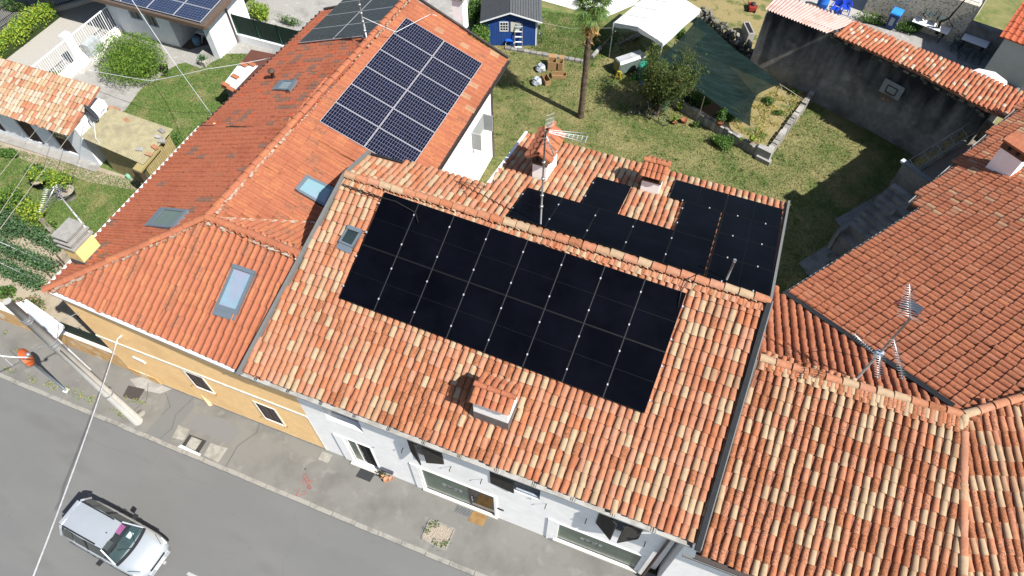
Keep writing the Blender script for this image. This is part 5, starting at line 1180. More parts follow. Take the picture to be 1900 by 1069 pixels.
# white party canopy
TN_ = thing('party_tent', 'white fabric canopy tent with low gable roof over garden clutter', 'canopy', at(1190, 95)); fab = mat('white_canvas', (.66, .66, .63), .85, .06, 3, bump=.02, bscale=4, c2=(.56, .54, .49), cs=.9, cw=(.55, .8))
tl, tk, tr_ = at(1139, 42, 2.15), at(1184, 50, 2.55), at(1230, 80, 2.15); dd = V3(1.0, 3.1, 0)*1.15
MB().slab([tl, tk, tk+dd, tl+dd], np.cross(tk-tl, dd), .01).build('roof_panel', fab, TN_); MB().slab([tk, tr_, tr_+dd, tk+dd], np.cross(tr_-tk, dd), .01).build('roof_panel', fab, TN_)
for f in (.25, .5, .75): MB().bar(tl+dd*f+V3(0, 0, .012), tk+dd*f+V3(0, 0, .012), .05, .006).bar(tk+dd*f+V3(0, 0, .012), tr_+dd*f+V3(0, 0, .012), .05, .006).build('seam_band', mat('canvas_seam', (.50, .50, .48), .8), TN_)
vl = MB(); gv = mat('grey_canvas', (.55, .56, .56), .8, .05, 4)
for a, b in ((tl, tk), (tk, tr_), (tr_, tr_+dd)):
    n = 8
    for i in range(n):
        p, q = a+(b-a)*i/n, a+(b-a)*(i+1)/n; s0_, s1_ = .24+.03*math.sin(i), .24+.03*math.sin(i+1); vl.add([p, q, q-V3(0, 0, s1_), p-V3(0, 0, s0_)], [[0, 1, 2, 3]])
vl.build('valance', gv, TN_)
for p in (tl, tr_, tl+dd, tr_+dd): MB().bar((p[0], p[1], 0), p-V3(0, 0, .02), .045).build('leg', zinc, TN_)
# clutter under canopy
def junk(name, label, cat, c, hx, hy, hz, ang, m_, extra=None):
    t = thing(name, label, cat, c, ang); MB().box(-hx, hx, -hy, hy, 0, hz).build('body', m_, t, True)
    if extra: extra(t)
    return t
PLK = thing('plank_pile', 'pile of pale planks stacked in the shade of the white canopy', 'planks', at(1160, 75))
for i in range(7): a = at(1148+i*6, 85-i*2); MB().bar(a+V3(0, 0, .1+.05*(i % 3)), a+V3(.55, 1.0, .12+.05*(i % 3)), .12, .035).build('plank', wood_gr, PLK)
OV = thing('metal_trailer_box', 'long silver lidded metal box with dull green sides in front of the canopy', 'box', at(1165, 130), R(48)); sil = mat('dull_silver', (.50, .51, .53), .5, .12, 7, metal=.3, c2=(.36, .37, .40), cs=3)
MB().box(-.75, .75, -.3, .3, .15, .78).build('body', mat('green_grey_metal', (.14, .19, .17), .6, .15, 6), OV, True)
MB().hexa([(-.78, -.32, .78), (.78, -.32, .78), (.78, .32, .78), (-.78, .32, .78)], [(-.76, -.22, .90), (.76, -.22, .90), (.76, .22, .90), (-.76, .22, .90)]).build('lid', sil, OV, True)
MB().box(-.79, -.752, -.28, .28, .2, .76).build('end_panel', mat('brass_panel', (.30, .25, .09), .6, .1, 6), OV, True)
for s in (-.5, .5): MB().box(s-.05, s+.05, -.25, .25, 0, .15).build('foot', black, OV, True)
BN = thing('compost_bin', 'turquoise green plastic bin right of the silver metal box', 'bin', at(1190, 145)); cbin = at(1190, 146)
MB().lathe(cbin, [(.30, 0), (.30, .1), (.27, .85), (.001, .86)], 14).build('body', mat('bin_green', (.012, .10, .065), .5, .12, 6), BN); MB().lathe(cbin+V3(0, 0, .85), [(.30, 0), (.29, .08), (.18, .14), (.001, .15)], 14).build('lid', mat('bin_turquoise', (.03, .33, .24), .5, .2, 9), BN)
o = MB().lathe(at(1176, 148), [(.07, 0), (.08, .2), (.03, .36), (.02, .42), (.001, .42)], 10).build('green_bottle', mat('bottle_green', (.03, .25, .05), .4), origin=at(1176, 148)); tag(o, 'slim green bottle standing left of the turquoise bin', 'bottle')
o = MB().lathe(at(1190, 157), [(.10, 0), (.14, .2), (.13, .2), (.09, .02), (.001, .02)], 12).build('blue_bucket', mat('bucket_blue', (.02, .16, .50), .5), origin=at(1190, 157)); tag(o, 'small bright blue bucket in front of the turquoise bin', 'bucket')
HR = thing('hose_reel', 'yellow hose reel with coiled hose before the silver box', 'hose reel', at(1148, 148)); c = at(1148, 146)
for k in range(4): MB().tube([c+V3(.2*math.cos(a)*(1-.1*k), .05*k-.1, .28+.2*math.sin(a)*(1-.1*k)) for a in np.linspace(0, 6.28, 18)], .016, 5, False).build('hose_coil', mat('hose_olive', (.30, .27, .07), .6), HR)
MB().bar(c+V3(-.18, -.14, 0), c+V3(-.05, -.14, .55), .04).bar(c+V3(.18, -.14, 0), c+V3(.05, -.14, .55), .04).bar(c+V3(-.1, -.15, .55), c+V3(.1, -.15, .55), .05).build('stand', mat('reel_yellow', (.60, .46, .02), .5), HR)
# green shade net: sagging sheet with posts and guy ropes
NT = thing('shade_net', 'dark green shade net stretched over the vegetable bed', 'net', at(1330, 150))
cA, cB, cC, cD = at(1392, 234, 1.25), at(1447, 156, 1.75), at(1296, 32, 2.15), at(1208, 118, 1.95); N_ = 24; vs, fs = [], []
for i in range(N_+1):
    for j in range(N_+1):
        u, v = i/N_, j/N_; p = (cD*(1-u)+cA*u)*(1-v)+(cC*(1-u)+cB*u)*v; e = 4*u*(1-u); f_ = 4*v*(1-v)
        inn_ = (cD+cA+cB+cC)/4-p; edge = (1-f_)*e*.035+(1-e)*f_*.05
        if u > .5: edge += (1-e)*f_*.16
        p = p+inn_*V3(1, 1, 0)*edge-V3(0, 0, .38*e*f_*.6+.05*math.sin(9*u+4*v))+V3(0, 0, .025*math.sin(14*v+3*u)*math.sin(5*u)); vs.append(p)
fs = [[i*(N_+1)+j, i*(N_+1)+j+1, (i+1)*(N_+1)+j+1, (i+1)*(N_+1)+j] for i in range(N_) for j in range(N_)]
netm = mat('shade_net', (.0065, .019, .017), .8, .25, 3, spec=.1, c2=(.013, .031, .030), cs=1.2, cw=(.45, .65), stretch=(1, 5, 1)); 
nb_ = netm.node_tree.nodes['Principled BSDF']; nb_.inputs['Alpha'].default_value = .93
MB().add(vs, fs, True).build('net_sheet', netm, NT)
vs = [cD+(cA-cD)*f for f in (0, .3, .6)]; low = [at(1245, 175, .55), at(1300, 205, .5), at(1345, 235, .5)]
MB().add([vs[0], vs[1], low[1], low[0]], [[0, 1, 2, 3]], False).build('net_side', netm, NT)
for p in (cD, cD+(cA-cD)*.55, cB, cC, cD+(cC-cD)*.5): MB().bar((p[0], p[1], 0), p+V3(0, 0, .03), .035).build('post', wood_gr, NT)
rp = mat('rope_pale', (.45, .40, .32), .8)
for a, b in ((cA, at(1405, 268, .5)), (cB, at(1477, 228, .6)), (cB, at(1493, 186, .65))): MB().tube([a, b], .012, 4).build('guy_rope', rp, NT)
# raised bed
BD = thing('raised_bed', 'raised vegetable bed edged by old stone and concrete walls', 'garden bed', at(1400, 260)); f0, f1 = at(1238, 188, 0), at(1408, 292, 0); r1 = at(1503, 183, 0); n1 = 24
stm = [mat('bed_stone_a', (.38, .36, .32), .95, .2, 12, c2=(.22, .21, .19), cs=5), mat('bed_stone_b', (.30, .28, .25), .95, .2, 12), mat('bed_stone_c', (.46, .44, .40), .95, .15, 12)]
for (a, b, n, hh) in ((f0, f1, 24, .52), (f1+V3(.35, .05, 0), r1, 20, .60)):
    L = np.linalg.norm(b-a)
    for i in range(n):
        p = a+(b-a)*(i+.5)/n; h = hh*random.uniform(.9, 1.08); MB().obox(p+V3(0, 0, h/2), (b-a)+rng.normal(size=3)*.12*V3(1, 1, 0), (-(b-a)[1], (b-a)[0], 0), (0, 0, 1), L/n/2-.008, .11+random.random()*.03, h/2).build('stone', random.choice(stm), BD)
e0 = at(1418, 292, 0); dE = unit(r1-f1); pE = V3(dE[1], -dE[0], 0)
MB().obox(f1+V3(.15, -.02, .33), pE, dE, (0, 0, 1), .36, .16, .33).build('end_block', conc, BD); MB().obox(f1+V3(.22, -.22, .12), pE, dE, (0, 0, 1), .36, .12, .12).build('end_step', conc, BD)
bedp = [f0+V3(.1, .15, 0), f1+V3(.1, .1, 0), f1+V3(.3, .2, 0), r1+V3(-.15, .1, 0), at(1440, 150), at(1330, 90), at(1262, 100)]
MB().flat([(p[0], p[1], .36) for p in bedp]).build('soil', drygrass, BD)
MB().flat([(p[0], p[1], .366) for p in pxpoly([(1250, 185), (1330, 235), (1372, 240), (1400, 190), (1330, 110), (1262, 110)])]).build('soil_shade_patch', mat('shade_tone_soil', (.10, .075, .05), .95, .2, 8, bump=.02, bscale=20), BD)  # dark tone paints the deep shade under the net onto the soil
bp_ = pxpoly([(1330, 215), (1400, 285), (1500, 185), (1450, 165), (1400, 200)])
pp = inside(bp_, 2600); P = np.c_[pp, .40+.06*rng.random(2600)]; keep = (np.sin(P[:, 0]*5)+np.sin(P[:, 1]*6+1) > -.5); leaves('straw', P[keep], .14, [leaf_mat('leaf_straw', (1, 1, 1)), leaf_mat('leaf_dry', (1, 1, 1)), LG[1]], BD, .2, .9)['kind'] = 'stuff'
# plants in and around the bed
def plant(name, label, px, py, z, r, n, size, mats, cat='plant', group=None, pot=None, asp=.45):
    c = at(px, py, z); t = thing(name, label, cat, c, group=group); z0 = z
    if pot:
        MB().lathe(c, [(pot*.72, 0), (pot, pot*1.3), (pot*1.08, pot*1.35), (pot*.92, pot*1.35), (pot*.85, pot*1.15), (.001, pot*1.15)], 14).build('pot', mat('terracotta_pot', (.36, .13, .07), .9, .12, 8), t); z0 = z+pot*1.3
    s = MB()
    for i in range(5): a = i*1.26; s.tube([V3(c[0], c[1], z0), V3(c[0]+math.cos(a)*r[0]*.6, c[1]+math.sin(a)*r[1]*.6, z0+r[2]*1.3)], [.012, .005], 4)
    s.build('stems', LG[0], t)
    if n: leaves('foliage', np.maximum(blob(n, (c[0], c[1], z0+r[2]), r, .2, .45, 6), V3(-99, -99, z0+.01)), size, mats, t, asp, .5)
    return t
plant('tomato_plant', 'tall green potted plant on the bed wall below the net', 1334, 232, .5, (.28, .28, .42), 700, .10, LG, 'plant', None, .17)
plant('potted_plant', 'lime leaved plant against the bed wall near the bicycle', 1262, 205, .0, (.22, .2, .32), 420, .12, LY)
plant('potted_plant', 'small yellow green plant in a terracotta pot left of the empty pot', 1250, 230, 0, (.13, .12, .2), 160, .1, LY, 'plant', None, .12)
o = MB().lathe(at(1268, 228), [(.10, 0), (.15, .2), (.165, .22), (.14, .22), (.12, .16), (.001, .16)], 16).build('terracotta_pot', mat('terracotta_pot', (1, 1, 1)), origin=at(1268, 228)); tag(o, 'empty terracotta pot on the grass beside the bed wall', 'pot')
plant('leafy_shrub', 'bright green spreading shrub at the foot of the bed wall', 1338, 272, 0, (.75, .45, .28), 2600, .09, LG+[LY[2]], 'shrub')
plant('leafy_shrub', 'small green sprig left of the spreading shrub', 1288, 236, 0, (.2, .2, .22), 260, .09, LG)
plant('sage_shrub', 'grey green rounded shrub behind the leaning bicycle', 1228, 208, 0, (.35, .35, .4), 1100, .06, LB, 'shrub')
plant('bed_plant', 'yellow flowering plant on the corner of the raised bed', 1373, 262, .4, (.12, .12, .12), 120, .07, LY); plant('bed_plant', 'lime potted plant at the front corner of the raised bed', 1392, 268, .4, (.2, .18, .22), 220, .12, LY, 'plant', None, .1)
plant('bed_plant', 'leafy vegetables growing under the net near its front edge', 1300, 195, .36, (.95, .5, .32), 2600, .1, [LG[0], LG[2]]); plant('bed_plant', 'dark leafy vegetables beneath the middle of the net front', 1350, 222, .36, (.5, .4, .3), 1500, .1, [LG[0], LG[2]]); plant('bed_plant', 'green tuft growing by the right side of the net', 1425, 190, .36, (.3, .4, .16), 500, .1, LG); plant('bed_plant', 'low green vegetables in the middle of the straw bed', 1442, 212, .36, (.35, .25, .12), 420, .09, LG+LO[:1]); plant('bed_plant', 'green weeds at the back corner of the raised bed', 1470, 172, .4, (.25, .25, .12), 260, .08, LG)  # first two plants keep to dark leaves, standing in for deep shade under net
bush('garden_shrub', 'dark low shrub at the foot of the fruit tree beside the bicycles', at(1222, 186, .3), (.6, .5, .4), 1500, .1, LO, 'shrub'); bush('garden_shrub', 'dark weedy clump under the right edge of the white canopy', at(1205, 120, .4), (.6, .6, .5), 1300, .1, LG[:1]+LG[2:], 'shrub'); bush('garden_shrub', 'creeper hanging on the right corner of the white canopy', at(1262, 62, 1.6), (.3, .6, .35), 900, .09, LG, 'shrub')
# dark rubble wall right of the tent
RW = thing('rubble_wall', 'ruined dark rubble stone wall between white tent and grey wall', 'wall', at(1340, 75)); ra, rb_ = at(1292, 38), at(1398, 108)
for i in range(150):
    f = random.random(); p = ra+(rb_-ra)*f+V3(*rng.normal(size=3))*V3(.12, .12, 0); z = random.random()*(.95-.45*f)
    MB().obox(p+V3(0, 0, z), rng.normal(size=3)+V3(2, 0, 0), rng.normal(size=3)*.3+V3(0, 1, 0), (0, 0, 1), random.uniform(.07, .18), random.uniform(.07, .14), random.uniform(.05, .1)).build('stone', random.choice(rb), RW)
CT = thing('concrete_trough', 'old concrete trough beside the end of the tall grey wall', 'trough', at(1393, 62)); a = at(1380, 72); MB().obox(a+V3(.1, .2, .3), (1, .5, 0), (-.5, 1, 0), (0, 0, 1), .18, .55, .3).build('body', conc, CT); MB().obox(a+V3(.1, .2, .605), (1, .5, 0), (-.5, 1, 0), (0, 0, 1), .11, .47, .004).build('filling', void, CT)
MW = thing('lawn_mower', 'red lawn mower on the dry grass at the top', 'mower', at(1394, 18)); a = at(1394, 18); MB().obox(a+V3(0, 0, .2), (1, .3, 0), (-.3, 1, 0), (0, 0, 1), .2, .32, .1).build('deck', mat('mower_red', (.33, .04, .03), .5), MW); MB().lathe(a+V3(0, 0, .3), [(.12, 0), (.12, .12), (.001, .14)], 10).build('engine', black, MW)
for s, k in ((-1, -1), (1, -1), (-1, 1), (1, 1)): MB().tube([a+V3(.2*s, .25*k, .09), a+V3(.25*s, .25*k+.02, .09)], .09, 10).build('wheel', rubber, MW)
MB().tube([a+V3(-.15, .25, .25), a+V3(-.1, .85, .85), a+V3(.2, .9, .85), a+V3(.2, .3, .25)], .014, 5).build('handle', steel, MW)
# ---- neighbours' patio at the top right
def table(name, label, c, ang, hx, hy, h, m_, lm):
    t = thing(name, label, 'table', c, ang); MB().box(-hx, hx, -hy, hy, h-.03, h).build('tabletop', m_, t, True)
    for s in (-1, 1):
        MB().bar((s*hx*.75, -hy*.8, 0), (s*hx*.75, hy*.8, h-.03), .05).build('leg', lm, t, True); MB().bar((s*hx*.75+.06, hy*.8, 0), (s*hx*.75+.06, -hy*.8, h-.03), .05).build('leg', lm, t, True)
    return t
wt = mat('white_plastic', (.75, .75, .76), .5, .03, 3); gp = mat('grey_green_plastic', (.07, .10, .105), .5, .12, 5)
a = at(1718, 66, 0); table('garden_table', 'long white table piled with upturned dark chairs on the patio', a, R(-17), .98, .42, .72, wt, black)
b = at(1797, 96, 0); table('garden_table', 'small white rectangular table half in shade near the red roof', b, R(-17), .66, .34, .72, wt, black)
def monobloc(label, c, ang, m_, flip=False, group=None, s=1.0):
    t = thing('plastic_chair', label, 'chair', c, ang, group); z = (lambda v: (1-v)*.5) if flip else (lambda v: v); k = lambda v: .45-(v-.45)*.6 if flip else v
    MB().box(-.22*s, .22*s, -.22*s, .22*s, k(.42)-.015, k(.42)+.015).build('seat', m_, t, True)
    pts = [(-.22+.44*i/8, .23+.05*math.sin(i/8*math.pi)) for i in range(9)]; q = MB(); ht = [.12*math.sin(i/8*math.pi) for i in range(9)]
    for i in range(8): q.hexa([(pts[i][0]*s, pts[i][1]*s, k(.43)), (pts[i+1][0]*s, pts[i+1][1]*s, k(.43)), (pts[i+1][0]*s, (pts[i+1][1]+.02)*s, k(.43)), (pts[i][0]*s, (pts[i][1]+.02)*s, k(.43))], [(pts[i][0]*s, pts[i][1]*s+.08, k(.74+ht[i])), (pts[i+1][0]*s, pts[i+1][1]*s+.08, k(.74+ht[i+1])), (pts[i+1][0]*s, pts[i+1][1]*s+.1, k(.74+ht[i+1])), (pts[i][0]*s, pts[i][1]*s+.1, k(.74+ht[i]))])
    q.build('backrest', m_, t, True)
    for sx_ in (-1, 1):
        MB().bar((sx_*.24*s, -.2*s, k(.64)), (sx_*.24*s, .24*s, k(.66)), .05, .025).build('armrest', m_, t, True)
        for sy_ in (-1, 1): MB().bar((sx_*.22*s, sy_*.2*s, k(0)), (sx_*.2*s, sy_*.2*s, k(.42)), .045).build('leg', m_, t, True)
    return t
cg = 'dark chairs around the white patio tables'
monobloc('upturned dark chair lying on the left half of the long white table', a+V3(-.35, .1, .72), R(30), gp, True, cg, .9); monobloc('upturned dark chair lying on the right half of the long white table', a+V3(.3, -.05, .72), R(-10), gp, True, cg, .9)
for lab, dx, dy, ag in (('dark chair left of the small white table', -.75, -.1, 90), ('dark chair below the small white table on the left', -.35, -.75, 180), ('dark chair below the small white table on the right', .35, -.85, 175), ('dark chair behind the small white table', .25, .65, 0)): monobloc(lab, b+V3(dx, dy, 0), R(ag), gp, False, cg, .9)
bc_ = mat('chair_blue2', (.012, .05, .42), .45, .1, 6)
monobloc('royal blue plastic chair with its back to the gravel court', at(1565, 26), R(10), bc_, False, 'blue plastic chairs'); monobloc('second blue plastic chair left of the first beside the barrel', at(1545, 28), R(-20), bc_, False, 'blue plastic chairs')
BR = thing('blue_barrel', 'large blue plastic barrel behind the pink sheet roof', 'barrel', at(1523, 16)); MB().lathe(at(1523, 16), [(.28, 0), (.31, .1), (.31, .4), (.325, .42), (.31, .44), (.31, .8), (.27, .9), (.001, .9)], 18).build('drum', mat('barrel_blue', (.02, .12, .48), .4, .08, 5), BR); MB().lathe(at(1523, 16, .9), [(.05, 0), (.05, .03), (.001, .03)], 8).build('bung', black, BR)
BX = thing('rusty_box', 'brown wooden crate left of the blue barrel', 'crate', at(1503, 18)); MB().obox(at(1503, 18, .2), (1, -.3, 0), (.3, 1, 0), (0, 0, 1), .3, .25, .2).build('body', mat('crate_brown', (.22, .14, .07), .9, .2, 8), BX); MB().obox(at(1503, 18, .41), (1, -.3, 0), (.3, 1, 0), (0, 0, 1), .26, .21, .012).build('lid', wood_gr, BX)
BI = thing('waste_bin', 'blue wheeled waste bin with pale label on the patio', 'bin', at(1650, 52), R(-17)); MB().hexa([(-.2, -.22, .05), (.2, -.22, .05), (.2, .2, .05), (-.2, .2, .05)], [(-.27, -.28, .98), (.27, -.28, .98), (.27, .28, .98), (-.27, .28, .98)]).build('body', mat('bin_navy', (.02, .06, .22), .5), BI, True)
MB().hexa([(-.29, -.32, .98), (.29, -.32, .98), (.29, .30, .98), (-.29, .30, .98)], [(-.27, -.3, 1.04), (.27, -.3, 1.04), (.27, .28, 1.1), (-.27, .28, 1.1)]).build('lid', mat('bin_lid_blue', (.03, .22, .62), .45), BI, True); MB().hexa([(-.12, -.262, .3), (.1, -.262, .3), (.1, -.25, .3), (-.12, -.25, .3)], [(-.12, -.298, .8), (.1, -.298, .8), (.1, -.28, .8), (-.12, -.28, .8)]).build('label_sticker', mat('pale_sticker', (.40, .44, .48), .6), BI, True)
for s in (-.2, .2): MB().tube([(s-.03, .24, .1), (s+.03, .24, .1)], .1, 10).build('wheel', rubber, BI, True)
UM = thing('parasol', 'white garden parasol standing behind the tiled lean-to', 'parasol', at(1842, 160)); u0 = at(1838, 141, 2.0); n = 8; ring_ = [u0+V3(1.0*math.cos(R(22+45*k)), 1.0*math.sin(R(22+45*k)), -.32) for k in range(n)]
MB().add([u0]+ring_, [[0, 1+k, 1+(k+1) % n] for k in range(n)]).build('canopy', fab, UM); MB().tube([(u0[0], u0[1], 0), u0+V3(0, 0, .08)], .025, 7).build('pole', zinc, UM)
o = MB().obox(at(1878, 158, .7), (1, -.3, 0), (.3, 1, 0), (0, 0, 1), .4, .4, .02).bar(at(1878, 158, 0), at(1878, 158, .68), .06).build('square_table', mat('table_grey', (.25, .27, .27), .6), origin=at(1878, 158)); tag(o, 'square grey table right of the white parasol', 'table')
RH = thing('red_roof_house', 'small grey walled house with bright red tile roof at upper right corner', 'building', at(1870, 140)); h0 = at(1856, 66, 3.0); hx_, hy_ = V3(.95, -.31, 0), V3(.31, .95, 0)
hw = h0+V3(.35, .25, -3.0)
MB().prism([hw[:2], (hw+hx_*4)[:2], (hw+hx_*4+hy_*5)[:2], (hw+hy_*5)[:2]], 0, 2.85).build('wall', mat('grey_render', (.52, .53, .54), .9, .05, 3), RH)
R6 = Roof(h0+hx_*4, h0, h0+hy_*3+V3(0, 0, 1.0), [h0, h0+hx_*4, h0+hx_*4+hy_*6+V3(0, 0, 2), h0+hy_*6+V3(0, 0, 2)]); r6 = deck(R6, RH, mat('red_pan', (.40, .08, .035), .9), .1)
T6 = TileSet(RH, [roman(.30, .05, .42)]); T6.field(R6, r6, .30, .36, {'bright': 8, 'red': 1}); T6.finish(120)
SW = thing('stone_house', 'pale rubble stone wall of a house beyond the patio', 'building', at(1700, 60)); s0_, s1_ = at(1600, 22), at(1790, 86); msn = mat('rubble_masonry', (.75, .68, .55), .95, .3, 16, bump=.03, bscale=14, c3=(.36, .31, .24), c3s=9, c3w=(.52, .62)); w_ = V3(.3, .95, 0)
MB().prism([s0_[:2], at(1775, 82)[:2], (at(1775, 82)+w_*4)[:2], (s0_+w_*4)[:2]], 0, 2.3).build('wall', msn, SW); MB().prism([at(1776, 82)[:2], at(1862, 112)[:2], (at(1862, 112)+w_*.4)[:2], (at(1776, 82)+w_*.4)[:2]], 0, 1.3).build('low_wall', conc_dk, SW)
e_ = at(1700, 0, 2.32); MB().prism([(s0_+V3(.2, .3, 0))[:2], (at(1775, 82)+V3(0, .3, 0))[:2], (at(1775, 82)+w_*4)[:2], (s0_+w_*4)[:2]], 2.3, 2.36).build('roof_slab', zinc, SW)
bush('low_hedge', 'strip of green plants along the stone house wall behind the blue bin', at(1622, 36, .25), (1.0, .45, .35), 1500, .09, LG, 'hedge'); bush('low_hedge', 'leafy strip right of the blue bin below the stone wall', at(1690, 52, .25), (.9, .4, .35), 1300, .09, LG, 'hedge')
o = MB().tube([at(1738, 62, .3), at(1745, 40, 1.2), at(1760, 35, 1.6), at(1790, 0, 2.8)], [.09, .07, .05, .03], 6).tube([at(1760, 35, 1.6), at(1768, 50, .9)], .03, 5).build('vine_trunk', mat('vine_bark', (.03, .024, .02), .9), origin=at(1738, 62)); tag(o, 'dark twisted vine trunk climbing the stone wall', 'vine')
o = MB().bar(at(1812, 76, .1), at(1848, 82, .1), .16, .05).build('plank', wood_gr, origin=at(1812, 76)); tag(o, 'loose plank lying on the ground near the small white table', 'plank')
# ================================================================= TOP LEFT: GARAGE, GATE, SHEDS
GA = thing('garage', 'white garage with brown edged flat roof covered in older solar panels', 'garage', (-19, 18, 0))
gz = 2.55; gx1 = -15.15; gy0 = 17.3
RG = Roof((-30, gy0, gz), (gx1, gy0, gz), (-30, 24, gz+.55), [(-30, gy0, gz), (gx1, gy0, gz), (gx1, 23.5, gz+.5), (-30, 23.5, gz+.5)])
rg = deck(RG, GA, mat('roof_membrane', (.12, .10, .09), .9), .06)
brn = mat('brown_fascia', (.16, .105, .075), .5, .08, 6, spec=.4)
MB().bar((-30, gy0-.03, gz-.06), (gx1+.05, gy0-.03, gz-.06), .06, .22).build('fascia', brn, GA); MB().bar((gx1+.03, gy0, gz-.06), (gx1+.03, 23.5, gz+.44), .10, .20).build('fascia', brn, GA)
gw = mat('garage_white', (.68, .70, .72), .9, .05, 3, c2=(.5, .5, .48), cs=.9, cw=(.6, .8))
facade('facade_wall', 18.0, 18.2, -22.5, -18.45, 0, gz, [(-21.0, -20.2, 1.2, 2.1), (-19.95, -19.2, 1.0, 2.1)], gw, GA)
for x0, x1, z0, z1 in ((-21.0, -20.2, 1.2, 2.1), (-19.95, -19.2, 1.0, 2.1)):
    w_ = MB().box(x0, x1, 18.12, 18.14, z0, z1).build('window', mat('beige_blind', (.33, .31, .26), .7, .1, 6), GA); MB().box((x0+x1)/2-.03, (x0+x1)/2+.03, 18.08, 18.12, z0, z1).build('mullion', gut_d, w_)
for q_ in ((-18.45, -18.30, 18.0, 21.0), (-16.05, -15.65, 17.95, 19.6), (-18.3, -15.65, 20.9, 21.1), (-22.5, -22.3, 18.2, 21), (-15.85, -15.65, 19.6, 20.9)): MB().box(*q_, 0, gz).build('wall', gw, GA)
MB().tube([(-15.58, 19.55, gz), (-15.58, 19.55, 0)], .05, 8).build('downpipe', gut_d, GA); MB().obox((-15.6, 18.1, gz-.25), (1, 0, 0), (0, 1, 0), (0, 0, 1), .06, .06, .07).build('lamp', gut_d, GA)
MB().flat([(-18.3, 18.0, .012), (-16.05, 18.0, .012), (-16.05, 20.9, .012), (-18.3, 20.9, .012)]).build('floor', mat('garage_floor', (.15, .10, .08), .9), GA)
AG = thing('solar_array', 'older pale blue solar panels on the flat garage roof', 'solar panels', (gx1-1, gy0, gz))
for i in range(6):
    for j in range(5):
        s = RG.st((gx1-.22-(i+1)*1.69, gy0+.15, gz)); panel(AG, RG, s[0], .12+j*1.03, 1.66, 1.0, .12, 'old')
# things inside the carport
TB = table('side_table', 'white table standing inside the shaded carport', (-17.2, 19.0, 0), 0, .35, .3, .72, wt, wt)
o = MB().lathe((-17.6, 18.6, 0), [(.2, 0), (.24, .3), (.18, .45), (.001, .5)], 12).build('blue_drum', mat('drum_blue', (.10, .20, .26), .5), origin=(-17.6, 18.6, 0)); tag(o, 'dull blue drum in the shadow of the carport', 'drum')
PL = thing('planter', 'white square planter with spiky plant on the concrete step', 'planter', at(380, 118)); a = at(381, 121); MB().hexa([a+V3(-.16, -.16, 0), a+V3(.16, -.16, 0), a+V3(.16, .16, 0), a+V3(-.16, .16, 0)], [a+V3(-.21, -.21, .36), a+V3(.21, -.21, .36), a+V3(.21, .21, .36), a+V3(-.21, .21, .36)]).build('pot', mat('planter_cream', (.55, .52, .46), .8), PL); leaves('spikes', clumps(90, [a+V3(0, 0, .48)], .10), .32, LB, PL, .12, 0, -1)
GP = MB(); gq = pxpoly([(356, 92), (385, 84), (412, 107), (372, 128), (332, 112)]); o = sheet('garage_step', gq, .03, conc)
DP = thing('flower_pot', 'round black plant pot at the edge of the grass', 'pot', at(308, 132)); MB().lathe(at(308, 134), [(.15, 0), (.22, .34), (.24, .36), (.2, .36), (.18, .3), (.001, .3)], 14).build('pot', rubber, DP); leaves('foliage', clumps(60, [at(308, 134, .34)], .1), .1, LG, DP)
GF = thing('mesh_fence', 'low white wall topped by dark green mesh fence', 'fence', (-14, 19.8, 0)); MB().box(-15.6, -7.5, 19.65, 19.85, 0, .45).build('base_wall', white_old, GF); gm2 = mat('green_mesh', (.012, .032, .022), .85, .15, 5)
MB().box(-15.6, -7.5, 19.755, 19.765, .5, 1.65).build('mesh', gm2, GF)
for x in np.arange(-15.5, -7.5, 1.4): MB().tube([(x, 19.74, .4), (x, 19.74, 1.72)], .02, 6).build('post', mat('post_green', (.02, .09, .06), .6), GF)
bush('yard_shrub', 'light green shrub beyond the dark mesh fence', at(483, 20, .45), (.75, .6, .5), 1700, .13, LY+[LG[1]], 'shrub'); bush('yard_creeper', 'low creeper along the far side of the mesh fence', at(535, 38, .3), (.9, .25, .3), 700, .08, LG, 'shrub')
# gate and fence
GT = thing('yard_gate', 'white tubular gate and railing on a low white wall beside the gravel', 'gate', (-22.2, 15, 0)); wb = mat('white_steel', (.74, .75, .76), .5, .03, 4)
MB().box(-22.35, -22.15, 15.0, 17.9, 0, .42).box(-22.35, -22.15, 11.9, 14.5, 0, .42).build('base_wall', white, GT); MB().box(-22.42, -22.08, 14.52, 14.98, 0, 1.98).build('pillar', white, GT)
for y0, y1 in ((15.0, 17.9), (11.9, 14.5)):
    for z in (.5, 1.7): MB().bar((-22.25, y0, z), (-22.25, y1, z), .05).build('rail', wb, GT)
    n = 20
    for i in range(n): y = y0+(y1-y0)*(i+.5)/n; MB().bar((-22.25, y, .45), (-22.25, y, 1.7), .018 if i % 5 else .04).build('bar', wb, GT)
MB().obox((-21.85, 15.6, .8), (1, 0, 0), (0, 1, 0), (0, 0, 1), .22, .45, .35).build('meter_box', mat('box_pale', (.50, .54, .55), .6), GT); MB().obox((-21.85, 15.6, .225), (1, 0, 0), (0, 1, 0), (0, 0, 1), .2, .4, .222).build('box_base', white, GT)
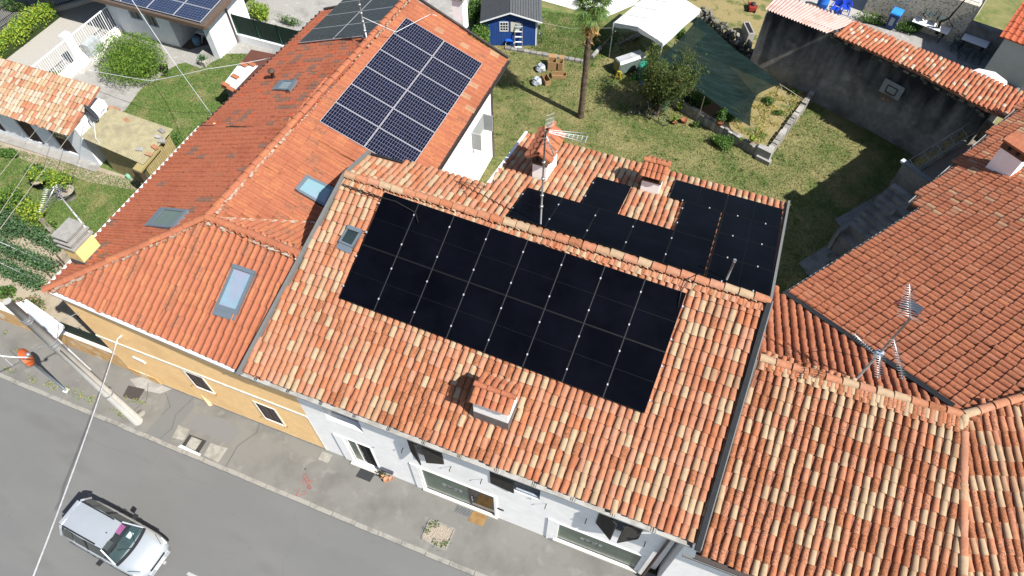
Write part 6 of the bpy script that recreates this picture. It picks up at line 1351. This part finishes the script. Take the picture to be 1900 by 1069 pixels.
# hedge along the gravel
hd = thing('box_hedge', 'yellow green clipped hedge along the gravel drive', 'hedge', (-26.9, 15, 0)); pts_ = []
for y in np.linspace(12.6, 17.6, 16): pts_.append(blob(620, (-26.95+.12*math.sin(y*3), y, .62), (.62, .4, .62), .35, .35, 8))
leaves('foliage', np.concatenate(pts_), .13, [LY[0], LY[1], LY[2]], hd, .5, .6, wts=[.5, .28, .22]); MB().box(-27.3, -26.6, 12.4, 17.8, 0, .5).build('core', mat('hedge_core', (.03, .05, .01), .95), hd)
DF = thing('railing_fence', 'dark metal railing on a pale kerb at the top left', 'fence', at(120, 10)); ra_, rb2 = at(88, 26), at(205, -8)
MB().bar(ra_+V3(0, 0, .12), rb2+V3(0, 0, .12), .25, .25).build('kerb', mat('pale_step', (1, 1, 1)), DF)
for z in (.35, 1.2): MB().bar(ra_+V3(0, 0, z), rb2+V3(0, 0, z), .04).build('rail', black, DF)
for i in range(34): p = ra_+(rb2-ra_)*(i+.5)/34; MB().bar(p+V3(0, 0, .25), p+V3(0, 0, 1.2), .022).build('bar', black, DF)
DF2 = thing('railing_fence', 'dark metal railing beyond the yellow green hedge', 'fence', at(20, 40)); ra_, rb2 = at(-30, 82), at(60, 18)
for z in (.2, 1.0): MB().bar(ra_+V3(0, 0, z), rb2+V3(0, 0, z), .035).build('rail', black, DF2)
for i in range(34): p = ra_+(rb2-ra_)*(i+.5)/34; MB().bar(p, p+V3(0, 0, 1.05), .018).build('bar', black, DF2)
bush('verge_plants', 'patch of green plants in the verge at the top left corner', at(22, 12, .2), (1.2, .6, .3), 900, .12, LG, 'plants')
# tiled white shed
TS = thing('tiled_shed', 'low white shed with bleached patchwork tile roof and brown openings', 'shed', (-20, 9, 0)); e0_, e1_ = V3(-26, 8.62, 2.25), V3(-16.35, 8.62, 2.25)
R7 = Roof(e0_, e1_, V3(-26, 11.05, 3.1), [e0_, e1_, V3(-16.15, 11.1, 3.11), V3(-26, 11.1, 3.11)]); r7 = deck(R7, TS, terra, .1)
T7 = TileSet(TS, [coppo(.20, .17, .07, .40)]); T7.field(R7, r7, .205, .32, {'bleached': 34, 'cream': 24, 'sand': 20, 'rose': 8, 'salmon': 9, 'brown2': 4}, jitter=.014); T7.finish(300)
wo = [(-22.6, -21.8, .25, 2.0), (-20.45, -19.45, .25, 2.05), (-18.4, -17.35, .25, 2.05)]
facade('facade_wall', 9.02, 9.2, -26, -16.25, 0, 2.25, wo, gw, TS); MB().box(-26, -16.25, 9.5, 11.0, 0, 2.4).box(-16.45, -16.25, 9.2, 9.5, 0, 2.3).build('wall', gw, TS)
for k, (x0, x1, z0, z1) in enumerate(wo):
    d_ = MB().box(x0, x1, 9.10, 9.13, z0, z1).build('door', wood_dk, TS)
    if k == 2:
        for i in range(4): MB().box(x0+.08, x1-.08, 9.085, 9.099, 1.1+i*.22, 1.28+i*.22).build('pane', glass_dk, d_)
    else:
        for i in range(5): MB().box(x0+.02+i*(x1-x0)/5, x0+(x1-x0)/5*(i+1)-.01, 9.085, 9.099, z0, z1).build('board', wood_dk, d_)
MB().box(-26, -16.2, 8.55, 9.02, 0, .06).build('apron', conc, TS); sheet('rubble_strip', [(-26, 8.0), (-16.0, 7.95), (-13.6, 8.3), (-13.6, 8.9), (-26, 8.9)], .006, soil)
# corrugated wooden shed
CS = thing('corrugated_shed', 'olive yellow shed with corrugated sheet roof weighted by bricks', 'shed', (-14, 9, 0)); ca, cb_, cc_, cdd = at(150, 255, 2.15), at(267, 306, 2.05), at(322, 240, 2.05), at(206, 200, 2.2)
nn = 34; vs = []
for i in range(nn*4+1):
    f = i/(nn*4); z = .025*math.cos(f*nn*2*math.pi); vs += [ca+(cb_-ca)*f+V3(0, 0, z), cdd+(cc_-cdd)*f+V3(0, 0, z)]
olv = mat('olive_sheet', (.36, .32, .20), .85, .14, 5, c2=(.27, .24, .16), cs=1.6, cw=(.48, .65)); MB().add(vs, [[2*i, 2*i+1, 2*i+3, 2*i+2] for i in range(nn*4)], True).build('roof', olv, CS)
olw = mat('yellow_boards', (.30, .24, .11), .85, .15, 5)
i1 = V3(ca[0]+.35, ca[1]+.28, 0); i2 = V3(cb_[0]-.25, cb_[1]+.2, 0); i3 = V3(cc_[0]-.25, cc_[1]-.2, 0); i4 = V3(cdd[0]+.2, cdd[1]-.2, 0)
MB().prism([i1[:2], i2[:2], i3[:2], i4[:2]], 0, 1.95).build('wall', olw, CS)
for a_, b_, n in ((i1, i2, 16), (i2, i3, 16)):
    for k in range(n): p = a_+(b_-a_)*(k+.5)/n; nn2 = unit(V3((b_-a_)[1], -(b_-a_)[0], 0)); MB().obox(p+nn2*.02+V3(0, 0, .98), b_-a_, nn2, (0, 0, 1), np.linalg.norm(b_-a_)/n/2-.012, .018, .97).build('board', olw, CS)
q = at(270, 300, 1.9); MB().obox(q+V3(0, .15, .05), cc_-cb_, cb_-ca, (0, 0, 1), .8, .22, .05).build('box_lid', mat('olive_lid', (.42, .34, .15), .8, .08, 6), CS); MB().obox(q+V3(-.02, -.55, -.35), cb_-ca, cc_-cb_, (0, 0, 1), .2, .12, .35).build('dark_hatch', mat('brown_hatch', (.08, .06, .035), .8), CS)
for i, (x, y, cr) in enumerate(((300, 243, conc_dk), (294, 254, conc), (300, 262, conc), (287, 273, TM['salmon']), (276, 286, TM['sand']), (259, 277, conc), (235, 223, TM['salmon']), (216, 204, TM['salmon']), (206, 200, TM['sand']))):
    p = at(x, y, 2.12); o = MB().obox(p, (1, .3*(i % 3-1), 0), (-.3*(i % 3-1), 1, 0), (0, 0, 1), .16, .09, .04).build('brick', cr, CS)
# satellite dish
DI = thing('satellite_dish', 'dark grey satellite dish with feed arm on the shed roof edge', 'dish', at(172, 226, 2.2)); dc = at(168, 210, 2.75); dn = unit(V3(.55, .75, .30)); dx = unit(np.cross(dn, (0, 0, 1))); dy = np.cross(dx, dn); vs, fs = [], []
for k, r in enumerate((.001, .14, .27, .37)):
    vs += [dc+(dx*math.cos(a)+dy*math.sin(a)*1.1)*r+dn*(r*r*.55) for a in np.arange(20)*math.pi/10]
fs = [[k*20+j, k*20+(j+1) % 20, (k+1)*20+(j+1) % 20, (k+1)*20+j] for k in range(3) for j in range(20)]
MB().add(vs, fs, True).add([v-dn*.03 for v in vs], [f[::-1] for f in fs], True).build('reflector', mat('dish_grey', (.055, .065, .08), .5, .1, 5), DI)
MB().tube([dc-dy*.36+dn*.08, dc-dy*.2+dn*.62], .018, 5).build('feed_arm', steel, DI); MB().tube([dc-dy*.2+dn*.62, dc-dy*.16+dn*.5], .04, 8).build('receiver', zinc, DI); MB().tube([dc-dn*.03, dc-dn*.2-V3(0, 0, .1), dc-dn*.2-V3(0, 0, .75)], .03, 6).build('bracket', steel, DI)
MB().tube([dc-dn*.1-V3(0, 0, .45), at(178, 258, 2.25), at(192, 275, 2.0)], .015, 4).build('cable', zinc, DI)
# hutch beside the red roof
HU = thing('hutch', 'small hutch with brown lid and pale corrugated sheet held by bricks', 'hutch', (-12.2, 16, 0)); u = [at(410, 162, 1.5), at(466, 92, 1.5), at(512, 101, 1.5), at(440, 170, 1.5)]
MB().slab(u, (0, 0, 1), .04).build('lid', mat('hutch_brown', (.15, .06, .04), .6, .1, 5), HU); MB().prism([(p+(np.mean(u, 0)-p)*.12)[:2] for p in u], 0, 1.45).build('box', mat('hutch_grey', (.25, .26, .27), .8), HU)
s4 = [at(415, 156, 1.56), at(441, 122, 1.56), at(480, 122, 1.56), at(436, 168, 1.56)]; vs = []
for i in range(57): f = i/56; z = .015*math.cos(f*14*2*math.pi); vs += [s4[0]+(s4[3]-s4[0])*f+V3(0, 0, z), s4[1]+(s4[2]-s4[1])*f+V3(0, 0, z)]
MB().add(vs, [[2*i, 2*i+1, 2*i+3, 2*i+2] for i in range(56)], True).build('corrugated_sheet', mat('sheet_pale_blue', (.45, .50, .54), .5, .1, 6), HU)
for x, y in ((418, 157), (436, 142), (452, 120), (467, 119), (428, 165)): MB().obox(at(x, y, 1.62), (1, -.2, 0), (.2, 1, 0), (0, 0, 1), .2, .11, .04).build('brick', TM['orange'], HU)
# ================================================================= WEST GARDEN
def citrus(label, px, py, potr, r, n, dz, pm):
    c = at(px, py); t = thing('potted_tree', label, 'potted tree', c); MB().lathe(c, [(potr*.8, 0), (potr, potr*1.15), (potr*1.06, potr*1.15), (potr*1.06, potr*1.25), (potr*.92, potr*1.25), (potr*.88, potr*1.05), (.001, potr*1.05)], 18).build('pot', pm, t)
    MB().lathe(c+V3(0, 0, potr*1.052), [(potr*.87, 0), (.001, .01)], 14).build('soil', soil, t); top = c+V3(-.05, .05, potr+dz)
    s = MB()
    for i in range(7): a = i*.9; s.tube([c+V3(0, 0, potr), c+V3(math.cos(a)*r*.3, math.sin(a)*r*.3, potr+dz*.6), top+V3(math.cos(a)*r*.7, math.sin(a)*r*.7, r*.3)], [.025, .016, .006], 5)
    s.build('trunk', mat('tree_bark', (1, 1, 1)), t)
    if n: leaves('crown', blob(n, top, (r, r, r*.85), .25, .55, 9), .12, LY+[LG[1]], t, .5, .4)
    return t
citrus('lemon tree with lime leaves in a low grey concrete pot', 130, 366, .36, .62, 1500, .75, conc); citrus('black plant pot holding a nearly bare dark green plant', 78, 345, .33, .42, 600, .3, rubber)
WC = thing('watering_can', 'pale green watering can beside the corrugated shed', 'watering can', at(241, 329)); c = at(241, 330); MB().lathe(c, [(.12, 0), (.13, .22), (.08, .26), (.001, .26)], 12).build('body', mat('can_green', (.25, .52, .36), .5), WC); MB().tube([c+V3(-.1, 0, .06), c+V3(-.28, .1, .3)], [.025, .015], 6).build('spout', mat('can_green', (1, 1, 1)), WC); MB().tube([c+V3(.1, 0, .06), c+V3(.22, 0, .2), c+V3(.05, 0, .33)], .013, 5).build('handle', mat('can_green', (1, 1, 1)), WC)
o = MB().bar(at(66, 396, .35), at(112, 446, .25), .22, .04, up=(.3, .2, 1)).build('leaning_plank', wood_gr, origin=at(90, 420)); tag(o, 'long weathered plank lying between bushes and vegetable rows', 'plank')
for k, (a_, b_, lab) in enumerate(((at(-10, 400), at(118, 468), 'uppermost row of vegetable plants beside the plank'), (at(-10, 455), at(112, 508), 'middle row of vegetable plants under pale strings'), (at(-10, 492), at(84, 536), 'lowest row of vegetable plants before the corner house'))):
    t = thing('vegetable_row', lab, 'vegetables', (a_+b_)/2, group='rows in the vegetable plot'); n = 3800; f = rng.random(n)[:, None]; P = a_+(b_-a_)*f+np.c_[rng.normal(0, .14, n), rng.normal(0, .17, n), np.abs(rng.normal(.34, .20, n))]; keep = np.sin(f[:, 0]*37)+np.sin(f[:, 0]*61+k) > -1.2
    leaves('foliage', P[keep], .10, LB, t, .5, .5)
    for g in (.15, .4, .65, .9): p = a_+(b_-a_)*g; MB().bar(p, p+V3(0, 0, .85), .025).build('stake', wood_gr, t)
    if k: MB().tube([a_+V3(0, 0, .7), b_+V3(0, 0, .6)], .01, 4).build('string', zinc, t)
for lab, x, y, r, ms, sz in (('yellow green bush beside the leaning plank', 58, 393, (.75, .65, .55), LY, .12), ('dark green bush at the left edge above the rows', 15, 420, (.9, .6, .5), LB, .1), ('mid green bush at the left edge below the wires', 12, 372, (.9, .8, .6), LG+LY[:1], .12), ('small low bush on dry soil right of the plank', 92, 420, (.4, .35, .22), LG+LY[:1], .08), ('rose bush with pale blooms near the utility pole top', 52, 566, (.62, .5, .4), LG+[leaf_mat('rose_pink', (.55, .30, .26))], .09), ('green shrub left of the rose bush', 8, 540, (.4, .35, .35), LG, .1), ('yellow flowering clump below the rose bush', 68, 578, (.25, .22, .2), LY, .08), ('leafy plant by the tiled shed apron', 18, 285, (.6, .3, .2), LG, .1), ('young shrub behind the black pot', 62, 318, (.5, .45, .4), LG, .1), ('grass clump between corrugated shed and gutter', 320, 262, (.4, .7, .22), LG, .1)): bush('garden_bush', lab, at(x, y, r[2]*.8), r, 1300 if r[0] > .5 else 600, sz, ms, 'bush', None, 'bushes of the west garden')
for i, (x, y, x2, y2) in enumerate(((103, 470, 120, 490), (104, 482, 118, 496), (82, 500, 96, 516))):
    o = MB().bar(at(x, y, .5), at(x2, y2, .1), .05).build('wooden_stake', wood_dk, origin=at(x2, y2)); tag(o, ('upper', 'middle', 'lower')[i]+' of three dark stakes leaning near the yellow chimney', 'stake', 'leaning stakes')
# low street wall with green screen and the white gate canopy
LW = thing('street_wall', 'peeling ochre street wall topped with dark green screen left of corner house', 'wall', (-9, .5, 0)); MB().box(-20, -7.42, .50, .72, 0, 1.30).build('wall', yellow_old, LW); MB().box(-20, -7.42, .48, .74, 1.30, 1.37).build('coping', mat('pale_trim', (1, 1, 1)), LW)
MB().box(-9.9, -7.5, .60, .615, 1.38, 2.25).build('screen', gm2, LW)
for x in (-9.85, -8.7, -7.6): MB().bar((x, .63, 1.3), (x, .63, 2.3), .035).build('screen_post', gut_d, LW)
MB().box(-7.40, -6.1, FY-.022, FY-.001, .0, .5).build('peeling_patch', mat('peeling_ochre', (1, 1, 1)), LW)
PC = thing('porch_roof', 'small dull terracotta porch roof under the orange eaves', 'roof', (-7.6, 1.3, 2)); MB().hexa([(-8.9, .95, 2.5), (-6.6, .85, 2.5), (-6.6, 2.3, 3.1), (-8.9, 2.3, 3.1)], [(-8.9, .95, 2.58), (-6.6, .85, 2.58), (-6.6, 2.3, 3.18), (-8.9, 2.3, 3.18)]).build('slab', mat('porch_terracotta', (.28, .11, .06), .9, .12, 6), PC); MB().bar((-8.9, .93, 2.54), (-6.6, .83, 2.54), .06, .1).build('edge', wood_dk, PC)
for x in (-8.7, -7.5): MB().bar((x, 1.1, 0), (x, 1.1, 2.5), .1).build('post', wood_dk, PC)
GC = thing('gate_canopy', 'white translucent canopy over the street gate behind the pole', 'canopy', (-10.5, .5, 0)); cz = 2.5; c4 = [at(36, 566, cz), at(56, 553, cz+.1), at(118, 607, cz), at(112, 632, cz-.1)]
MB().slab([at(33, 566, cz), at(48, 560, cz+.12), at(114, 606, cz+.12), at(98, 628, cz)], (0, 0, 1), .02).build('sheet', mat('canopy_pale', (.62, .67, .71), .4, .06, 3), GC)
for a_, b_ in (((33, 563), (98, 632)), ((48, 558), (116, 606)), ((98, 632), (116, 606))): MB().bar(at(*a_, cz+.05), at(*b_, cz+.05), .10, .12).build('edge_beam', zinc, GC)
for q in ((34, 565), (97, 630)): p = at(*q, cz); MB().bar((p[0], p[1]+.1, 0), (p[0], p[1]+.1, cz), .08).build('post', zinc, GC)
# ================================================================= STREET FURNITURE
UP_ = V3(-5.95, -1.12, 0); PO = thing('utility_pole', 'tall grey concrete utility pole leaning out over the pavement', 'pole', UP_); cpm = mat('pole_concrete', (.48, .47, .44), .9, .08, 5, c2=(.45, .44, .41), cs=2)
MB().tube([UP_, UP_+V3(0, 0, 4), UP_+V3(0, 0, 8.0)], [.175, .145, .118], 12).build('shaft', cpm, PO)
for z in (2.3, 5.6, 5.75, 7.0, 7.12): MB().tube([UP_+V3(0, 0, z), UP_+V3(0, 0, z+.05)], .195-.0075*z+.015, 12).build('band', steel, PO)
MB().tube([UP_+V3(.17, -.05, 0), UP_+V3(.16, -.05, 5.5)], .022, 5).build('cable_duct', cpm, PO); tp_ = UP_+V3(0, 0, 5.7)
MB().tube([tp_, tp_+V3(-.25, -.25, .05), tp_+V3(-.45, -.5, 0), tp_+V3(-.62, -.55, -.3)], .02, 6).build('hook_arm', steel, PO); MB().lathe(tp_+V3(-.3, -.6, .1), [(.001, 0), (.07, 0), (.07, .05), (.03, .1), (.001, .1)], 10).build('insulator', steel, PO)
def wire(label, pts, r=.012, m_=mat('cable_grey', (.34, .34, .34), .6), sag=0.):
    P = []
    for i in range(len(pts)-1):
        a_, b_ = V3(*pts[i]), V3(*pts[i+1])
        for k in range(12): f = k/12; P.append(a_+(b_-a_)*f-V3(0, 0, 4*sag*f*(1-f)))
    P.append(V3(*pts[-1])); o = MB().tube(P, r, 5).build('overhead_wire', m_, origin=pts[0]); tag(o, label, 'wire'); return o
w1_ = aty(224, 625, .40); ins = MB().tube([w1_+V3(0, .05, 0), w1_+V3(0, -.12, .05)], .03, 6)
ins.build('wire_bracket', zinc, H2)
wire('pale thick overhead cable crossing the road from the ochre house', [w1_+V3(0, -.12, .05), at(62, 1069, 9.3), at(20, 1190, 10.3)], .019, mat('cable_white', (.6, .6, .61), .5), .1)
wire('short cable from the pole towards the gate canopy', [tp_+V3(.05, .1, 0), at(110, 597, 4.6), at(146, 580, 5.1)], .012); wire('pair cable leaving the pole to the left', [tp_+V3(-.6, -.55, -.3), at(0, 660, 5.5), at(-60, 690, 5.4)], .02, zinc, .05)
wire('thin wire low on the left of the orange mirror', [tp_+V3(-.5, -.5, -.2), at(25, 680, 4.0), at(-20, 640, 4.5)], .01)
for i, (a_, b_) in enumerate((((0, 325), (60, 250)), ((0, 395), (85, 265)), ((0, 425), (130, 250)))): wire(('highest', 'middle', 'lowest')[i]+' of three thin wires above the potted trees', [at(a_[0]-60, a_[1]+70, 5.0), at(*a_, 5.0), at(*b_, 4.4), at(b_[0]+25, b_[1]-32, 3.0)], .011, mat('cable_tan', (.32, .29, .24), .7))
wire('long white wire crossing the top left yard diagonally', [at(245, 0, 4.5), at(298, 80, 4.0), at(326, 120, 3.9), at(392, 212, 5.3)], .013, zinc); wire('white wire from the white gate to the red roof', [at(165, 130, 1.9), at(280, 150, 3.0), at(385, 128, 4.5), at(500, 108, 5.35)], .013, zinc, .03)
wire('pale rope from blue shed to white tent', [at(1003, 42, 1.6), at(1060, 53, 1.4), at(1139, 52, 1.9)], .01, rp)
# traffic mirror
TM_ = thing('traffic_mirror', 'round traffic mirror with orange back on a grey post at kerb', 'mirror', (-9.31, -1.09, 0)); mb = V3(-9.31, -1.09, 0)
MB().tube([mb, mb+V3(0, 0, 2.75)], .045, 8).build('post', mat('post_blue_grey', (.14, .17, .20), .5, .1, 6, metal=.4), TM_); MB().obox(mb+V3(0, 0, .02), (1, 0, 0), (0, 1, 0), (0, 0, 1), .09, .09, .02).build('base_plate', zinc, TM_)
mc = mb+V3(-.06, .02, 2.55); md = unit(V3(-.55, -.80, -.12)); mx = unit(np.cross(md, (0, 0, 1))); my = np.cross(mx, md); vs = []
for r, h in ((.001, -.14), (.2, -.12), (.33, -.06), (.36, .0), (.37, .05)): vs += [mc+(mx*math.cos(a)+my*math.sin(a))*r+md*h for a in np.arange(24)*math.pi/12]
MB().add(vs, [[k*24+j, k*24+(j+1) % 24, (k+1)*24+(j+1) % 24, (k+1)*24+j] for k in range(4) for j in range(24)], True).build('back', mat('mirror_orange', (.58, .11, .03), .5, .1, 5, c2=(.50, .17, .07), cs=6), TM_)
MB().add(vs[-24:]+[mc+md*.045], [[j, (j+1) % 24, 24] for j in range(24)]).build('mirror_face', alu, TM_); MB().tube([mb+V3(0, 0, 2.5), mc], .04, 6).build('bracket', gut_d, TM_)
# terracotta pieces by the door
TP = thing('terracotta_figure', 'broken terracotta pots heaped beside the entrance door', 'pots', (3.62, .3, 0)); tc = mat('terra_peach', (.55, .28, .17), .9, .12, 7)
for x, y, r in ((3.52, .28, .10), (3.68, .22, .12), (3.80, .32, .09)): MB().lathe((x, y, 0), [(r*.6, 0), (r*.9, r*1.1), (r, r*1.3), (r*.8, r*1.3), (r*.7, r), (.001, r)], 12).build('pot', tc, TP)
leaves('plant', clumps(50, [(3.47, .34, .22)], .06), .1, [LG[2], wood_dk], TP)
o = MB().obox((3.68, .40, .52), (1, 0, 0), (0, 1, 0), (0, 0, 1), .22, .05, .07).build('meter_box', mat('meter_dark', (.05, .055, .07), .5), H1); 
# ================================================================= CAR
ca_ = math.atan2(-4.96+4.77, 3.08); CR = thing('parked_car', 'silver hatchback car with roof rails driving along the road', 'car', (-3.47, -4.86, -.096), ca_)
sv = mat('silver_paint', (.40, .43, .46), .28, .03, 3, metal=.35, spec=.5, coat=.7); cdk = mat('car_black_plastic', (.02, .021, .023), .5, .1, 6)
stn = [(-1.58, .50, .30, .74), (-1.52, .60, .24, .86), (-1.35, .655, .22, .92), (-.9, .675, .20, .95), (0, .68, .20, .955), (.5, .68, .20, .95), (.78, .675, .2, .935), (1.1, .66, .21, .87), (1.36, .61, .22, .78), (1.50, .53, .26, .68), (1.56, .42, .32, .56)]
rings = []
for x, w_, zb_, zt in stn: rings.append([(x, -w_*.90, zb_), (x, -w_, zb_+.2), (x, -w_*1.0, zb_+(zt-zb_)*.72), (x, -w_*.93, zt-.02), (x, -w_*.6, zt+.025), (x, 0, zt+.04), (x, w_*.6, zt+.025), (x, w_*.93, zt-.02), (x, w_*1.0, zb_+(zt-zb_)*.72), (x, w_, zb_+.2), (x, w_*.90, zb_)])
k = 11; bd = MB(); bd.add([p for r in rings for p in r], [[i*k+j, i*k+(j+1) % k, (i+1)*k+(j+1) % k, (i+1)*k+j] for i in range(len(rings)-1) for j in range(k)], True)
bd.add(rings[0], [list(range(k))]); bd.add(rings[-1], [list(range(k))[::-1]]); bd.build('body', sv, CR, True)
bs = lambda x, y: (x, y*.61, .955); 
# greenhouse corners: base (b) and roof (t)
WB_, WT_, RB1, RT1 = .74, .24, -1.50, -1.36; hb, ht_, zt_ = .60, .445, 1.40
roofp = []
for i in range(7):
    x = RT1+(WT_-RT1)*i/6+ (0); w_ = ht_*(1-.05*abs(i-3)/3); cr = .035*math.sin(math.pi*(i+.7)/7.4)
    roofp.append([(x-.03*(i == 0), -w_, zt_+cr*.4), (x, -w_*.5, zt_+cr+.012), (x+(.05 if i == 6 else 0), 0, zt_+cr+.02), (x, w_*.5, zt_+cr+.012), (x-.03*(i == 0), w_, zt_+cr*.4)])
MB().add([p for r in roofp for p in r], [[i*5+j, i*5+j+1, (i+1)*5+j+1, (i+1)*5+j] for i in range(6) for j in range(4)], True).add([(p[0], p[1], p[2]-.04) for r in roofp for p in r], [[i*5+j, (i+1)*5+j, (i+1)*5+j+1, i*5+j+1] for i in range(6) for j in range(4)], True).build('roof', sv, CR, True)
wsg = glassy('windscreen_glass', (.82, .90, .90), .0)
nW_ = 8; vs = []
for i in range(nW_+1): y = -1+2*i/nW_; bow = .09*(1-y*y); vs += [(WB_+bow-.04, y*(hb-.02), .95), (WT_+bow*.5, y*(ht_-.015), zt_)]
MB().add(vs, [[2*i, 2*i+2, 2*i+3, 2*i+1] for i in range(nW_)], True).build('windscreen', wsg, CR, True)
vs = []
for i in range(nW_+1): y = -1+2*i/nW_; bow = .09*(1-y*y); vs += [(WB_+bow-.045, y*hb, .955), (WB_+bow+.06, y*(hb+.01), .945)]
MB().add([(p[0], p[1], p[2]+.03) for p in vs], [[2*i, 2*i+1, 2*i+3, 2*i+2] for i in range(nW_)], True).build('cowl', cdk, CR, True)
for s in (-1, 1):
    MB().bar((WB_-.05, s*(hb-.0), .96), (WT_, s*ht_, zt_), .04, .035).build('pillar', sv, CR, True); MB().bar((RB1, s*hb, .95), (RT1, s*ht_, zt_), .12, .06).build('pillar', sv, CR, True); MB().bar((-.38, s*(hb+.005), .95), (-.42, s*(ht_+.003), zt_-.01), .05, .03).build('pillar', cdk, CR, True)
    for x0, x1 in ((-1.42, -.95), (-.92, -.42), (-.35, .55)):
        f = lambda x, up: (min(x, WT_-.02) if up else x, s*((ht_+.0) if up else (hb+.012)), zt_-.03 if up else .955)
        MB().add([f(x0+.04*(x0 < -1.3), 0), f(x1, 0), f(x1-.04*(x1 > .5), 1), f(x0+.05*(x0 < -1.3), 1)], [[0, 1, 2, 3]]).build('side_window', glass_dk, CR, True)
    MB().tube([(RT1+.05, s*.40, zt_+.03), (RT1+.15, s*.405, zt_+.065), (-.2, s*.405, zt_+.075), (WT_-.25, s*.40, zt_+.04)], .018, 6).build('roof_rail', cdk, CR, True)
    mr = MB().hexa([(.18, s*.68, .93), (.30, s*.68, .93), (.27, s*.84, .93), (.17, s*.84, .93)], [(.19, s*.68, 1.05), (.29, s*.68, 1.05), (.26, s*.83, 1.06), (.18, s*.83, 1.06)]).build('door_mirror', cdk, CR, True)
    MB().hexa([(1.30, s*.36, .70), (1.53, s*.34, .62), (1.46, s*.575, .62), (1.30, s*.615, .68)], [(1.30, s*.36, .80), (1.50, s*.34, .70), (1.43, s*.58, .70), (1.28, s*.62, .77)]).build('headlight', mat('lamp_glass', (.55, .57, .58), .1, .1, 12, spec=.8, coat=.8), CR, True)
    MB().bar((-1.30, s*.685, .60), (1.1, s*.685, .58), .02, .06).build('side_trim', cdk, CR, True)
    for x in (-.98, .98):
        w_ = MB().tube([(x, s*.53, .27), (x, s*.665, .27)], .275, 18).build('wheel', rubber, CR, True); MB().tube([(x, s*.666, .27), (x, s*.674, .27)], .17, 14).build('rim', alu, w_, True)
    MB().bar((-.25, s*.69, .78), (-.12, s*.69, .78), .02, .025).build('door_handle', cdk, CR, True)
MB().add([(RT1-.03, -.40, zt_-.02), (RT1-.03, .40, zt_-.02), (RB1-.03, .54, .96), (RB1-.03, -.54, .96)], [[0, 1, 2, 3]]).build('rear_window', glass_dk, CR, True); MB().bar((RT1-.06, -.38, zt_+.02), (RT1-.06, .38, zt_+.02), .11, .03).build('spoiler', sv, CR, True)
MB().box(1.44, 1.575, -.30, .30, .52, .60).build('grille', cdk, CR, True); MB().hexa([(1.42, -.5, .30), (1.60, -.40, .32), (1.60, .40, .32), (1.42, .5, .30)], [(1.42, -.5, .48), (1.585, -.40, .48), (1.585, .40, .48), (1.42, .5, .48)]).build('bumper', sv, CR, True)
MB().bar((1.12, -.60, .905), (1.42, -.45, .79), .012, .01).bar((1.12, .60, .905), (1.42, .45, .79), .012, .01).build('bonnet_seam', cdk, CR, True)
MB().box(-1.40, .73, -.56, .56, 1.002, 1.012).build('cabin_floor', mat('cabin_dark', (.018, .022, .024), .8), CR, True)
MB().hexa([(.34, -.52, 1.013), (.74, -.55, 1.013), (.74, .55, 1.013), (.34, .52, 1.013)], [(.36, -.50, 1.05), (.70, -.52, 1.02), (.70, .52, 1.02), (.36, .50, 1.05)]).build('dashboard', mat('dash_dark_teal', (.035, .06, .065), .6), CR, True)
MB().box(.02, .20, .12, .40, 1.013, 1.24).build('seat', mat('seat_pink', (.62, .16, .42), .8), CR, True); MB().box(.02, .20, -.40, -.12, 1.013, 1.24).build('seat', mat('seat_grey', (.10, .105, .11), .8), CR, True)
MB().tube([(.38+.06*math.cos(t), -.26+.13*math.sin(t), 1.10+.05*math.cos(t)) for t in np.linspace(0, 6.28, 14)], .012, 5, False).build('steering_wheel', black, CR, True)
MB().box(.44, .60, .16, .34, 1.05, 1.056).build('paper', mat('paper_white', (1, 1, 1)), CR, True)
MB().obox((.08, 0, zt_+.065), (1, 0, 0), (0, 1, 0), (0, 0, 1), .02, .012, .01).build('roof_aerial', black, CR, True)

for s in (-1, 1):
    MB().bar((.80, s*.08+.05, .985), (.52, s*.30+.05, 1.10), .016, .012).build('wiper', black, CR, True)
    for x in (-.40, .52): MB().bar((x, s*.684, .32), (x, s*.672, .90), .010, .012).build('door_seam', cdk, CR, True)
MB().box(-1.605, -1.575, -.22, .22, .48, .58).build('number_plate', zinc, CR, True); MB().box(1.586, 1.60, -.2, .2, .36, .45).build('number_plate', zinc, CR, True)
CR.scale = (1.05, 1.05, 1.05)
